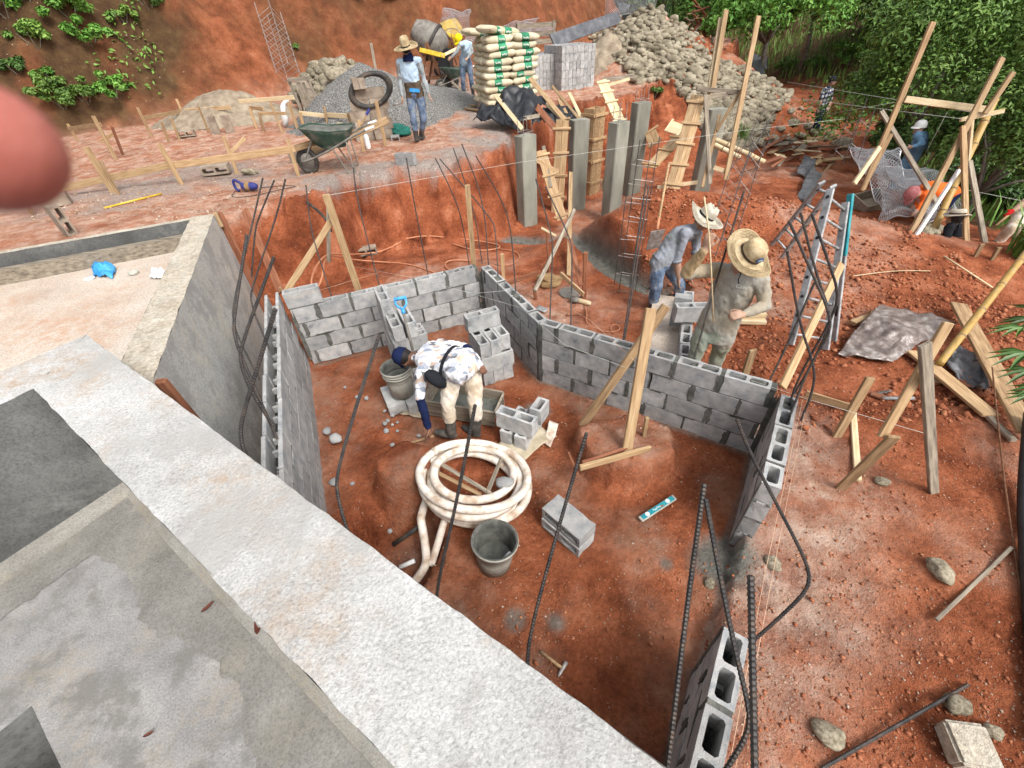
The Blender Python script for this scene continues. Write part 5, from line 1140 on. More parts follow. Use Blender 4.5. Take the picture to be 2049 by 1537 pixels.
lie(1868, 1245, 2018, 1100, .022, .02, 'wood_grey', 'grey stick lying on the churned earth at the right', 'stick', .03); lie(1742, 790, 1770, 800, .08, .02, 'wood_red', 'small red offcut on the ground by the gravel', 'board', .02)
line('pipe_offcut', [hit(1762, 800, .02), hit(1826, 800, .02)], .018, 'alu', 'short grey conduit piece on the ground', 'pipe')
bp_ = [hit(2052, 505)+V(.25, .1, 1.0), hit(1878, 735)+V(0, 0, .25)]; bb = aty(2075, 478, 4.7); be = aty(1880, 728, 3.35)
def bamboo(a, b, r, label, nodes=6, m='bamboo'):
    a, b = Vector(a), Vector(b); L = (b-a).length; rt = empty('bamboo_pole', a, rot=frame(a, b).to_euler()); tag(rt, label, 'pole'); pts = []; rs = []
    n = nodes
    for k in range(n):
        for t, f in ((.0, 1.0), (.06, .93), (.5, .93), (.94, .95)): pts.append((L*(k+t)/n, 0, 0)); rs.append(r*f)
    pts.append((L, 0, 0)); rs.append(r); MB().tube(pts, rs, 10).build('culm', m, rt, True)
    for k in range(1, n): MB().tube([(L*k/n-.012, 0, 0), (L*k/n-.004, 0, 0), (L*k/n+.004, 0, 0), (L*k/n+.012, 0, 0)], [r*.98, r*1.12, r*1.12, r*.98], 10, False).build('node_ring', 'wood_old', rt, True)
    return rt
bamboo(be, bb, .038, 'yellow bamboo prop slanting in from the right edge to the grey post', 5)
bamboo(aty(1845, 510, 6.2), aty(1990, 200, 7.6), .055, 'thick yellow bamboo leaning through the timber frame', 7); 
# timber frames on the right
RF = 6.9
for (a_, b2, w_, m_, lb) in (((1867, 44, RF+1.0), (1726, 380, RF+.6), .085, 'wood_old', 'tall leaning post of the timber frame before the bushes'), ((1811, 199, RF+.8), (1982, 221, RF+.4), .09, 'wood_pale', 'pale crossbeam nailed between the leaning posts'), ((2006, 116, RF+.5), (1804, 502, RF-.8), .085, 'wood', 'long tan post leaning right through the timber frame'), ((2028, 144, RF+.3), (1970, 228, RF+.2), .07, 'wood', 'short post end above the crossbeam'), ((1921, 240, RF+.3), (2009, 222, RF+.2), .06, 'wood_pale', 'short whitish rail on the right-hand frame'), ((1927, 252, RF), (1934, 512, RF-1.0), .075, 'wood_old', 'upright pole of the right-hand frame'), ((1940, 322, RF), (1977, 522, RF-1.0), .075, 'wood_grey', 'grey post beside the upright pole'), ((1919, 340, RF-.2), (1812, 504, RF-.9), .05, 'white_pl', 'white painted board leaning beside the bamboo'), ((1763, 222, RF+1.5), (1876, 408, RF+.3), .07, 'wood_grey', 'pale weathered brace crossing in front of the netting'), ((1770, 280, RF+.8), (1709, 368, RF+.3), .07, 'wood_pale', 'pale brace under the tall leaning post'), ((1783, 268, RF+1.0), (1724, 382, RF+.7), .07, 'wood_old', 'second brown post behind the pale brace'), ((1945, 240, RF+.2), (1938, 320, RF+.1), .04, 'wood_pale', 'thin lath on the right-hand frame')):
    B('post', a_, b2, w_, .04, m_, lb, cat='post')
for u0, v0, u1, v1, lb in ((1952, 512, 1966, 488, 'left wooden peg in front of the grey post'), (1985, 520, 2000, 495, 'right wooden peg in front of the grey post')): stake(u0, v0, u1, v1, .06, .03, 'wood_old', lb)
# tall posts in the middle
B('post', (1453, 20, 9.8), (1424, 192, 9.3), .085, .04, 'wood', 'tallest pale post standing above the leaning form', cat='post'); B('post', (1442, 36, 9.85), (1418, 192, 9.35), .075, .04, 'wood_pale', 'second pale post nailed to the tallest one', cat='post')
B('post', (1518, 32, 9.6), (1452, 360, 8.6), .085, .04, 'wood', 'tall lone post right of the twin posts', cat='post'); B('board', (1412, 190, 9.2), (1421, 368, 8.7), .07, .025, 'wood_grey', 'pale grey board upright beside the leaning form', cat='board'); B('board', (1405, 375, 8.7), (1440, 230, 9.3), .06, .025, 'wood', 'board slanting behind the grey upright board', cat='board')
for a_, b2, m_, lb in (((1394, 178, 9.3), (1500, 186, 9.3), 'wood_grey', 'grey rail joining the tall posts'), ((1412, 196, 9.2), (1490, 180, 9.4), 'wood_grey', 'second grey rail crossing at the tall posts'), ((1428, 335, 8.7), (1456, 345, 8.7), 'wood_pale', 'short tie board low between the tall posts'), ((1484, 180, 9.3), (1434, 262, 9.0), 'wood_old', 'dark brace between the tall posts')): B('rail', a_, b2, .025, .075, m_, lb, up=(0, 0, 1), cat='rail')
for a_, b2, lb in (((1432, 280, 9.9), (1505, 312, 9.4), 'left bamboo pole lying behind the lone post'), ((1430, 290, 9.7), (1480, 315, 9.3), 'middle bamboo pole lying behind the lone post'), ((1498, 310, 9.5), (1530, 325, 9.3), 'short cut bamboo end near the wood scraps')): bamboo(aty(*a_), aty(*b2), .05, lb, 3, 'wood_pale')
# heap of wood scraps
for k in range(42):
    u, v = random.uniform(1530, 1690), random.uniform(285, 345); p = hit(u, v); p.z += random.uniform(.02, .28); L = random.uniform(.25, .8); an = random.uniform(-.6, .9); d = V(math.cos(an), math.sin(an), random.uniform(-.25, .35)).normalized()
    board('scrap_board', p-d*L/2, p+d*L/2, random.choice([.06, .09, .12, .18]), .022, random.choice(['wood', 'wood_pale', 'wood_old', 'wood_grey', 'wood_red']), 'broken board in the wood scrap heap below the person in the checked shirt', 'board', 'wood scrap heap', up=(random.uniform(-.6, .6), random.uniform(-.6, .3), 1))
for k in range(14):
    u, v = random.uniform(1378, 1415), random.uniform(8, 55); p = aty(u, v, 21.0); L = random.uniform(.5, 1.2); an = random.uniform(-1, 1); d = V(math.cos(an), .3, math.sin(an)).normalized(); board('scrap_board', p-d*L/2, p+d*L/2, .12, .03, random.choice(['wood_old', 'wood_red', 'wood_grey']), 'old board in the far scrap heap behind the big stone heap', 'board', 'far scrap heap')
drape('rubber_sheet', [hit(1590, 355, .05), hit(1622, 365, .05), hit(1625, 338, .25), hit(1600, 335, .25)], 'sheet_grey', 'dark grey rubber sheet on the wood scraps', 'sheet', .08, 21, 16, 12, fold=7)
drape('rubber_sheet', [hit(1592, 395, .05), hit(1618, 412, .05), hit(1640, 362, .15), hit(1618, 352, .2)], 'sheet_grey', 'bluish rubber flap hanging behind the ladder', 'sheet', .05, 22, 16, 12, fold=5)
# mixing tray
q = hit(1735, 415); rt = empty('mixing_trough', q, rot=(R(18), R(-6), R(12))); tag(rt, 'old wooden mixing trough standing tilted behind the ladder', 'trough')
for nm, c_, d_ in (('bottom', (0, 0, .02), (.62, .42, .03)), ('side', (0, -.2, .13), (.62, .025, .22)), ('side', (0, .2, .13), (.62, .025, .22)), ('end', (-.3, 0, .13), (.025, .4, .22)), ('end', (.3, 0, .13), (.025, .4, .22))): mb = MB(); mb.box(c_, d_); mb.build(nm, 'wood_grey', rt)
# gabion netting
gy0 = 9.0
netting('wire_netting', [aty(1700, 300, 9.6), aty(1770, 440, 7.4), aty(1830, 440, 7.2), aty(1800, 300, 9.0)], 30, 24, 'shaggy gabion netting cage beside the timber frame', .0038, 11, .3)
netting('wire_netting', [aty(1695, 275, 10.2), aty(1745, 285, 10.0), aty(1890, 400, 7.8), aty(1840, 440, 7.2)], 34, 24, 'upper gabion netting sheet before the light-blue worker', .0038, 12, .28)
netting('wire_netting', [aty(1760, 330, 8.6), aty(1860, 330, 8.6), aty(1925, 410, 7.6), aty(1850, 450, 7.0)], 34, 22, 'gabion netting over the orange-shirted worker', .0038, 13, .2)
netting('wire_netting', [aty(1745, 300, 9.3), aty(1880, 350, 8.3), aty(1880, 452, 6.9), aty(1760, 430, 7.3)], 36, 24, 'crumpled gabion netting in front of the bushes', .0038, 14, .35)
for k in range(10):
    p = hit(1860+random.uniform(-14, 22), 455+random.uniform(-12, 16)); stone(p, .10, 'pale stone in the gabion wall by the black-shirted person', 'gabion wall stones')

# ================================================================== ladder
def ladder(a0, a1, b0, b1, n, label, w=.07, m='alu', name='ladder'):
    a0, a1, b0, b1 = map(Vector, (a0, a1, b0, b1)); rt = empty(name, a0); tag(rt, label, 'ladder'); up = (a1-a0).cross(b0-a0).normalized()
    for s, t in ((a0, a1), (b0, b1)): board('stile', s-a0, t-a0, .028, w, m, up=up, parent=rt)
    for k in range(n):
        f = (k+.6)/n; MB().tube([a0.lerp(a1, f)-a0, b0.lerp(b1, f)-a0], .014, 7).build('rung', m, rt, True)
        for s, t in ((a0, a1), (b0, b1)):
            q = s.lerp(t, f)-a0; sd = (b0-a0).normalized(); MB().tube([q-sd*.02, q+sd*.02], .017, 7).build('rung_socket', 'black', rt)
    return rt
ly = 4.05
ladder(aty(1582, 690, 3.62), aty(1662, 378, 4.35), aty(1652, 700, 3.85), aty(1692, 405, 4.55), 8, 'aluminium ladder section standing upright behind the leaning board')
ladder(aty(1545, 490, 5.5), aty(1645, 365, 4.5), aty(1565, 515, 5.3), aty(1668, 372, 4.45), 5, 'aluminium ladder section folded back over the earth mound')
lv = empty('spirit_level', aty(1668, 692, 4.0)); tag(lv, 'tall teal and silver spirit level leaning on the ladder', 'spirit level')
q = aty(1702, 388, 4.6)-lv.location; board('lower_body', V(0, 0, 0), q*.62, .03, .06, 'alu', parent=lv, up=(.3, -1, 0)); board('upper_body', q*.62, q, .032, .062, 'teal_paint', parent=lv, up=(.3, -1, 0))
for f in (.25, .8): mb = MB(); mb.box((0, 0, 0), (.12, .036, .03)); mb.build('vial', 'black', lv, loc=q*f, rot=frame(V(0, 0, 0), q, (.3, -1, 0)))
# ================================================================== reinforcing bars
def ad(u, v, d):
    r_ = ray(u, v); return Vector(CP+r_/np.linalg.norm(r_)*d)
def rb(pts, r, label, group=None, m='steel', rib=True, step=None, zb=None):
    if zb is not None:      # foot stands in the wall core at height zb
        k = (at(pts[-1][0], pts[-1][1], zb)-Vector(CP)).length/pts[-1][2]; pts = [(u, v, d*k) for u, v, d in pts]
    return rebar([ad(*p) for p in pts], r, label, group, True, rib, m, step)
rb([(951, 810, 1.95), (915, 1000, 2.2), (877, 1160, 2.42), (870, 1240, 2.5), (868, 1300, 2.52)], .0085, 'upright rebar rising behind the white wall in front of the hose coil')
rb([(1174, 866, 2.0), (1119, 1050, 2.15), (1062, 1260, 2.25), (1054, 1330, 2.3), (1060, 1420, 2.3)], .0085, 'upright rebar rising behind the white wall past the lying block pair')
rb([(759, 670, 2.1), (712, 815, 2.2), (673, 950, 2.35), (674, 990, 2.4), (694, 1062, 2.45), (720, 1120, 2.5)], .0085, 'bent rebar rising at the left beside the block wall')
rb([(551, 618, 2.2), (520, 720, 2.3), (484, 835, 2.45), (480, 875, 2.5), (492, 915, 2.55), (540, 990, 2.6)], .0095, 'thick rebar with a yellow-tipped end before the channel wall')
rb([(494, 470, 3.3), (467, 641, 3.3), (469, 672, 3.3), (480, 708, 3.3), (555, 880, 3.25)], .0095, 'bent rebar curving across the platform face, upper left')
rb([(548, 514, 3.0), (480, 697, 3.0), (481, 728, 3.0), (500, 780, 3.0), (546, 852, 3.05)], .0095, 'second bent rebar curving across the platform face')
TH = [([(526, 356, 4.9), (500, 470, 4.9), (470, 590, 4.8), (463, 650, 4.7), (520, 760, 4.5)], 'leftmost of the tall thin rebars at the platform corner'), ([(549, 360, 4.9), (519, 432, 4.9), (510, 460, 4.9), (503, 556, 4.9)], 'second tall thin rebar at the platform corner'), ([(571, 358, 4.6), (554, 432, 4.6), (505, 572, 4.6), (500, 608, 4.6), (540, 700, 4.5)], 'third tall rebar at the platform corner, bent low'), ([(612, 370, 5.2), (621, 457, 5.2), (640, 520, 5.2), (664, 596, 5.2)], 'slim rebar above the left end of the far wall'), ([(707, 335, 5.4), (713, 392, 5.4), (735, 480, 5.4), (759, 572, 5.4)], 'slim rebar rising from the far wall behind the loose stack'), ([(813, 316, 5.9), (835, 440, 5.8), (857, 552, 5.7)], 'slim rebar rising from the middle of the far wall'),
 ([(871, 316, 6.4), (915, 405, 6.2), (930, 470, 6.1), (939, 532, 6.0)], 'leaning rebar left of the weathered post'), ([(907, 296, 6.6), (948, 415, 6.3), (965, 528, 6.1)], 'leaning rebar right of the weathered post'), ([(924, 288, 6.6), (968, 400, 6.3), (978, 538, 6.0)], 'rebar above the corner of the far and slanting walls'), ([(880, 318, 6.5), (984, 438, 6.0), (992, 462, 5.95), (997, 564, 5.8)], 'kinked rebar above the slanting wall'), ([(952, 312, 6.3), (1005, 400, 6.0), (1023, 458, 5.8), (1033, 596, 5.4)], 'bent rebar over the middle of the slanting wall'),
 ([(1072, 358, 5.2), (1104, 470, 4.9), (1106, 500, 4.85), (1100, 648, 4.6)], 'tall bent rebar at the left end of the long wall'), ([(1091, 373, 5.1), (1142, 478, 4.8), (1145, 510, 4.75), (1142, 655, 4.5)], 'second tall bent rebar of the long wall'), ([(1293, 367, 4.9), (1270, 525, 4.6), (1246, 686, 4.35)], 'straight thick rebar in the middle of the long wall'), ([(1298, 372, 5.0), (1275, 525, 4.7), (1250, 680, 4.4)], 'twin rebar right behind the straight middle one')]
for k, (p, lb) in enumerate(TH): rb(p, .0075, lb, rib=True, step=.014, zb=None if k < 3 else -.06)
rb([(1489, 382, 3.9), (1440, 540, 4.0), (1400, 680, 4.1), (1385, 730, 4.15)], .008, 'long rebar passing in front of the straw-hat worker', zb=-.06)
for p, lb in (([(1575, 503, 3.0), (1600, 650, 3.15), (1631, 735, 3.25), (1627, 782, 3.3), (1602, 842, 3.4)], 'left bent rebar of the bundle at the right wall corner'), ([(1579, 442, 2.9), (1624, 545, 3.0), (1662, 630, 3.1), (1660, 670, 3.15), (1624, 722, 3.25), (1575, 846, 3.4)], 'long bent rebar of the bundle at the right wall corner'), ([(1602, 426, 2.95), (1628, 530, 3.05), (1655, 610, 3.1), (1690, 700, 3.2)][:3]+[(1664, 640, 3.15), (1630, 720, 3.3), (1588, 790, 3.4)], 'middle bent rebar of the bundle at the right wall corner'), ([(1624, 427, 2.8), (1660, 530, 2.9), (1678, 585, 3.0), (1668, 632, 3.1), (1600, 750, 3.3), (1577, 815, 3.4)], 'rightmost bent rebar of the bundle at the right wall corner'), ([(1630, 565, 3.6), (1580, 680, 3.7), (1537, 768, 3.75)], 'thin straight rebar behind the bundle')):
    rb(p, .0085, lb, zb=-.08)
rb([(1474, 838, 2.05), (1500, 905, 2.1), (1560, 1020, 2.15), (1612, 1120, 2.2), (1622, 1160, 2.2), (1608, 1190, 2.2), (1550, 1245, 2.25), (1482, 1304, 2.3)], .0085, 'large hooked rebar swinging out over the short wall', zb=-.08)
rb([(1409, 968, 1.75), (1375, 1210, 1.9), (1340, 1500, 2.05), (1325, 1620, 2.1)], .0095, 'thick slanting rebar crossing before the nearest wall')
rb([(1412, 998, 1.7), (1440, 1150, 1.75), (1475, 1320, 1.85), (1500, 1420, 1.9), (1500, 1465, 1.92), (1440, 1560, 2.0)], .0085, 'bent rebar hooked towards the nearest wall')
rb([(1502, 1152, 1.45), (1506, 1350, 1.55), (1512, 1620, 1.65)], .0095, 'near upright rebar right of the nearest wall')
p0, p1 = hit(1933, 1372, .02), hit(1640, 1540, .02); rebar([p0, p1], .009, 'rebar lying on the ground at the bottom right', None, False)
rebar([hit(1945, 782, .3), hit(1985, 905, .1), hit(2004, 1000, .05), hit(2047, 1268, .03)], .006, 'thin rusty rod bending down the right edge', None, True, False, 'rust')
line('black_pipe', smooth_path([hit(2026, 860, .2), hit(2036, 1000, .05), hit(2044, 1150, .05), hit(2056, 1330, .05), hit(2070, 1500, .05)], .08), .034, 'black', 'fat black pipe lying down the right edge', 'pipe', n=12)
cage(aty(1247, 594, 5.6), aty(1290, 300, 6.6), .24, 'square reinforcement cage standing in the fresh concrete trench', 8, .006, .25, 'steel', st='steel_pale')
cage(aty(1436, 500, 5.5), aty(1505, 290, 6.9), .24, 'reinforcement cage behind the straw-hat worker', 8, .006, .3, 'steel', st='steel_pale')
cage(aty(1483, 345, 8.0), aty(1540, 240, 8.9), .25, 'sparse upright bars above the earth mound', 2, .007, .25); cage(aty(1692, 316, 8.8), aty(1725, 222, 9.4), .28, 'reinforcement cage in front of the flat stone', 2, .007, .25, st='steel_pale')
rebar([hit(1705, 555, .02), hit(1790, 545, .03), hit(1860, 545, .02)], .006, 'pale rod lying on the red slope', None, True, False, 'wood_pale'); line('stick', [hit(1887, 517, .03), hit(1983, 580, .03)], .012, 'wood_pale', 'pale straight stick on the red earth at the right', 'stick')
# strings
def st_(pts, label, m='string', r=.0016): line('string', pts, r, m, label, 'string', n=4)
st_([at(1606, 800, .02), at(1530, 1150, .02), at(1457, 1545, .02)], 'left of the two taut orange strings along the short wall'); st_([at(1615, 800, .0), at(1550, 1130, .0), at(1470, 1545, .0)], 'right of the two taut orange strings along the short wall')
st_([aty(655, 391, 5.45), aty(1040, 325, 8.6), aty(1480, 262, 8.9), aty(1690, 238, 9.5)], 'long string stretched from the tall post past the columns', 'string_pale', .003)
st_([at(690, 530, .02), at(847, 560, .03), at(1042, 616, .03), at(1130, 690, 0), at(1250, 735, -.05)], 'pale string running over the far wall to the slanting wall', 'string_pale'); st_([at(730, 545, .02), at(950, 587, .03), at(1030, 580, .03)], 'short string above the far wall', 'string_pale')
st_([at(1035, 560, .05), at(1180, 640, .03), at(1270, 722, .03)], 'orange string above the slanting wall'); st_([at(1385, 722, .03), at(1620, 800, .03), at(1860, 870, -.2)], 'pale string along the top of the long wall to the right stakes', 'string_pale')
st_([at(575, 600, .22), at(760, 545, .22)], 'short string behind the far wall corner')
for p, lb in (([aty(1575, 164, 10), aty(1990, 232, 7)], 'upper string across the red slope to the right frame'), ([aty(1570, 194, 10), aty(1925, 238, 7)], 'lower string across the red slope to the right frame'), ([aty(1660, 228, 9.6), aty(1790, 205, 8.5)], 'string slanting up past the person in the checked shirt'), ([aty(1845, 320, 9), aty(1895, 225, 8)], 'string slanting down behind the right-hand frame'), ([aty(1935, 380, 7), aty(2060, 405, 7)], 'pale string right of the grey post')): st_(p, lb, 'string_pale', .0035)
# ================================================================== hoses and tools in the pit
pts = []; cc = V(-.385, 2.34, 0); NT = 7
for k in range(NT*36+1):
    t = k/36*2*math.pi; tr = k/36; rr = .385+.042*math.sin(tr*2.1)+.018*math.sin(t*.5+1)+.012*math.sin(t*2+tr); pts.append(cc+V(math.cos(t+2.6)*rr*1.02+.02*math.sin(tr*3), math.sin(t+2.6)*rr*1.0+.02*math.cos(tr*2.3), -.70+.043*tr*(.75+.25*math.sin(t))+.07*math.sin(t+.8)))
tail = smooth_path([V(-.84, 2.05, -.68), V(-.80, 1.85, -.82), V(-.79, 1.74, -.88), V(-.86, 1.66, -.93), V(-.95, 1.6, -1.0)], .03)
pts = tail[::-1]+[pts[0]*.5+tail[0]*.5]+pts; mb = MB(); mb.tube(smooth_path(pts, .03, 1), .035, 10); o = mb.build('coiled_hose', 'hose_white', None, True); tag(o, 'thick white hose coiled in the middle of the pit', 'hose')
line('hose_end', smooth_path([V(-.62, 2.05, -.66), V(-.70, 1.86, -.80), V(-.76, 1.74, -.9)], .03), .031, 'hose_white', 'loose white hose end dropping into the hollow', 'hose', n=10)
line('grey_pipe', [at(787, 1090, -.9), at(850, 1046, -.75)], .02, 'rubber', 'grey pipe sticking out of the hollow beside the hose', 'pipe', n=8); line('white_pipe_stub', [at(800, 1135, -.95), at(830, 1122, -.92)], .02, 'white_pl', 'short white pipe stub at the foot of the white wall', 'pipe', n=8)
bkt = empty('bucket', V(-.235, 1.66, -.80), rot=(R(-4), R(5), 0)); tag(bkt, 'grey bucket crusted with mortar beside the coiled hose', 'bucket')
def bucket_parts(r, rt, h, rb_, m='bucket', fill=.55):
    MB().lathe([(0, 0), (rb_, 0), (rb_+(r-rb_)*.5, h*.5), (r, h), (r+.012, h), (r+.014, h-.02), (r+.002, h-.03), (r, h-.04)], 28).build('shell', m, rt, True); MB().lathe([(r+.010, h+.002), (r-.004, h+.002), (r-.012, h*.9), (rb_+(r-rb_)*fill, h*fill)], 28).build('crusted_inside', 'mortar', rt, True)
    MB().lathe([(0, h*fill+.01), ((rb_+(r-rb_)*fill)*.5, h*fill+.006), (rb_+(r-rb_)*fill+.002, h*fill)], 28).build('mortar_left_over', 'mortar_wet', rt, True)
bucket_parts(.165, bkt, .33, .12, fill=.3)
line('trowel_handle', [V(-.12, 1.60, -.62), V(-.10, 1.58, -.50)], .012, 'white_pl', '', n=8, parent=bkt); bkt.children[-1].location = -bkt.location if False else (0, 0, 0)
bpy.data.objects.remove(bkt.children[-1]); MB().tube([(.07, -.04, .14), (.11, -.07, .26)], .013, 8).build('trowel_handle', 'white_pl', bkt, True)
mb = MB(); n = 20; mb.tube([(math.cos(math.pi*k/n)*.172, -.02-.10*math.sin(math.pi*k/n), .31-.05*math.sin(math.pi*k/n)) for k in range(n+1)], .005, 6); mb.build('bail_handle', 'steel', bkt)
bk2 = empty('bucket', at(806, 785, -.62)); tag(bk2, 'pale ribbed bucket in front of the bending worker', 'bucket'); bucket_parts(.15, bk2, .36, .125, fill=.6)
for h in (.27, .30, .33): MB().lathe([(.148, h), (.158, h+.004), (.158, h+.012), (.148, h+.016)], 28).build('rib', 'bucket', bk2, True)
q = at(808, 795, -.70); rt = empty('block_base', V(q.x, q.y, -.78)); bpy.data.objects.remove(rt)
for k, lb in enumerate(('left flat block under the pale bucket', 'right flat block under the pale bucket')): blk(V(bk2.location.x-.12+.21*k, bk2.location.y, -.71), V(-.4, .9, 0), lb, lay='side')
# wooden mixing trough under the worker
rt = empty('mortar_trough', V(-.53, 3.40, -.78), R(-19)); tag(rt, 'long wooden mortar trough behind the legs of the bending worker', 'trough')
for nm, c_, d_, ry in (('bottom', (0, 0, .02), (.72, .28, .025), 0), ('side', (0, -.16, .12), (.80, .022, .2), 0), ('side', (0, .16, .12), (.80, .022, .2), 0), ('end', (-.38, 0, .12), (.022, .3, .2), -.3), ('end', (.38, 0, .12), (.022, .3, .2), .3)): mb = MB(); mb.box(c_, d_, Matrix.Rotation(ry, 3, 'Y')); mb.build(nm, 'wood_grey', rt)
mb = MB(); mb.box((0, 0, .09), (.74, .30, .02)); mb.build('mortar', 'mortar_wet', rt)
# shovel with blue handle in the left stack
s0, s1 = aty(826, 702, 3.62), aty(800, 596, 3.95); sh = empty('shovel', s0); tag(sh, 'shovel with blue D-handle leaning on the left loose stack', 'shovel'); d = s1-s0
MB().tube([V(0, 0, 0), d*.74], .014, 8).build('shaft', 'grey_metal', sh, True); MB().tube([d*.70, d*.80], .02, 8).build('socket', 'blue_pl', sh, True)
rx = V(.96, .25, .0); MB().tube(smooth_path([d*.79, d*.86-rx*.055, d*.99-rx*.055], .02), .011, 8).build('handle_arm', 'blue_pl', sh, True); MB().tube(smooth_path([d*.79, d*.86+rx*.055, d*.99+rx*.055], .02), .011, 8).build('handle_arm', 'blue_pl', sh, True); MB().tube([d*.99-rx*.062, d*.99+rx*.062], .018, 10).build('grip', 'blue_pl', sh, True)
mb = MB(); mb.box((0, 0, 0), (.22, .012, .26)); bevel_mesh(mb.mesh('x'), .01); mb.build('blade', 'grey_metal', sh, loc=-d*.16, rot=(.25, 0, .3))
# level, hammers, small boards
a_, b2 = at(1281, 1040, -.765), at(1350, 995, -.74); lv = empty('torpedo_level', a_, rot=frame(a_, b2).to_euler()); tag(lv, 'short teal spirit level lying on the pit floor', 'spirit level'); L = (b2-a_).length
mb = MB(); mb.box((L/2, 0, .0), (L, .05, .022)); o = mb.build('body', 'bucket', lv); bevel_mesh(o.data, .003)
mb = MB(); mb.box((L/2, 0, .003), (L*.9, .04, .022)); mb.build('face', 'teal_paint', lv)
for f in (.2, .78): MB().lathe([(0, 0), (.019, 0), (.019, .005), (.012, .006), (.011, .002), (0, .002)], 16, Matrix.Translation((L*f, 0, .0135))).build('vial_ring', 'white_pl', lv)
mb = MB(); 
for k in range(6): mb.box((L*(.38+.035*k), random.uniform(-.004, .004), .0145), (.006, .014, .001))
mb.build('lettering', 'white_pl', lv)
mb = MB(); mb.box((L*.6, -.008, .0145), (.03, .012, .001)); mb.build('red_mark', 'wood_red', lv)
def hammer(h0, h1, label, m='wood_old'):
    d = h1-h0; rt = empty('hammer', h0); tag(rt, label, 'hammer'); MB().tube([V(0, 0, 0), d*.5, d], [.012, .010, .011], 8).build('handle', m, rt, True)
    s = d.normalized().cross(V(0, 0, 1)).normalized(); MB().tube([d-s*.045, d-s*.02, d+s*.03, d+s*.055], [.016, .013, .012, .006], 8).build('head', 'steel_pale', rt, True)
hammer(at(1082, 1304, -.77), at(1126, 1338, -.765), 'small hammer lying on the near pit floor'); hammer(at(868, 872, -.72), at(812, 890, -.75), 'brick hammer in the hand of the bending worker', 'wood')
for p, q, lb in (((851, 910, 2.42), (982, 988, 2.06), 'dark slotted strip lying across the hose coil'), ((845, 930, 2.36), (962, 990, 2.05), 'brown board lying across the hose coil'), ((1003, 918, 2.42), (974, 988, 2.07), 'short dark strip standing in the hose coil')):
    a_, b2 = at(p[0], p[1], -.52), at(q[0], q[1], -.53); board('strip', a_, b2, .035, .012, 'wood_old' if 'brown' in lb else 'wood_grey', lb, 'board')
drape('paper_sack', [at(800, 830, -.765), at(850, 838, -.765), at(880, 815, -.765), at(840, 800, -.765)], 'paper_sack', 'flattened paper sack on the ground in front of the worker', 'paper sack', .02, 31, 14, 12, .003, 12); drape('paper_sack', [at(985, 905, -.765), at(1050, 922, -.765), at(1115, 870, -.765), at(1040, 840, -.765)], 'paper_sack', 'flattened paper sack under the small block pile', 'paper sack', .02, 32, 16, 12, .003, 12); drape('paper_sack', [at(1085, 885, -.765), at(1100, 895, -.765), at(1118, 850, -.75), at(1100, 845, -.75)], 'hose_white', 'pale cloth scrap right of the small block pile', 'cloth', .02, 33, 12, 10, .004, 12)
# orange hose, cable, grinder, bag behind the walls
line('orange_hose', smooth_path([hit(815, 478, .02), hit(770, 505, .02), hit(715, 512, .02), aty(660, 507, 5.9), aty(640, 520, 5.5), aty(624, 550, 5.3), aty(622, 578, 5.2), aty(632, 582, 5.2), aty(645, 558, 5.3), aty(648, 520, 5.7), aty(662, 510, 5.9), hit(705, 522, .02), hit(760, 526, .02), hit(820, 530, .02), hit(870, 548, .02)], .04), .013, 'hose_orange', 'orange hose looping over the red earth behind the far wall', 'hose', n=8)
line('orange_hose', smooth_path([hit(812, 480, .02), hit(850, 473, .02), hit(900, 478, .02), hit(960, 484, .02), hit(1000, 492, .02), hit(1000, 500, .02), hit(955, 505, .02), hit(905, 490, .02)], .04), .013, 'hose_orange', 'farther loop of orange hose behind the weathered post', 'hose', n=8)
line('orange_hose', smooth_path([hit(940, 524, .02), hit(905, 522, .02), hit(890, 528, .02), hit(893, 540, .02), hit(912, 545, .02)], .04), .012, 'hose_orange', 'small loop of orange hose just behind the far wall', 'hose', n=8)
line('orange_hose', smooth_path([hit(1000, 500, .02), hit(1035, 505, .02), hit(1042, 520, .02), hit(1018, 535, .02), hit(990, 530, .02)], .04), .008, 'hose_orange', 'thin orange hose loop right of the far wall corner', 'hose', n=8)
line('orange_cable', smooth_path([hit(1168, 600, .02), hit(1175, 630, .02), hit(1172, 650, .02), hit(1200, 665, .02), hit(1232, 668, .02), hit(1243, 658, .02), hit(1230, 650, .02), hit(1220, 658, .02), hit(1225, 670, .02), hit(1250, 675, .02)], .03), .006, 'hose_orange', 'orange extension cable with a small loop behind the long wall', 'cable', n=6)
o = link('canvas_bag', icos(4, 51, .3, .7), 'canvas', None, hit(1098, 570, .08), (0, 0, -.3), (.2, .14, .15)); tag(o, 'tan canvas tool bag on the low formwork rails', 'bag')
p = hit(1139, 588, .02); MB().lathe([(.012, 0), (.15, 0), (.15, .004), (.012, .004)], 28).build('saw_blade', 'grey_metal', None, loc=p, rot=(.08, .05, 0)); tag(bpy.data.objects[-1] if False else C.objects[-1], 'flat grey cutting disc on the red earth', 'cutting disc')
gr = empty('angle_grinder', hit(1155, 606, .04), R(-35)); tag(gr, 'pale yellow angle grinder lying behind the long wall', 'power tool'); MB().lathe([(0, 0), (.03, 0), (.036, .05), (.036, .15), (.028, .2), (0, .21)], 14, Matrix.Rotation(math.pi/2, 4, 'Y')).build('body', 'wood_pale', gr, True); MB().lathe([(0, -.03), (.07, -.03), (.075, 0), (.03, .02), (0, .03)], 18, Matrix.Translation((-.03, 0, .02))).build('guard', 'grey_metal', gr, True); MB().tube([(0, .03, 0), (.02, .14, .02)], .015, 8).build('side_handle', 'black', gr)
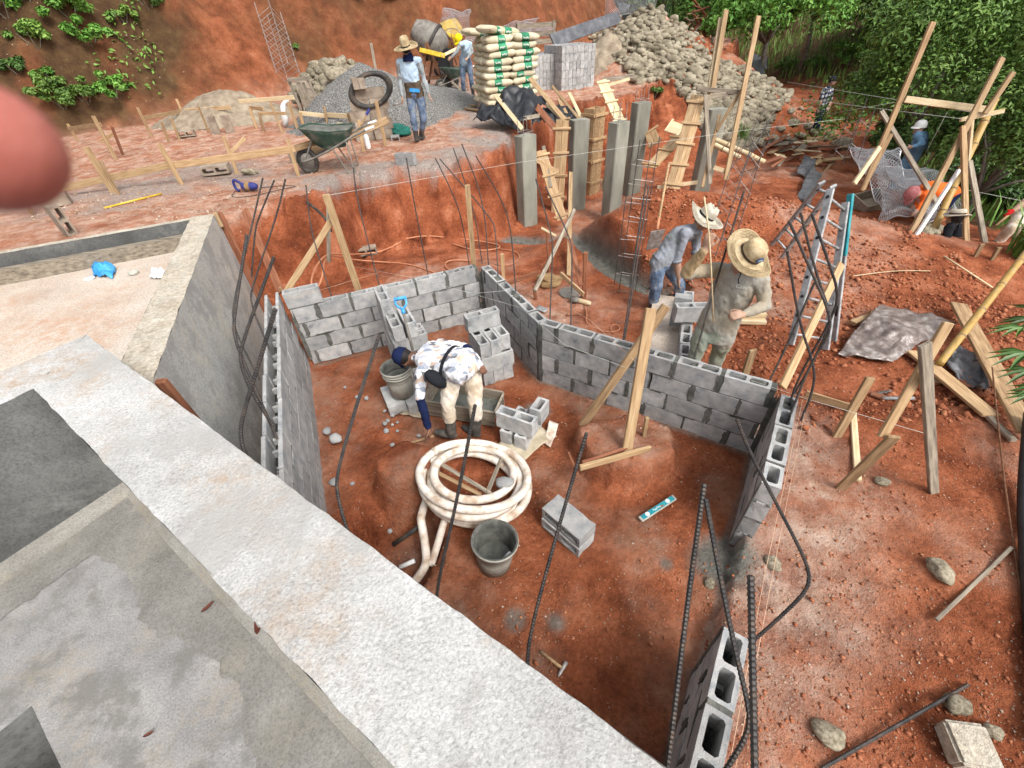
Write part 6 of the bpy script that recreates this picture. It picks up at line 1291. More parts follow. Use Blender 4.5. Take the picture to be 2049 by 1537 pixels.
line('bent_wire', [hit(1137, 628, .02), hit(1133, 634, .02), hit(1172, 632, .02), hit(1172, 625, .02)], .006, 'rust', 'bent wire piece on the earth below the grinder', 'wire'); drape('steel_float', [hit(1072, 620, .02), hit(1090, 628, .02), hit(1097, 620, .02), hit(1078, 612, .02)], 'alu', 'flat steel float behind the slanting wall', 'float', .004, 41, 6, 6, .004, 9)
p = hit(1185, 760)
o = blk(hit(735, 512, .1), V(.95, .25, 0), 'dirty block with open cores towards the camera below the terrace cut', lay='side', old=True)
# low block course and footing next to the bending mason
fpts = [(1395, 700), (1300, 640)]
f0, f1 = at(1352, 705, -.55), at(1415, 585, -.62); ex_ = V(.36, .93, 0).normalized()
mb = MB(); mb.box((0, 0, 0), (1.5, .40, .12)); o = mb.build('footing', 'conc_slab', None, loc=at(1330, 660, -.60), rot=(0, 0, math.atan2(ex_.y, ex_.x))); tag(o, 'pale concrete footing strip behind the long wall', 'footing')
wq = at(1372, 690, -.36); 
for k in range(4): blk(V(wq.x, wq.y, -.44)+ex_*(.40*k-.2), ex_, f'{ORD[k]} block from the long wall in the new low course beside the straw-hat worker', 'new low course of blocks')
blk(at(1385, 625, -.2), V(.95, -.1, 0), 'grey block being set on the new course between the two workers'); blk(at(1362, 622, -.28), ex_, 'block standing on end on the new course', lay='end')
for k, (z_, lb) in enumerate(((.02, 'lower cut timber block right of the straw-hat worker'), (.08, 'upper cut timber block right of the straw-hat worker'))): q = hit(1497, 645); board('timber_offcut', q+V(-.12+.04*k, .05*k, z_+.02), q+V(.18+.02*k, -.06+.08*k, z_+.02), .11, .05, 'wood_pale', lb, 'timber')
# shovel behind the second worker
s0, s1 = aty(1316, 452, 6.2), aty(1338, 330, 7.0); sh = empty('shovel', s0); tag(sh, 'shovel with an orange collar stuck in the earth mound', 'shovel'); d = s1-s0; MB().tube([V(0, 0, 0), d], .018, 8).build('shaft', 'wood', sh, True); MB().tube([d*-.06, d*.12], .022, 8).build('collar', 'hose_orange', sh, True); mb = MB(); mb.box((0, 0, 0), (.22, .012, .30)); mb.build('blade', 'steel_pale', sh, loc=-d*.22, rot=(.2, 0, .2))
# litter on the platform
drape('plastic_bag', [at(187, 555, ZS), at(225, 560, ZS), at(233, 540, ZS), at(180, 525, ZS+.02)], 'blue_pl', 'crumpled bright blue plastic bag on the platform slab', 'plastic bag', .055, 51, 20, 16, .003, 16, mid=.05)
p = at(180, 559, ZS); MB().lathe([(0, 0), (.05, 0), (.052, .012), (.048, .018), (0, .018)], 20).build('lid', 'white_pl', None, True, loc=p); tag(C.objects[-1], 'round white plastic lid under the blue bag', 'lid')
p = at(269, 549, ZS); MB().lathe([(0, .004), (.04, .004), (.05, .03), (.053, .03), (.042, 0), (0, 0)], 20).build('dish', 'bucket', None, True, loc=p); tag(C.objects[-1], 'small cream dish on the platform slab', 'dish')
drape('paper_towel', [at(298, 560, ZS), at(328, 562, ZS), at(334, 542, ZS), at(305, 540, ZS)], 'white_pl', 'crumpled white paper beside the platform rim', 'paper', .04, 52, 16, 12, .002, 18, mid=.03)
# crumpled clear sheet on the right
drape('plastic_sheet', [hit(1672, 715, .04), hit(1775, 735, .05), hit(1905, 655, .12), hit(1755, 625, .15)], 'sheet_clear', 'crumpled dirty translucent plastic sheet over timber', 'plastic sheet', .06, 61, 60, 40, .003, 5.5, mid=.05)
drape('dark_clothes', [hit(1880, 740, .05), hit(1960, 800, .05), hit(1965, 740, .1), hit(1900, 700, .12)], 'sheet_grey', 'heap of dark cloth beside the wide old plank', 'cloth', .10, 62, 24, 18, .006, 7)
drape('black_bag', [hit(1500, 152, .1), hit(1525, 158, .1), hit(1530, 132, .3), hit(1502, 128, .3)], 'bag_black', 'black rubbish bag by the tree beyond the stone heap', 'bag', .2, 63, 14, 12, .01, 3, mid=.2)
heap('gravel_patch', hit(1765, 790)-V(0, 0, .06), .25, .16, .08, 'gravel', 'little pile of grey gravel on the red ground', 71)
# clods and pebbles on the earth
def clods(name, n, fx, rmin, rmax, m, label, seed, cat):
    g = np.random.default_rng(seed); mb = MB(); base = np.array([(1, 0, 0), (-1, 0, 0), (0, 1, 0), (0, -1, 0), (0, 0, 1), (0, 0, -1)], float); F_ = [(0, 2, 4), (2, 1, 4), (1, 3, 4), (3, 0, 4), (2, 0, 5), (1, 2, 5), (3, 1, 5), (0, 3, 5)]
    X_, Y_ = fx(g, n); Z_ = zt(X_, Y_)
    for x, y, z in zip(X_, Y_, Z_):
        r = rmin*(rmax/rmin)**(g.random()**3.2); q = base*r*g.uniform(.6, 1.25, (6, 1)); a = g.uniform(0, 6.28); c, s = math.cos(a), math.sin(a); q = np.stack([q[:, 0]*c-q[:, 1]*s, q[:, 0]*s+q[:, 1]*c, q[:, 2]*.7], 1)+g.normal(0, r*.15, (6, 3)); mb.add(q+np.array([x, y, z+r*.25]), F_)
    o = mb.build(name, m, None, True); tag(o, label, cat, kind='stuff'); return o
def area(g, n):
    out = []
    X_ = np.zeros(0); Y_ = np.zeros(0)
    while len(X_) < n:
        u = g.uniform(560, 2100, n*2); v = g.uniform(380, 1560, n*2); D = np.stack([(u-1024.5)/F_PX, (v-768.5)/F_PX, np.ones_like(u)], 1) @ CM; t = (-.72-CAM_Z)/D[:, 2]; x, y = t*D[:, 0], t*D[:, 1]
        ok = (t > 0) & (y < 8.2) & (poly_sd(x, y, [(-2.3, 2.1), (.5, 0), (.5, -3), (-9, -3), (-9, 5.4), (-3.2, 5.4), (-2.75, 4.6)]) < .03) & (seg_dist(x, y, [AL, AB, CL, CR, DL]) > .12) & (fb2(x, y, 1.4, 3, 77)+.4*(poly_sd(x, y, pit) < 0) > -.35+.6*g.random(len(x)))
        X_ = np.append(X_, x[ok]); Y_ = np.append(Y_, y[ok])
    return X_[:n], Y_[:n]
def area_right(g, n): x = g.uniform(2.2, 6.5, n*3); y = g.uniform(2.6, 8.5, n*3); ok = fb2(x, y, 1.2, 3, 78) > -.3; return x[ok][:n], y[ok][:n]
defm('clod', [(.20, .062, .028), (.32, .11, .052), (.43, .19, .10)], 9, .95, 0, rnd=0); defm('pebble', [(.24, .13, .08), (.38, .27, .19), (.5, .43, .36)], 9, .95, 0, rnd=0)
clods('earth_clods', 10000, area, .0035, .018, 'clod', 'loose crumbs of red earth over the ground', 1, 'earth'); clods('pebbles', 6000, area, .003, .011, 'pebble', 'pale grit and pebbles on the red earth', 2, 'pebbles'); clods('earth_clods', 9000, area_right, .01, .05, 'clod', 'churned lumps of red earth on the right-hand slope', 3, 'earth')
def area_terr(g, n):
    u = g.uniform(60, 1040, n*3); v = g.uniform(230, 440, n*3); D = np.stack([(u-1024.5)/F_PX, (v-768.5)/F_PX, np.ones_like(u)], 1) @ CM; t = (.47-CAM_Z)/D[:, 2]; x, y = t*D[:, 0], t*D[:, 1]; ok = (poly_sd(x, y, plateau) > .05); return x[ok][:n], y[ok][:n]
clods('terrace_grit', 7000, area_terr, .008, .03, 'pebble', 'grit and stone chips scattered over the terrace', 4, 'pebbles')
# ================================================================== plants
def leaf_cloud(P, N, s, seed, aspect=2.2, droop=.25):
    """bent leaf blades at points P with normals N"""
    g = np.random.default_rng(seed); n = len(P); N = N/np.linalg.norm(N, axis=1)[:, None]; t = g.normal(size=(n, 3)); t -= (t*N).sum(1)[:, None]*N; t /= np.linalg.norm(t, axis=1)[:, None]; b = np.cross(N, t); s = s*g.uniform(.6, 1.3, (n, 1)); w = s/aspect
    V_ = np.stack([P-t*s*.5, P+b*w*.5+N*s*.06, P+t*s*.5-N*s*droop, P-b*w*.5+N*s*.06, ], 1).reshape(-1, 3); i = np.arange(n)*4; F_ = np.concatenate([np.stack([i, i+1, i+2], 1), np.stack([i, i+2, i+3], 1)]); return V_, F_
def cloud_mesh(name, V_, F_, m):
    me = bpy.data.meshes.new(name); me.vertices.add(len(V_)); me.vertices.foreach_set('co', V_.ravel()); k = F_.shape[1]; me.loops.add(F_.size); me.loops.foreach_set('vertex_index', F_.ravel().astype(np.int32)); me.polygons.add(len(F_)); me.polygons.foreach_set('loop_start', np.arange(0, F_.size, k)); me.polygons.foreach_set('loop_total', np.full(len(F_), k)); me.update(calc_edges=True); me.materials.append(MT[m]); return me
def crown(rt, c, rad, n, s, m, seed, clumps=46, name='crown', hollow=.55):
    g = np.random.default_rng(seed); d = g.normal(size=(clumps, 3)); d /= np.linalg.norm(d, axis=1)[:, None]; d[:, 2] = np.abs(d[:, 2])*1.0-.35*(g.random(clumps) < .4); cc_ = d*g.uniform(hollow, 1.0, (clumps, 1)); cr = g.uniform(.16, .34, clumps)
    k = g.integers(0, clumps, n); q = g.normal(size=(n, 3)); q /= np.linalg.norm(q, axis=1)[:, None]; r_ = g.random(n)**.45; P = (cc_[k]+q*(cr[k]*r_)[:, None])*np.array(rad); N = q+np.array([0, 0, .9])+g.normal(0, .45, (n, 3)); V_, F_ = leaf_cloud(P, N, s, seed+1); o = link(name, cloud_mesh(name, V_, F_, m), None, rt, c); return o, cc_*np.array(rad)
def tree(u, v, y, rad, h, n, s, m, label, seed, trunk=.1, cat='tree', name='tree', stems=3, clumps=46):
    """crown centred where (u, v) is seen at depth y; trunk down to the ground"""
    c = aty(u, v, y); zg = min(z1(c.x, c.y), c.z-rad[2]*.6); rt = empty(name, (c.x, c.y, zg)); tag(rt, label, cat); cz_ = c.z-zg; o, cl = crown(rt, (0, 0, cz_), rad, n, s, m, seed, clumps)
    g = random.Random(seed)
    mb = MB(); top = V(g.uniform(-.1, .1), g.uniform(-.1, .1), max(cz_-rad[2]*.4, .25)); mb.tube([V(0, 0, -.2), top*.5+V(g.uniform(-.08, .08), 0, 0), top], [trunk, trunk*.8, trunk*.6], 8); mb.build('trunk', 'bark', rt, True)
    for k in range(stems*2):
        e = V(*cl[g.randrange(len(cl))])*.85+V(0, 0, cz_); md = (top+e)/2+V(g.uniform(-.1, .1), g.uniform(-.1, .1), .1); MB().tube([top*.9, md, e], [trunk*.5, trunk*.3, trunk*.1], 6).build('branch', 'bark', rt, True)
    return rt
tree(1545, 30, 20.0, (3.0, 2.2, 1.7), 3, 9000, .17, 'leaf_bright', 'bright green tree with a forked pale trunk behind the posts', 101, .12, stems=4)
tree(1440, 25, 22.5, (2.0, 1.8, 1.8), 3, 6000, .17, 'leaf_bright', 'leafy green tree left of the forked one, beside the stone heap', 102, .1)
tree(1868, 165, 11.5, (2.3, 2.0, 2.3), 3, 22000, .105, 'leaf', 'large dense bush-like tree right of the tall leaning post', 103, .12, clumps=80)
tree(2010, 300, 8.5, (1.3, 1.2, 1.9), 3, 15000, .09, 'leaf', 'dense shrub at the right edge behind the timber frame', 104, .08, clumps=60)
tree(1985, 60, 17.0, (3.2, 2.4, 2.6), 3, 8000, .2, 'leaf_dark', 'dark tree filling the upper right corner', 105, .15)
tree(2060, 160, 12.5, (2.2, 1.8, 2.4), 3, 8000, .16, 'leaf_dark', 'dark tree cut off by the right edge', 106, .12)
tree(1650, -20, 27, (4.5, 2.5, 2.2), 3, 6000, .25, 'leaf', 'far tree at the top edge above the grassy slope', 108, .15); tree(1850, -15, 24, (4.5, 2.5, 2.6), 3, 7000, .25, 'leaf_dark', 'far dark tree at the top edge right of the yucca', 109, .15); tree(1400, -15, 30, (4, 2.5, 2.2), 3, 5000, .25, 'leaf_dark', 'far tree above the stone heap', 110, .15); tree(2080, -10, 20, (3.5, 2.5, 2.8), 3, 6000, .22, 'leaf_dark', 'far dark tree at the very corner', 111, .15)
def shrub(u, v, rad, n, s, m, label, seed, y=None, clumps=16):
    p = hit(u, v) if y is None else aty(u, v, y); rt = empty('shrub', p); tag(rt, label, 'shrub'); crown(rt, (0, 0, rad[2]*.55), rad, n, s, m, seed, clumps, 'foliage', .3)
    for k in range(4): a = k*1.6+seed; MB().tube([V(0, 0, -.1), V(math.cos(a)*rad[0]*.4, math.sin(a)*rad[1]*.4, rad[2]*.7)], [.02, .008], 5).build('stem', 'bark', rt)
    return rt
for i, (u, v, r_, n, m, lb) in enumerate(((1780, 320, 1.0, 2600, 'leaf_dark', 'dark shrub behind the pale brace'), (1830, 345, 1.1, 2600, 'leaf_dark', 'dark shrub behind the light-blue worker'), (1745, 205, .6, 1600, 'leaf', 'shrub at the edge of the red cut'), (1625, 140, .6, 1400, 'leaf_bright', 'low shrub above the person in the checked shirt'), (1700, 130, .9, 2000, 'leaf_bright', 'bright shrub on the grassy slope'), (1575, 140, .6, 1300, 'leaf', 'small shrub by the tree foot'), (1975, 405, .6, 1600, 'leaf', 'shrub beside the right-hand posts'), (1915, 400, .5, 1200, 'leaf_dark', 'shrub behind the netting'), (2040, 420, .9, 2200, 'leaf_dark', 'dark shrub at the right edge above the pale trousers'), (1740, 180, .9, 2000, 'leaf', 'shrub in the middle of the green slope'))):
    shrub(u, v, (r_, r_, r_*.8), int(n*1.5), .10, m, lb, 200+i)
for i, (u, v, r_, n, m, lb) in enumerate(((150, 45, .95, 1500, 'leaf_bright', 'bright leafy shrub high on the left bank'), (185, 95, .85, 1300, 'leaf_bright', 'second bright shrub on the left bank'), (250, 45, .55, 700, 'leaf', 'small shrub near the bare red face'), (15, 35, .8, 1000, 'leaf_bright', 'shrub at the upper left corner'), (75, 95, .8, 1000, 'leaf', 'shrub on the left bank above the finger'), (230, 195, .7, 900, 'leaf_bright', 'low creeping shrub at the foot of the left bank'), (130, 215, .9, 1400, 'leaf', 'dense low shrub beside the finger'), (175, 205, .7, 1000, 'leaf', 'low shrub at the bank foot'), (40, 150, .6, 700, 'leaf_dark', 'dark shrub behind the fingertip'), (100, 165, .5, 500, 'leaf_bright', 'small bright plant on the left bank'), (720, 8, .7, 700, 'leaf', 'shrub hanging over the red bank at the top'), (790, 5, .6, 600, 'leaf_dark', 'dark tuft at the top of the red bank'), (590, 98, .25, 160, 'leaf', 'little plant on the red bank near the cage'), (300, 20, .6, 600, 'leaf', 'shrub at the top edge of the bank'), (60, 10, .9, 900, 'leaf', 'shrub at the top left edge'), (1310, 190, .35, 260, 'leaf', 'small weed on the red bank behind the farthest column'))):
    shrub(u, v, (r_*.8, r_*.8, r_*.55), int(n*1.2), .11, m, lb, 240+i, clumps=12)
def blades(name, X_, Y_, h, w, m, label, seed, kind='stuff', cat='grass', spread=.35, zoff=0, root=None):
    g = np.random.default_rng(seed); n = len(X_); Z_ = zt(X_, Y_, False)+zoff; a = g.uniform(0, 6.28, n); H_ = h*g.uniform(.5, 1.2, n); L = spread*H_*g.uniform(.2, 1.6, n); dx, dy = np.cos(a), np.sin(a); P = np.stack([X_, Y_, Z_], 1); ww = w/2
    S = np.stack([-dy, dx, np.zeros(n)], 1); T1 = P+np.stack([dx*L*.35, dy*L*.35, H_*.65], 1); T2 = P+np.stack([dx*L, dy*L, H_*.9], 1)
    V_ = np.stack([P-S*ww, P+S*ww, T1+S*ww*.8, T1-S*ww*.8, T2], 1).reshape(-1, 3); i = np.arange(n)*5; F_ = np.concatenate([np.stack([i, i+1, i+2], 1), np.stack([i, i+2, i+3], 1), np.stack([i+3, i+2, i+4], 1)]); o = link(name, cloud_mesh(name, V_, F_, m)); return tag(o, label, cat, kind=kind)
g = np.random.default_rng(5); u = g.uniform(1380, 2060, 60000); v = g.uniform(-20, 470, 60000); PS = []
x = g.uniform(6, 40, 60000); y = g.uniform(7, 42, 60000); sv_ = poly_sd(x, y, vall_poly); ok = sv_ > .1+.5*g.random(60000); blades('slope_grass', x[ok][:26000], y[ok][:26000], .55, .035, 'grass', 'rank green grass over the hillside on the right', 6)
x = g.uniform(-22, -8.5, 40000); y = g.uniform(11, 26, 40000); sb2 = poly_sd(x, y, bank_poly); ok = (sb2 > .2) & (fb2(x, y, .5, 3, 22)+bxl if False else (fb2(x, y, .6, 3, 61) > .0)) & (x < -9.6+.8*fb2(x, y, .7, 2, 62)-.25*(y-15)); X_, Y_ = x[ok][:6000], y[ok][:6000]; Z_ = zt(X_, Y_); Pq = np.stack([X_, Y_, Z_+.12], 1); V_, F_ = leaf_cloud(Pq+g.normal(0, .08, Pq.shape), g.normal(size=Pq.shape)*.5+np.array([.4, -.5, .8]), .16, 7); o = link('bank_creepers', cloud_mesh('bank_creepers', V_, F_, 'leaf')); tag(o, 'creeping leaves over the left-hand bank', 'plants', kind='stuff')
def tuft(u, v, n, h, w, m, label, spread=.5, y=None, cat='plant', seed=1):
    p = hit(u, v); g = np.random.default_rng(seed+int(u)); rt = blades('grass_tuft', p.x+g.normal(0, .06*h/.5, n), p.y+g.normal(0, .06*h/.5, n), h, w, m, label, seed+int(v), None, cat, spread); return rt
tuft(1480, 288, 60, .55, .02, 'grass', 'grey-green grass tuft behind the lone post'); tuft(2045, 505, 60, .6, .03, 'grass', 'long grass tuft under the pale trousers'); tuft(1750, 55, 90, 1.7, .12, 'leaf_bright', 'spiky yucca-like plant on the green slope', 1.1, seed=4); tuft(1345, 40, 140, 2.6, .06, 'leaf_dark', 'tall dark grass behind the stone heap', .35, seed=5); tuft(1365, 45, 120, 2.2, .06, 'grass', 'tall green grass right behind the stone heap', .35, seed=6); tuft(2050, 520, 60, .6, .03, 'leaf', 'grass tuft at the right edge', .5, seed=7)
tuft(1945, 420, 24, .9, .09, 'leaf_bright', 'broad-leaved plant between the right-hand posts', .7, seed=8)
# papaya-like plant at the right edge
rt = empty('leafy_plant', hit(2110, 860)); tag(rt, 'young plant with deeply lobed leaves reaching in at the right edge', 'plant')
stem_top = aty(2075, 640, rt.location.y)-rt.location; MB().tube(smooth_path([V(0, 0, -.05), stem_top*.5+V(.05, 0, 0), stem_top], .05), .016, 8).build('stem', 'leaf', rt, True)
def lobed(size, seed):
    g = random.Random(seed); mb = MB(); n = 7; out = []
    for k in range(n):
        a = (k-(n-1)/2)*.42; L = size*(1-.10*abs(k-3))*g.uniform(.9, 1.1); 
        if k: out.append((size*.32*math.cos(a-.21), size*.32*math.sin(a-.21), .01))
        for t, wd in ((.55, -.10), (1.0, 0), (.55, .10)): out.append((L*t*math.cos(a+wd*1.3), L*t*math.sin(a+wd*1.3), -.22*size*t*t+.02))
    mb.v = [(0, 0, 0)]+out; m_ = len(out); mb.f = [(0, i, i+1) for i in range(1, m_)]; mb.mi = [0]*len(mb.f); return mb.mesh('leaf', ['leaf_dark'])
for (u, v, dy, sz, rz) in ((2030, 655, -.1, .19, 2.9), (2040, 705, -.15, .24, 3.2), (2050, 740, -.1, .22, 3.4), (2055, 640, .1, .22, 2.6), (2060, 775, -.2, .2, 3.7), (2075, 620, .0, .2, 1.6), (2050, 790, -.1, .18, 3.3)):
    p = aty(u+18, v, rt.location.y+dy)-rt.location; link('leaf', lobed(sz, u), None, rt, p, (.2, .25, rz)); MB().tube([stem_top*.9, p], .005, 5).build('leaf_stalk', 'leaf', rt)
# ================================================================== people
def cloth_mat(name, kind):
    m = bpy.data.materials.new(name); m.use_nodes = True; n, l = m.node_tree.nodes, m.node_tree.links; b = n['Principled BSDF']; b.inputs['Roughness'].default_value = .9; b.inputs['Specular IOR Level'].default_value = .15
    tc = n.new('ShaderNodeTexCoord')
    def ramp(src, stops, const=False):
        r = n.new('ShaderNodeValToRGB'); e = r.color_ramp.elements
        if const: r.color_ramp.interpolation = 'CONSTANT'
        while len(e) < len(stops): e.new(.5)
        for k, (p, c) in enumerate(stops): e[k].position = p; e[k].color = (*c, 1)
        l.new(src, r.inputs[0]); return r.outputs[0]
    if kind == 'camo':
        v = n.new('ShaderNodeTexVoronoi'); v.inputs['Scale'].default_value = 15; mp = n.new('ShaderNodeMapping'); mp.inputs['Rotation'].default_value = (.6, .4, .5); mp.inputs['Scale'].default_value = (1, 2.4, 1.2); l.new(tc.outputs['Object'], mp.inputs[0]); l.new(mp.outputs[0], v.inputs['Vector']); sx = n.new('ShaderNodeSeparateColor'); l.new(v.outputs['Color'], sx.inputs[0])
        col = ramp(sx.outputs[0], [(0, (.62, .62, .64)), (.3, (.42, .44, .50)), (.5, (.14, .14, .15)), (.62, (.68, .68, .69)), (.8, (.46, .36, .30)), (.88, (.24, .27, .33))], True)
    else:
        w = []
        for ax, sc in (((0, 0, 1), 9), ((1, .3, 0), 9)):
            d = n.new('ShaderNodeVectorMath'); d.operation = 'DOT_PRODUCT'; d.inputs[1].default_value = ax; l.new(tc.outputs['Object'], d.inputs[0]); mm = n.new('ShaderNodeMath'); mm.operation = 'MULTIPLY'; mm.inputs[1].default_value = sc; l.new(d.outputs['Value'], mm.inputs[0]); fr_ = n.new('ShaderNodeMath'); fr_.operation = 'FRACT'; l.new(mm.outputs[0], fr_.inputs[0]); g_ = n.new('ShaderNodeMath'); g_.operation = 'GREATER_THAN'; g_.inputs[1].default_value = .5; l.new(fr_.outputs[0], g_.inputs[0]); w.append(g_.outputs[0])
        ad_ = n.new('ShaderNodeMath'); ad_.operation = 'ADD'; l.new(w[0], ad_.inputs[0]); l.new(w[1], ad_.inputs[1]); hf = n.new('ShaderNodeMath'); hf.operation = 'MULTIPLY'; hf.inputs[1].default_value = .5; l.new(ad_.outputs[0], hf.inputs[0]); col = ramp(hf.outputs[0], [(0, (.015, .018, .035)), (.3, (.10, .11, .16)), (.8, (.62, .62, .63))], True)
    l.new(col, b.inputs['Base Color']); MT[name] = m
cloth_mat('camo_cloth', 'camo'); cloth_mat('plaid_cloth', 'plaid')
K = dict(rnd=0, rough=.95, spec=.1, dist=.004)
defm('shirt_khaki', [(.31, .24, .15), (.32, .29, .235), (.35, .35, .325)], 2.6, bump=.4, bscale=70, **K); defm('sleeve_tan', [(.30, .21, .11), (.40, .29, .16), (.46, .36, .22)], 8, bump=.4, bscale=70, **K); defm('shirt_grey', [(.15, .16, .15), (.24, .255, .29), (.31, .33, .38)], 5, bump=.4, bscale=70, **K); defm('jeans', [(.06, .085, .13), (.13, .18, .27), (.27, .28, .28)], 9, bump=.5, bscale=80, **K)
defm('pants_green', [(.27, .27, .19), (.31, .33, .26), (.29, .36, .33)], 3, bump=.4, bscale=70, **K); defm('pants_cream', [(.44, .35, .25), (.58, .51, .42), (.66, .62, .56)], 6, bump=.4, bscale=70, **K); defm('shirt_blue', [(.26, .34, .44), (.40, .52, .64), (.52, .62, .70)], 4, bump=.4, bscale=70, **K); defm('sleeve_dirty', [(.16, .16, .14), (.26, .28, .29), (.34, .38, .40)], 8, bump=.4, bscale=70, **K); defm('apron_brown', [(.07, .05, .035), (.12, .09, .065)], 9, bump=.4, bscale=70, **K)
defm('navy_cloth', [(.008, .012, .04), (.014, .022, .07)], 9, bump=.4, bscale=70, **K); defm('black_cloth', [(.012, .013, .016), (.022, .024, .03)], 9, bump=.4, bscale=70, **K); defm('denim_light', [(.10, .19, .30), (.16, .30, .44)], 9, bump=.4, bscale=70, **K); defm('orange_cloth', [(.60, .10, .02), (.75, .15, .03)], 9, bump=.4, bscale=70, **K); defm('pink_cloth', [(.40, .12, .12), (.55, .24, .24)], 30, bump=.4, bscale=70, **K); defm('red_glove', [(.35, .01, .01), (.45, .02, .02)], 9, bump=.4, bscale=70, **K); defm('yellow_cap', [(.60, .46, .01), (.75, .60, .02)], 9, bump=.4, bscale=70, **K); defm('boot_grey', [(.03, .03, .028), (.06, .057, .052), (.15, .13, .11)], 7, bump=.3, bscale=60, rnd=0, rough=.6, spec=.3, dist=.004)
class Body:
    def __init__(s): s.mb = MB(); s.pr = []; s.mats = []
    def reg(s, m):
        if m not in s.mats: s.mats.append(m)
        return s.mats.index(m)
    def cap(s, a, b, ra, rb, m, n=14):
        a, b = Vector(a), Vector(b); d = b-a; L = d.length; x = d/L if L > 1e-6 else V(0, 0, 1); pts = []; rs = []
        for t in (1.0, .85, .6, .3): pts.append(a-x*ra*t); rs.append(ra*math.sqrt(max(0, 1-t*t))+1e-4)
        pts += [a, (a+b)/2, b]; rs += [ra, (ra+rb)/2, rb]
        for t in (.3, .6, .85, 1.0): pts.append(b+x*rb*t); rs.append(rb*math.sqrt(max(0, 1-t*t))+1e-4)
        s.mb.tube(pts, rs, n); s.pr.append((np.array(a), np.array(b), ra, rb, s.reg(m)))
    def ell(s, c, ax, r, m, n=16):
        """ellipsoid with axes matrix ax (3 column vectors) and radii r"""
        c = Vector(c); v = []; f = []; k = 12
        for i in range(k+1):
            t = math.pi*i/k
            for j in range(n): q = 2*math.pi*j/n; v.append(c+ax[0]*(r[0]*math.sin(t)*math.cos(q))+ax[1]*(r[1]*math.sin(t)*math.sin(q))+ax[2]*(r[2]*math.cos(t)))
        for i in range(k):
            for j in range(n): f.append((i*n+j, i*n+(j+1) % n, (i+1)*n+(j+1) % n, (i+1)*n+j))
        s.mb.add(v, f); rr = min(r); L = max(r)-rr; w = ax[list(r).index(max(r))]; s.pr.append((np.array(c-w*L), np.array(c+w*L), rr, rr, s.reg(m)))
    def loft(s, secs, lat, m, n=22):
        """secs: (centre, half width along lat, half depth, material)"""
        cs = [Vector(q[0]) for q in secs]; rings = []
        for i, (c, w, d, mm) in enumerate(secs):
            t = (cs[min(i+1, len(cs)-1)]-cs[max(i-1, 0)]).normalized(); la = (lat-t*lat.dot(t)).normalized(); de = t.cross(la)
            rings.append([Vector(c)+la*(w*math.copysign(abs(math.cos(q))**.85, math.cos(q)))+de*(d*math.copysign(abs(math.sin(q))**.85, math.sin(q))) for q in [2*math.pi*k/n for k in range(n)]])
        v = [q for r_ in rings for q in r_]; f = [(i*n+k, i*n+(k+1) % n, (i+1)*n+(k+1) % n, (i+1)*n+k) for i in range(len(rings)-1) for k in range(n)]; f += [tuple(range(n-1, -1, -1)), tuple((len(rings)-1)*n+k for k in range(n))]; s.mb.add(v, f)
        for (p, q) in zip(secs[:-1], secs[1:]):
            la = lat.normalized()
            for sg in (-.45, .45): s.pr.append((np.array(Vector(p[0])+la*p[1]*sg), np.array(Vector(q[0])+la*q[1]*sg), (p[1]*.55+p[2])/2, (q[1]*.55+q[2])/2, s.reg(p[3])))
    def hand(s, w, dirv, palm, m, curl=.6, sc=1.0):
        """palm and five fingers from the wrist along dirv; palm is the facing direction of the palm"""
        d = dirv.normalized(); p = (palm-d*palm.dot(d)).normalized(); sd = d.cross(p); L = .088*sc; c = w+d*L*.5
        s.ell(c, [sd, p, d], [.040*sc, .017*sc, .052*sc], m)
        for k, (off, ln) in enumerate(((-.030, .068), (-.010, .078), (.010, .074), (.029, .058))):
            b0 = w+d*(L*.92)+sd*off*sc; a1 = b0+(d*math.cos(curl*.7)+p*math.sin(curl*.7))*ln*.5*sc; a2 = a1+(d*math.cos(curl*2.0)+p*math.sin(curl*2.0))*ln*.35*sc; a3 = a2+(d*math.cos(curl*3.0)+p*math.sin(curl*3.0))*ln*.25*sc
            s.cap(b0-d*.01, a1, .0095*sc, .0088*sc, m, 8); s.cap(a1, a2, .0088*sc, .008*sc, m, 8); s.cap(a2, a3, .008*sc, .007*sc, m, 8)
        t0 = w+d*L*.35-sd*.034*sc; t1 = t0+(d*.7-sd*.55+p*.45).normalized()*.045*sc; t2 = t1+(d*.75+p*.65+sd*.1).normalized()*.032*sc; s.cap(t0, t1, .012*sc, .0105*sc, m, 8); s.cap(t1, t2, .0105*sc, .009*sc, m, 8)
    def finish(s, name, parent, vox, fold=.006, seed=1, soft=None):
        loc = parent.location.copy(); me = bpy.data.meshes.new('raw'); me.from_pydata([tuple(Vector(p)-loc) for p in s.mb.v], [], s.mb.f); bm = bmesh.new(); bm.from_mesh(me); bmesh.ops.recalc_face_normals(bm, faces=bm.faces); bm.to_mesh(me); bm.free()
        o = bpy.data.objects.new('raw', me); C.objects.link(o); md = o.modifiers.new('r', 'REMESH'); md.mode = 'VOXEL'; md.voxel_size = vox; md.adaptivity = 0; sm = o.modifiers.new('s', 'SMOOTH'); sm.factor = .5; sm.iterations = 3
        dg = bpy.context.evaluated_depsgraph_get(); dg.update(); m2 = bpy.data.meshes.new_from_object(o.evaluated_get(dg)); bpy.data.objects.remove(o)
        n = len(m2.vertices); co = np.zeros(n*3); m2.vertices.foreach_get('co', co); co = co.reshape(-1, 3); no = np.zeros(n*3); m2.vertices.foreach_get('normal', no); no = no.reshape(-1, 3)
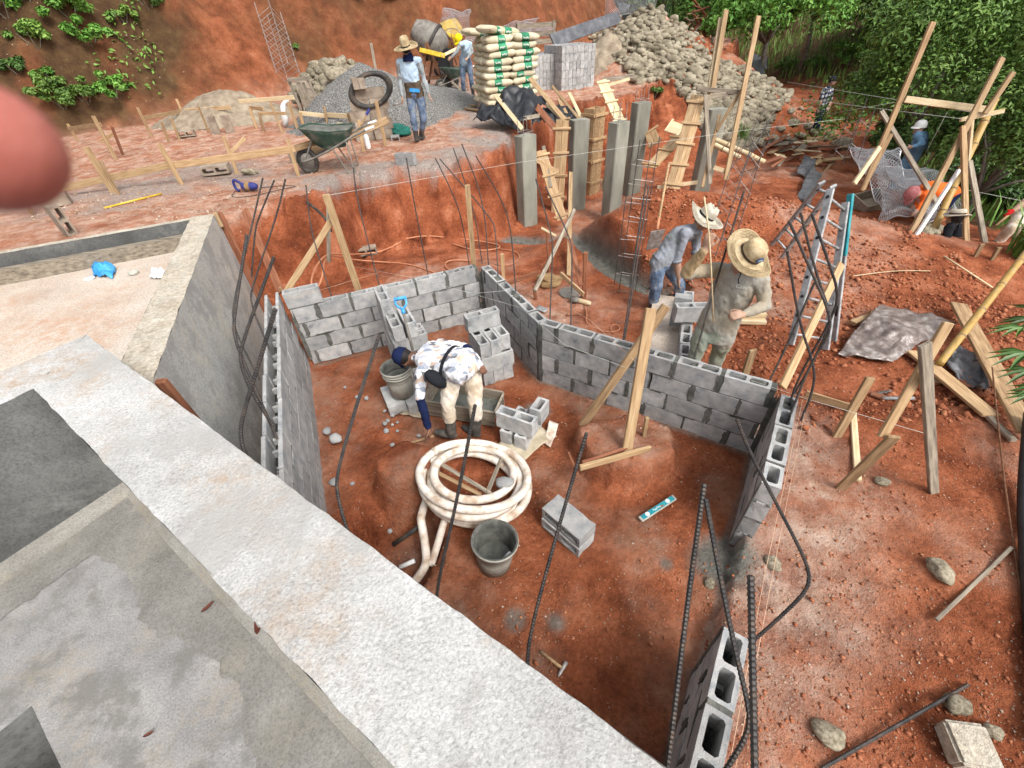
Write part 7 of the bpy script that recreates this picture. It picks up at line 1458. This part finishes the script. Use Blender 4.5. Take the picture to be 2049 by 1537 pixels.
        def region(P):
            best = np.full(len(P), 1e9); idx = np.zeros(len(P), int)
            for a, b, ra, rb_, k in s.pr:
                a_ = a-np.array(loc); b_ = b-np.array(loc); d = b_-a_; L2 = d @ d+1e-12; t = np.clip(((P-a_) @ d)/L2, 0, 1); q = np.linalg.norm(P-a_-t[:, None]*d, axis=1)-(ra+(rb_-ra)*t); w = q < best; best = np.where(w, q, best); idx = np.where(w, k, idx)
            return idx
        rv = region(co); smooth_m = [i for i, m in enumerate(s.mats) if m.startswith('skin') or m in ('hair', 'boot_grey', 'rubber')]
        amp = np.where(np.isin(rv, smooth_m), 0, fold); fo = fbm(co*np.array([16, 16, 9]), 3, seed)+.6*fbm(co*np.array([34, 34, 20]), 2, seed+3); co = co+no*(amp*fo)[:, None]; m2.vertices.foreach_set('co', co.ravel())
        nf = len(m2.polygons); ce = np.zeros(nf*3); m2.polygons.foreach_get('center', ce); rf = region(ce.reshape(-1, 3))
        m2.materials.clear()
        for m in s.mats: m2.materials.append(MT[m])
        m2.polygons.foreach_set('material_index', rf.astype(np.int32)); m2.polygons.foreach_set('use_smooth', np.ones(nf, bool)); m2.update(); m2.name = name
        return link(name, m2, None, parent)
def straw_hat(parent, c, up, fwd, r=.19, m='straw', wav=.03, seed=1, crown_h=.115, cr=.088, badge=False, fray=False):
    c, up, fwd = Vector(c), Vector(up).normalized(), Vector(fwd); fwd = (fwd-up*fwd.dot(up)).normalized(); sd = fwd.cross(up); n = 40; mb = MB(); rows = []
    prof = [(cr*.0, crown_h*1.0, 0), (cr*.45, crown_h*1.02, 0), (cr*.80, crown_h*.93, 0), (cr*.97, crown_h*.68, 0), (cr*1.02, crown_h*.3, 0), (cr*1.04, 0, 0), (cr*1.25, -.006, .25), (cr*1.25+(r-cr*1.25)*.5, -.010, .6), (r*.97, -.006, 1.0), (r, -.002, 1.05), (r*.99, -.010, 1.05), (cr*1.2, -.018, .2)]
    for pr_, z, wv in prof:
        for k in range(n):
            t = 2*math.pi*k/n; x, y = math.cos(t), math.sin(t); zz = z+wav*wv*(.55*math.cos(2*t)+.25*math.sin(3*t+seed))+(0.012*math.sin(9*t+pr_*60) if (fray and z > crown_h*.8) else 0)
            dent = -.022*math.exp(-((x*pr_)/.03)**2) if z > crown_h*.9 and pr_ < cr*.6 else 0
            mb.v.append(tuple(c-parent.location+fwd*(x*pr_*1.12)+sd*(y*pr_)+up*(zz+dent)))
    for i in range(len(prof)-1):
        for k in range(n): mb.f.append((i*n+k, i*n+(k+1) % n, (i+1)*n+(k+1) % n, (i+1)*n+k)); mb.mi.append(0)
    h = mb.build('straw_hat', m, parent, True)
    mb = MB(); rr = cr*1.045
    for z in (.004, .026):
        for k in range(n): t = 2*math.pi*k/n; mb.v.append(tuple(c-parent.location+fwd*(math.cos(t)*rr*1.12)+sd*(math.sin(t)*rr)+up*z))
    mb.f = [(k, (k+1) % n, n+(k+1) % n, n+k) for k in range(n)]; mb.mi = [0]*n; b_ = mb.build('hat_band', 'apron_brown' if not fray else 'black_cloth', h)
    # woven rings of the brim
    for q in (.30, .42, .54, .66, .78, .9):
        pr_ = cr*1.25+(r-cr*1.25)*q; pts = []
        for k in range(n+1):
            t = 2*math.pi*k/n; wv = .3+.75*q; pts.append(c-parent.location+fwd*(math.cos(t)*pr_*1.12)+sd*(math.sin(t)*pr_)+up*(-.004+wav*wv*(.55*math.cos(2*t)+.25*math.sin(3*t+seed))))
        MB().tube(pts, .003, 5, False).build('braid', m, h, True)
    if badge:
        bc = c-parent.location+fwd*(rr*1.14)+up*.062; Mx = Matrix.Translation(bc) @ (Matrix((sd, up, fwd)).transposed()).to_4x4()
        MB().lathe([(0, .004), (.030, .003), (.031, 0)], 20, Mx).build('badge', 'navy_pl', h); MB().lathe([(0, .006), (.024, .005), (.025, .003)], 20, Mx).build('badge_disc', 'denim_light', h)
        for k in range(2): MB().tube([Mx @ V(-.018, -.006+.010*k, .0065), Mx @ V(-.004, .002+.010*k, .0065), Mx @ V(.006, -.006+.010*k, .0065), Mx @ V(.018, .0+.010*k, .0065)], .0018, 5).build('badge_wave', 'white_pl', h)
    return h
def person(name_label, J, sp, vox=.012, seed=1, group=None):
    """one continuous clothed figure from joints given as (u, v, depth)"""
    W = {k: (aty(*v) if not isinstance(v, Vector) else v) for k, v in J.items()}
    base = V(W['pelvis'].x, W['pelvis'].y, min([W[k].z for k in ('anL', 'anR') if k in W]+[W['pelvis'].z])-.05); rt = empty('person', base); tag(rt, name_label, 'person')
    B_ = Body(); S_ = sp; lat = (W['shL']-W['shR']).normalized(); nk, pv, ch = W['neck'], W['pelvis'], W['chest']; k = S_.get('k', 1.0); mid = (ch*.5+pv*.5)
    shc = (W['shL']+W['shR'])/2; hl = (W['hipL']-W['hipR']).normalized() if 'hipL' in W else lat; lt2 = lat if lat.dot(hl) > 0 else -lat
    sh, pa = S_['shirt'], S_['pants']
    up_ = (nk-pv).normalized()
    B_.loft([(nk+up_*.0, .07*k, .06*k, sh), (nk-up_*.04*k, .125*k, .085*k, sh), (ch+up_*.05, .178*k, .115*k, sh), (ch-up_*.06, .175*k, .118*k, sh), (mid, .160*k, .112*k, S_.get('waist', sh)), (pv+up_*.06, .172*k, .122*k, S_.get('waist', sh)), (pv-up_*.05*S_.get('hem', 1), .182*k, .13*k, sh if S_.get('hem', 0) > .5 else pa)], lt2, sh)
    if S_.get('legs', True):
        B_.ell(pv-up_*.04, [lt2, up_.cross(lt2).normalized(), up_], [.165*k, .12*k, .11*k], pa)
    for s_ in ('L', 'R'):
        if 'el'+s_ not in W: continue
        a, e, w = W['sh'+s_], W['el'+s_], W['wr'+s_]; sl = S_.get('sleeve'+s_, S_.get('sleeve', sh)); fo = S_.get('fore'+s_, S_.get('fore', sl))
        B_.cap(shc.lerp(a, .55), a, .075*k, .066*k, sh); B_.cap(a, e, .064*k, .05*k, sl); B_.cap(e, e.lerp(w, .45), .05*k, .046*k, fo); B_.cap(e.lerp(w, .45), e.lerp(w, .93), .046*k, .036*k, fo); B_.cap(e.lerp(w, .85), w, .030*k, .027*k, S_.get('skin', 'skin'))
        hd = J.get('hand'+s_); 
        if S_.get('hands', True):
            dv = Vector(S_.get('hd'+s_, tuple((w-e).normalized()))); pl = Vector(S_.get('hp'+s_, (0, 1, -.2))); B_.hand(w, dv, pl, S_.get('handmat', S_.get('skin', 'skin')), S_.get('curl'+s_, .45), k)
    if 'hipL' in W:
        for s_ in ('L', 'R'):
            h_, kn, an = W['hip'+s_], W['kn'+s_], W['an'+s_]; B_.cap(h_.lerp(pv, .15), h_.lerp(kn, .5), .098*k, .086*k, pa); B_.cap(h_.lerp(kn, .5), kn, .086*k, .070*k, pa); bt = S_.get('boot', 'boot_grey'); cut = S_.get('bootcut', .5)
            B_.cap(kn, kn.lerp(an, cut), .070*k, .066*k, pa); B_.cap(kn.lerp(an, cut), an, .060*k, .052*k, bt)
            tv = Vector(S_.get('toe'+s_, S_.get('toe', (0, -1, 0)))).normalized(); sd = tv.cross(V(0, 0, 1)).normalized(); upf = sd.cross(tv); B_.ell(an+tv*.07*k-V(0, 0, .045*k), [sd, upf, tv], [.048*k, .042*k, .135*k], bt); B_.cap(an, an-V(0, 0, .04*k), .05*k, .05*k, bt)
    hc = W['head']; fw = Vector(S_.get('face', (0, -1, -.3))).normalized(); hu = Vector(S_.get('headup', tuple((hc-nk).normalized()))).normalized(); fw = (fw-hu*fw.dot(hu)).normalized(); hs_ = fw.cross(hu).normalized(); sk = S_.get('skin', 'skin')
    B_.cap(nk-up_*.03, hc-hu*.04, .058*k, .054*k, sk); B_.ell(hc+hu*.015, [hs_, fw, hu], [.074*k, .093*k, .108*k], sk); B_.ell(hc-hu*.055+fw*.025, [hs_, fw, hu], [.055*k, .065*k, .062*k], sk); B_.cap(hc+fw*.088*k+hu*.01, hc+fw*.108*k-hu*.022, .010*k, .014*k, sk, 8)
    for q in (-1, 1): B_.ell(hc+hs_*(.078*k*q)-hu*.005, [hs_, fw, hu], [.010*k, .020*k, .030*k], sk, 8)
    B_.ell(hc+hu*.035-fw*.02, [hs_, fw, hu], [.083*k, .088*k, .098*k], S_.get('hair', 'hair'))
    body = B_.finish('body', rt, vox, S_.get('fold', .006), seed)
    for q in (-1, 1):
        mb = MB(); p = hc+fw*.088*k+hs_*(.032*k*q)+hu*.012-rt.location; mb.lathe([(0, -.006), (.008, -.004), (.010, 0), (.008, .004), (0, .006)], 10, Matrix.Translation(p) @ Matrix((hs_, hu, fw)).transposed().to_4x4()); mb.build('eye', 'hair', rt, True)
    MB().tube([hc+fw*.090*k-hu*.052-hs_*.022-rt.location, hc+fw*.094*k-hu*.055-rt.location, hc+fw*.090*k-hu*.052+hs_*.022-rt.location], .004, 6).build('mouth', 'wood_red', rt, True)
    return rt, W, (hc, fw, hu, hs_)
def cap_hat(rt, H_, m, k=1.0, peak=True, back=False):
    hc, fw, hu, hs_ = H_; f2 = -fw if back else fw; mb = MB(); n = 20; prof = [(.001, .135), (.05, .125), (.085, .09), (.096, .04), (.097, .02)]
    for r_, z in prof:
        for i in range(n): t = 2*math.pi*i/n; mb.v.append(tuple(hc-rt.location+hs_*(math.cos(t)*r_*.93*k)+fw*(math.sin(t)*r_*1.08*k-.005)+hu*(z*k)))
    mb.f = [(i*n+j, i*n+(j+1) % n, (i+1)*n+(j+1) % n, (i+1)*n+j) for i in range(len(prof)-1) for j in range(n)]; mb.mi = [0]*len(mb.f); o = mb.build('cap', m, rt, True)
    if peak:
        mb = MB()
        for t in (0, 1):
            for i in range(9): a = (i/8-.5)*1.9; r_ = (.095 if t == 0 else .165)*k; mb.v.append(tuple(hc-rt.location+f2*(math.cos(a)*r_)+hs_*(math.sin(a)*.095*k)+hu*((.032 if t == 0 else .018)*k)))
        mb.f = [(i, i+1, 10+i, 9+i) for i in range(8)]; mb.mi = [0]*8; p = mb.build('peak', m, o, True); p.modifiers.new('t', 'SOLIDIFY').thickness = .006
    return o
G0 = -.66
# ---- worker in the straw hat
hip = lambda u, v, y: aty(u, v, y)
J = dict(neck=(1473, 534, 3.32), head=(1490, 518, 3.24), chest=(1467, 578, 3.36), pelvis=(1436, 652, 3.40), shR=(1430, 540, 3.40), shL=(1524, 562, 3.24), elR=(1374, 547, 3.27), wrR=(1411, 498, 3.16), elL=(1531, 612, 3.16), wrL=(1489, 628, 3.04), hipR=(1405, 668, 3.42), hipL=(1450, 680, 3.36))
pv = aty(1436, 652, 3.40); J['knR'] = V(pv.x-.12, pv.y+.02, G0+.47); J['knL'] = V(pv.x+.10, pv.y-.0, G0+.47); J['anR'] = V(pv.x-.12, pv.y+.06, G0+.07); J['anL'] = V(pv.x+.12, pv.y+.05, G0+.07)
rt, W, H1 = person('worker in a badged straw hat and dirty khaki shirt, arm raised, behind the long wall', J, dict(shirt='shirt_khaki', pants='pants_green', sleeveR='shirt_khaki', foreR='sleeve_tan', hem=2.6, face=(.35, -.75, -.75), headup=(.25, -.45, .8), hdR=(.05, -.1, .95), hpR=(.55, .55, 0), curlR=.95, hdL=(-.9, -.25, .1), hpL=(.1, .5, -.8), curlL=.8, k=1.03, fold=.008, toe=(-.3, -1, 0)), .0085, 11)
straw_hat(rt, H1[0]+H1[2]*.065, (.27, -.50, .82), (.08, -.95, -.3), .205, 'straw', .035, 3, badge=True)
q = W['neck']-rt.location; MB().tube(smooth_path([q+V(-.02, -.09, .06), q+V(-.01, -.125, .0), q+V(-.03, -.13, -.05), q+V(-.01, -.135, -.09)], .02), .004, 6).build('chin_cord', 'black_cloth', rt, True)
tx = bpy.data.curves.new('shirt_print', 'FONT'); tx.body = 'Cavu'; tx.size = .062; tx.extrude = .001; tm = bpy.data.objects.new('t', tx); C.objects.link(tm); dg = bpy.context.evaluated_depsgraph_get(); dg.update(); me_ = bpy.data.meshes.new_from_object(tm.evaluated_get(dg)); bpy.data.objects.remove(tm); me_.materials.clear(); me_.materials.append(MT['ink_white'])
def stick_to(o_body, u, v):
    d = Vector(ray(u, v)).normalized(); inv = o_body.matrix_world.inverted(); ok, p, nrm, i = o_body.ray_cast(inv @ Vector(CP), inv.to_3x3() @ d); return (o_body.matrix_world @ p, (o_body.matrix_world.to_3x3() @ nrm).normalized()) if ok else (None, None)
bpy.context.view_layer.update(); bd = [c for c in rt.children if c.name.startswith('body')][0]
p0_, n0 = stick_to(bd, 1471, 574); p1_, n1 = stick_to(bd, 1493, 579)
if p0_ and p1_:
    exx = (p1_-p0_).normalized(); nz_ = (n0+n1).normalized(); nz_ = (nz_-exx*nz_.dot(exx)).normalized(); ezz = nz_.cross(exx); co = [v.co.copy() for v in me_.vertices]; wdt = max(c.x for c in co); L = (p1_-p0_).length*1.05
    o = link('shirt_print', me_, None, rt, p0_-rt.location+nz_*.008, Matrix((exx, ezz, nz_)).transposed()); o.scale = (L/wdt,)*3
rd = [aty(1409, 394, 3.16), aty(1418, 462, 3.10), aty(1422, 520, 3.06), aty(1428, 645, 2.98)]; line('gauge_rod', rd, .006, 'wood_pale', 'thin pale rod held upright by the straw-hat worker', 'rod', n=7)
# ---- mason bending in the frayed hat
J = dict(neck=(1390, 456, 5.12), head=(1406, 441, 5.08), chest=(1355, 478, 5.12), pelvis=(1326, 520, 5.06), shR=(1371, 466, 4.96), shL=(1394, 468, 5.26), elR=(1354, 520, 4.96), wrR=(1358, 556, 4.96), elL=(1393, 505, 5.16), wrL=(1384, 548, 5.05), hipR=(1318, 528, 4.98), hipL=(1340, 530, 5.14), knR=(1312, 574, 4.95), knL=(1360, 570, 5.12), anR=(1307, 608, 5.03), anL=(1358, 600, 5.2))
rt, W, H2 = person('mason in grey shirt and jeans bending forward in a frayed straw hat', J, dict(shirt='shirt_grey', pants='jeans', fore='skin', hem=1.0, face=(.8, -.25, -.6), headup=(.45, -.1, .85), bootcut=.8, hdR=(.1, -.1, -1), hdL=(0, -.1, -1), hpR=(1, .1, 0), hpL=(1, .1, 0), curlR=.25, k=1.02, fold=.008, toe=(1, -.4, 0)), .010, 12)
straw_hat(rt, H2[0]+H2[2]*.06, (.45, -.25, .85), (.85, -.35, -.4), .215, 'straw_grey', .05, 5, .125, fray=True)
for s_, w in (('R', .5), ('L', .5)): 
    a, b2 = W['el'+s_], W['wr'+s_]; MB().tube([a-rt.location-(b2-a)*.05, a+(b2-a)*.10-rt.location], [.064, .060], 14).build('rolled_cuff', 'shirt_grey', rt, True)
q = W['neck']-rt.location; MB().tube(smooth_path([q+V(-.10, -.06, -.02), q+V(-.02, -.10, -.01), q+V(.05, -.05, -.05), q+V(.02, .08, -.03), q+V(-.08, .08, .0), q+V(-.10, -.06, -.02)], .03), .035, 8).build('neck_scarf', 'shirt_grey', rt, True)
# ---- man bending in the pit
J = dict(neck=(836, 712, 3.30), head=(812, 716, 3.36), chest=(868, 716, 3.26), pelvis=(925, 732, 3.10), shL=(842, 750, 3.10), shR=(882, 690, 3.40), elL=(840, 795, 3.0), wrL=(858, 857, 2.93), elR=(930, 697, 3.30), wrR=(956, 722, 3.12), hipL=(905, 748, 3.10), hipR=(946, 745, 3.18), knL=(896, 812, 3.0), knR=(952, 806, 3.06), anL=(903, 864, 2.98), anR=(952, 862, 3.04))
rt, W, H3 = person('man in camouflage shirt and cream trousers bending over the pit floor', J, dict(shirt='camo_cloth', pants='pants_cream', foreL='navy_cloth', foreR='navy_cloth', face=(-.5, .5, -.8), headup=(-.75, .15, .25), hdL=(.1, -.2, -1), hpL=(-.8, .2, .2), curlL=.8, hdR=(.3, -.4, -.6), k=.98, fold=.008, skin='skin_dark', toeL=(-.9, .3, 0), toeR=(-.6, .5, 0), bootcut=.45), .009, 13)
cap_hat(rt, H3, 'navy_cloth', 1.0)
a, b2 = W['pelvis']-rt.location, W['chest']-rt.location; ax = (b2-a).normalized(); c0 = a+ax*.12
lat = (W['shL']-W['shR']).normalized(); mb = MB(); n = 28; de = ax.cross(lat).normalized(); la = (lat-ax*lat.dot(ax)).normalized()
for z in (-.018, .018): mb.v += [tuple(c0+la*(math.cos(2*math.pi*k/n)*.178)+de*(math.sin(2*math.pi*k/n)*.132)+ax*z) for k in range(n)]
mb.f = [(k, (k+1) % n, n+(k+1) % n, n+k) for k in range(n)]; mb.mi = [0]*n; mb.build('belt', 'black_cloth', rt)
o = link('waist_bag', icos(3, 5, .12, .6), 'black_cloth', rt, c0+la*.16+ax*.04+V(-.02, -.05, .0), (.3, .9, .5), (.13, .075, .10))
# ---- walking man
J = dict(neck=(817, 114, 10.6), head=(813, 101, 10.58), chest=(819, 140, 10.62), pelvis=(829, 184, 10.65), shL=(799, 124, 10.6), shR=(838, 122, 10.6), elL=(800, 160, 10.62), wrL=(805, 194, 10.55), elR=(848, 157, 10.6), wrR=(858, 189, 10.5), hipL=(820, 191, 10.65), hipR=(841, 191, 10.65), knL=(827, 236, 10.6), knR=(847, 236, 10.62), anL=(833, 275, 10.65), anR=(843, 272, 10.8))
rt, W, H4 = person('man in light blue shirt and wide straw hat walking away on the terrace', J, dict(shirt='shirt_blue', pants='jeans', sleeve='sleeve_dirty', waist='apron_brown', face=(.1, 1, -.1), headup=(0, .05, 1), hpL=(-1, 0, 0), hpR=(1, 0, 0), toe=(.25, 1, 0), bootcut=.55, k=1.0, fold=.01), .014, 14)
straw_hat(rt, H4[0]+H4[2]*.06, (-.1, -.22, 1), (.2, 1, 0), .235, 'straw', .02, 7, .17)
q = W['neck']-rt.location; MB().lathe([(.06, .10), (.085, .04), (.13, -.06), (.125, -.065)], 18, Matrix.Translation(q)).build('neck_cloth', 'navy_cloth', rt, True)
q = W['pelvis']-rt.location; mb = MB(); mb.box(q+V(.03, -.135, .04), (.20, .02, .06), Matrix.Rotation(.12, 3, 'Y')); mb.build('blue_waistband', 'blue_pl', rt)
line('trowel', [W['wrL']+V(-.02, -.03, -.09), W['wrL']+V(-.22, -.05, -.13)], [.02, .015], 'steel_pale', 'steel trowel in the left hand of the walking man', 'trowel', n=6)
# ---- mixer operator
J = dict(neck=(927, 85, 15.3), head=(919, 81, 15.15), chest=(932, 96, 15.4), pelvis=(931, 120, 15.55), shL=(921, 89, 15.1), shR=(941, 88, 15.5), elL=(914, 104, 15.0), wrL=(904, 114, 14.95), elR=(944, 104, 15.4), wrR=(936, 116, 15.2)); pv = aty(931, 120, 15.55); zg = z1(pv.x, pv.y)
for s_, dx in (('L', -.1), ('R', .1)): J['hip'+s_] = pv+V(dx, 0, -.05); J['kn'+s_] = V(pv.x+dx*1.2, pv.y-.08, (pv.z+zg)/2+.02); J['an'+s_] = V(pv.x+dx*1.4, pv.y, zg+.07)
rt, W, H5 = person('mixer operator in yellow cap and pale blue shirt, bent at the wheelbarrow', J, dict(shirt='shirt_blue', pants='jeans', sleeve='sleeve_dirty', face=(-.6, -.5, -.6), headup=(-.4, -.4, .8), toe=(-1, -.4, 0)), .02, 15); cap_hat(rt, H5, 'yellow_cap', 1.15)
# ---- man in checked shirt
J = dict(neck=(1659, 174, 14.8), head=(1665, 163, 14.76), chest=(1652, 190, 14.8), pelvis=(1643, 222, 14.8), shR=(1649, 181, 14.62), shL=(1663, 181, 14.92), elR=(1642, 200, 14.56), wrR=(1639, 217, 14.5), elL=(1661, 203, 14.95), wrL=(1656, 222, 14.75), hipR=(1640, 226, 14.72), hipL=(1646, 226, 14.88), knR=(1633, 250, 14.66), knL=(1637, 249, 14.86), anR=(1622, 276, 14.75), anL=(1628, 275, 14.9))
rt, W, H6 = person('young man in checked shirt and dark cap standing on the red slope', J, dict(shirt='plaid_cloth', pants='navy_cloth', fore='skin', hem=1.0, face=(.75, -.65, -.25), headup=(.1, 0, 1), toe=(.8, -.5, 0), boot='white_pl', bootcut=.88, skin='skin'), .016, 16); cap_hat(rt, H6, 'black_cloth', 1.0, True, True)
# ---- worker with white cap
J = dict(neck=(1843, 266, 9.5), head=(1839, 257, 9.45), chest=(1840, 283, 9.52), pelvis=(1827, 309, 9.6), shR=(1835, 271, 9.36), shL=(1851, 273, 9.66), elR=(1846, 288, 9.3), wrR=(1825, 294, 9.22), elL=(1852, 292, 9.6), wrL=(1838, 305, 9.5)); pv = aty(1827, 309, 9.6)
for s_, dx in (('L', .07), ('R', -.07)): J['hip'+s_] = pv+V(dx, .05*dx, -.05); J['kn'+s_] = pv+V(dx-.05, 0, -.42); J['an'+s_] = pv+V(dx, .05, -.82)
rt, W, H7 = person('worker in light blue clothes and white cap behind the gabion netting', J, dict(shirt='denim_light', pants='denim_light', face=(-.9, -.2, -.3), headup=(0, 0, 1), toe=(-1, 0, 0)), .018, 17); cap_hat(rt, H7, 'white_pl', 1.12)
# ---- worker in orange
J = dict(neck=(1842, 386, 7.45), head=(1829, 388, 7.40), chest=(1862, 380, 7.5), pelvis=(1898, 384, 7.6), shR=(1850, 392, 7.32), shL=(1858, 376, 7.62), elR=(1848, 405, 7.25), wrR=(1836, 420, 7.15), elL=(1845, 398, 7.6), wrL=(1830, 412, 7.5)); pv = aty(1898, 384, 7.6)
for s_, dx in (('L', .09), ('R', -.09)): J['hip'+s_] = pv+V(.02, dx*1.0, -.06); J['kn'+s_] = pv+V(-.04, dx, -.42); J['an'+s_] = pv+V(.03, dx, -.78)
rt, W, H8 = person('worker in bright orange shirt stooping under the gabion netting', J, dict(shirt='orange_cloth', pants='navy_cloth', fore='orange_cloth', face=(-.6, 0, -.8), headup=(-.8, 0, .2), toe=(-1, 0, 0), hair='pink_cloth', skin='skin'), .016, 18); cap_hat(rt, H8, 'pink_cloth', 1.15)
# ---- person in black
J = dict(neck=(1912, 448, 6.3), head=(1910, 438, 6.28), chest=(1911, 466, 6.32), pelvis=(1908, 498, 6.36), shR=(1899, 456, 6.22), shL=(1925, 456, 6.42), elR=(1893, 478, 6.15), wrR=(1895, 496, 6.1), elL=(1928, 480, 6.42), wrL=(1922, 500, 6.3)); pv = aty(1908, 498, 6.36)
for s_, dx in (('L', .1), ('R', -.1)): J['hip'+s_] = pv+V(dx, 0, -.05); J['kn'+s_] = pv+V(dx, -.15, -.40); J['an'+s_] = pv+V(dx, .05, -.75)
rt, W, H9 = person('person in black T-shirt seen from behind below the bamboo', J, dict(shirt='black_cloth', pants='black_cloth', fore='skin', face=(-.2, 1, -.2), headup=(0, 0, 1)), .016, 19); straw_hat(rt, H9[0]+H9[2]*.07, (0, .25, 1), (0, 1, 0), .15, 'straw_grey', .02, 9, .08, .09)
# ---- person in pale trousers, cut by the right edge
J = dict(neck=(2085, 392, 6.35), head=(2090, 375, 6.3), chest=(2075, 405, 6.4), pelvis=(2052, 428, 6.45), shR=(2072, 392, 6.2), shL=(2090, 402, 6.6), elR=(2050, 405, 6.15), wrR=(2030, 420, 6.1), elL=(2075, 425, 6.5), wrL=(2045, 440, 6.4), hipR=(2046, 430, 6.38), hipL=(2056, 436, 6.52), knR=(2024, 456, 6.25), knL=(2040, 462, 6.45), anR=(2000, 482, 6.3), anL=(2030, 490, 6.5))
rt, W, H10 = person('digger in pale trousers and red gloves cut off by the right edge', J, dict(shirt='pants_cream', pants='pants_cream', fore='skin', handmat='red_glove', face=(-.8, -.2, -.5), headup=(-.2, 0, 1), toe=(-1, -.1, 0), bootcut=.9, boot='black_cloth'), .016, 20); cap_hat(rt, H10, 'red_glove', 1.1)
line('pick_handle', [aty(1992, 452, 6.0), aty(2030, 420, 6.12), aty(2050, 405, 6.3)], .017, 'wood', 'wooden tool handle gripped by the red gloves', 'handle', n=8)
# ---- photographer's fingertip in front of the lens
def cam_pt(x, y, z): return Vector(CP+CM[0]*x+CM[1]*y+CM[2]*z)
D_ = .060; sc = D_/F_PX
def fpx(u, v, dz=0): return cam_pt((u-1024.5)*(D_+dz)/F_PX, (v-768.5)*(D_+dz)/F_PX, D_+dz)
tip = fpx(-26, 296); back = fpx(-400, 250, .010); ax = (back-tip).normalized(); fr = empty('fingertip', fpx(0, 300)); tag(fr, 'blurred pinkish fingertip covering the left edge of the view', 'finger')
mb = MB(); n = 28; rings = []; u_ = ax.orthogonal().normalized()
R0 = 122*sc; w_ = ax.cross(u_); prof = [(-math.cos(a_)*.95, math.sin(a_)) for a_ in [.02+k*(math.pi/2-.02)/9 for k in range(10)]]+[(.9, 1.0), (1.5, .97), (2.4, 1.05), (3.4, 1.1)]
for t, r_ in prof:
    for k in range(n): a = 2*math.pi*k/n; mb.v.append(tuple(tip-fr.location+ax*(t*R0)+(u_*math.cos(a)+w_*math.sin(a))*(r_*R0)))
for i in range(len(prof)-1):
    for k in range(n): mb.f.append((i*n+k, i*n+(k+1) % n, (i+1)*n+(k+1) % n, (i+1)*n+k)); mb.mi.append(0)
mb.f.append(tuple(range(n-1, -1, -1))); mb.mi.append(0); mb.f.append(tuple((len(prof)-1)*n+k for k in range(n))); mb.mi.append(0)
defm('finger_skin', [(.30, .085, .065), (.40, .14, .11)], 120, .6, .3, 900, rnd=0, sss=.12, dist=.001)
o = mb.build('fingertip_skin', 'finger_skin', fr, True)
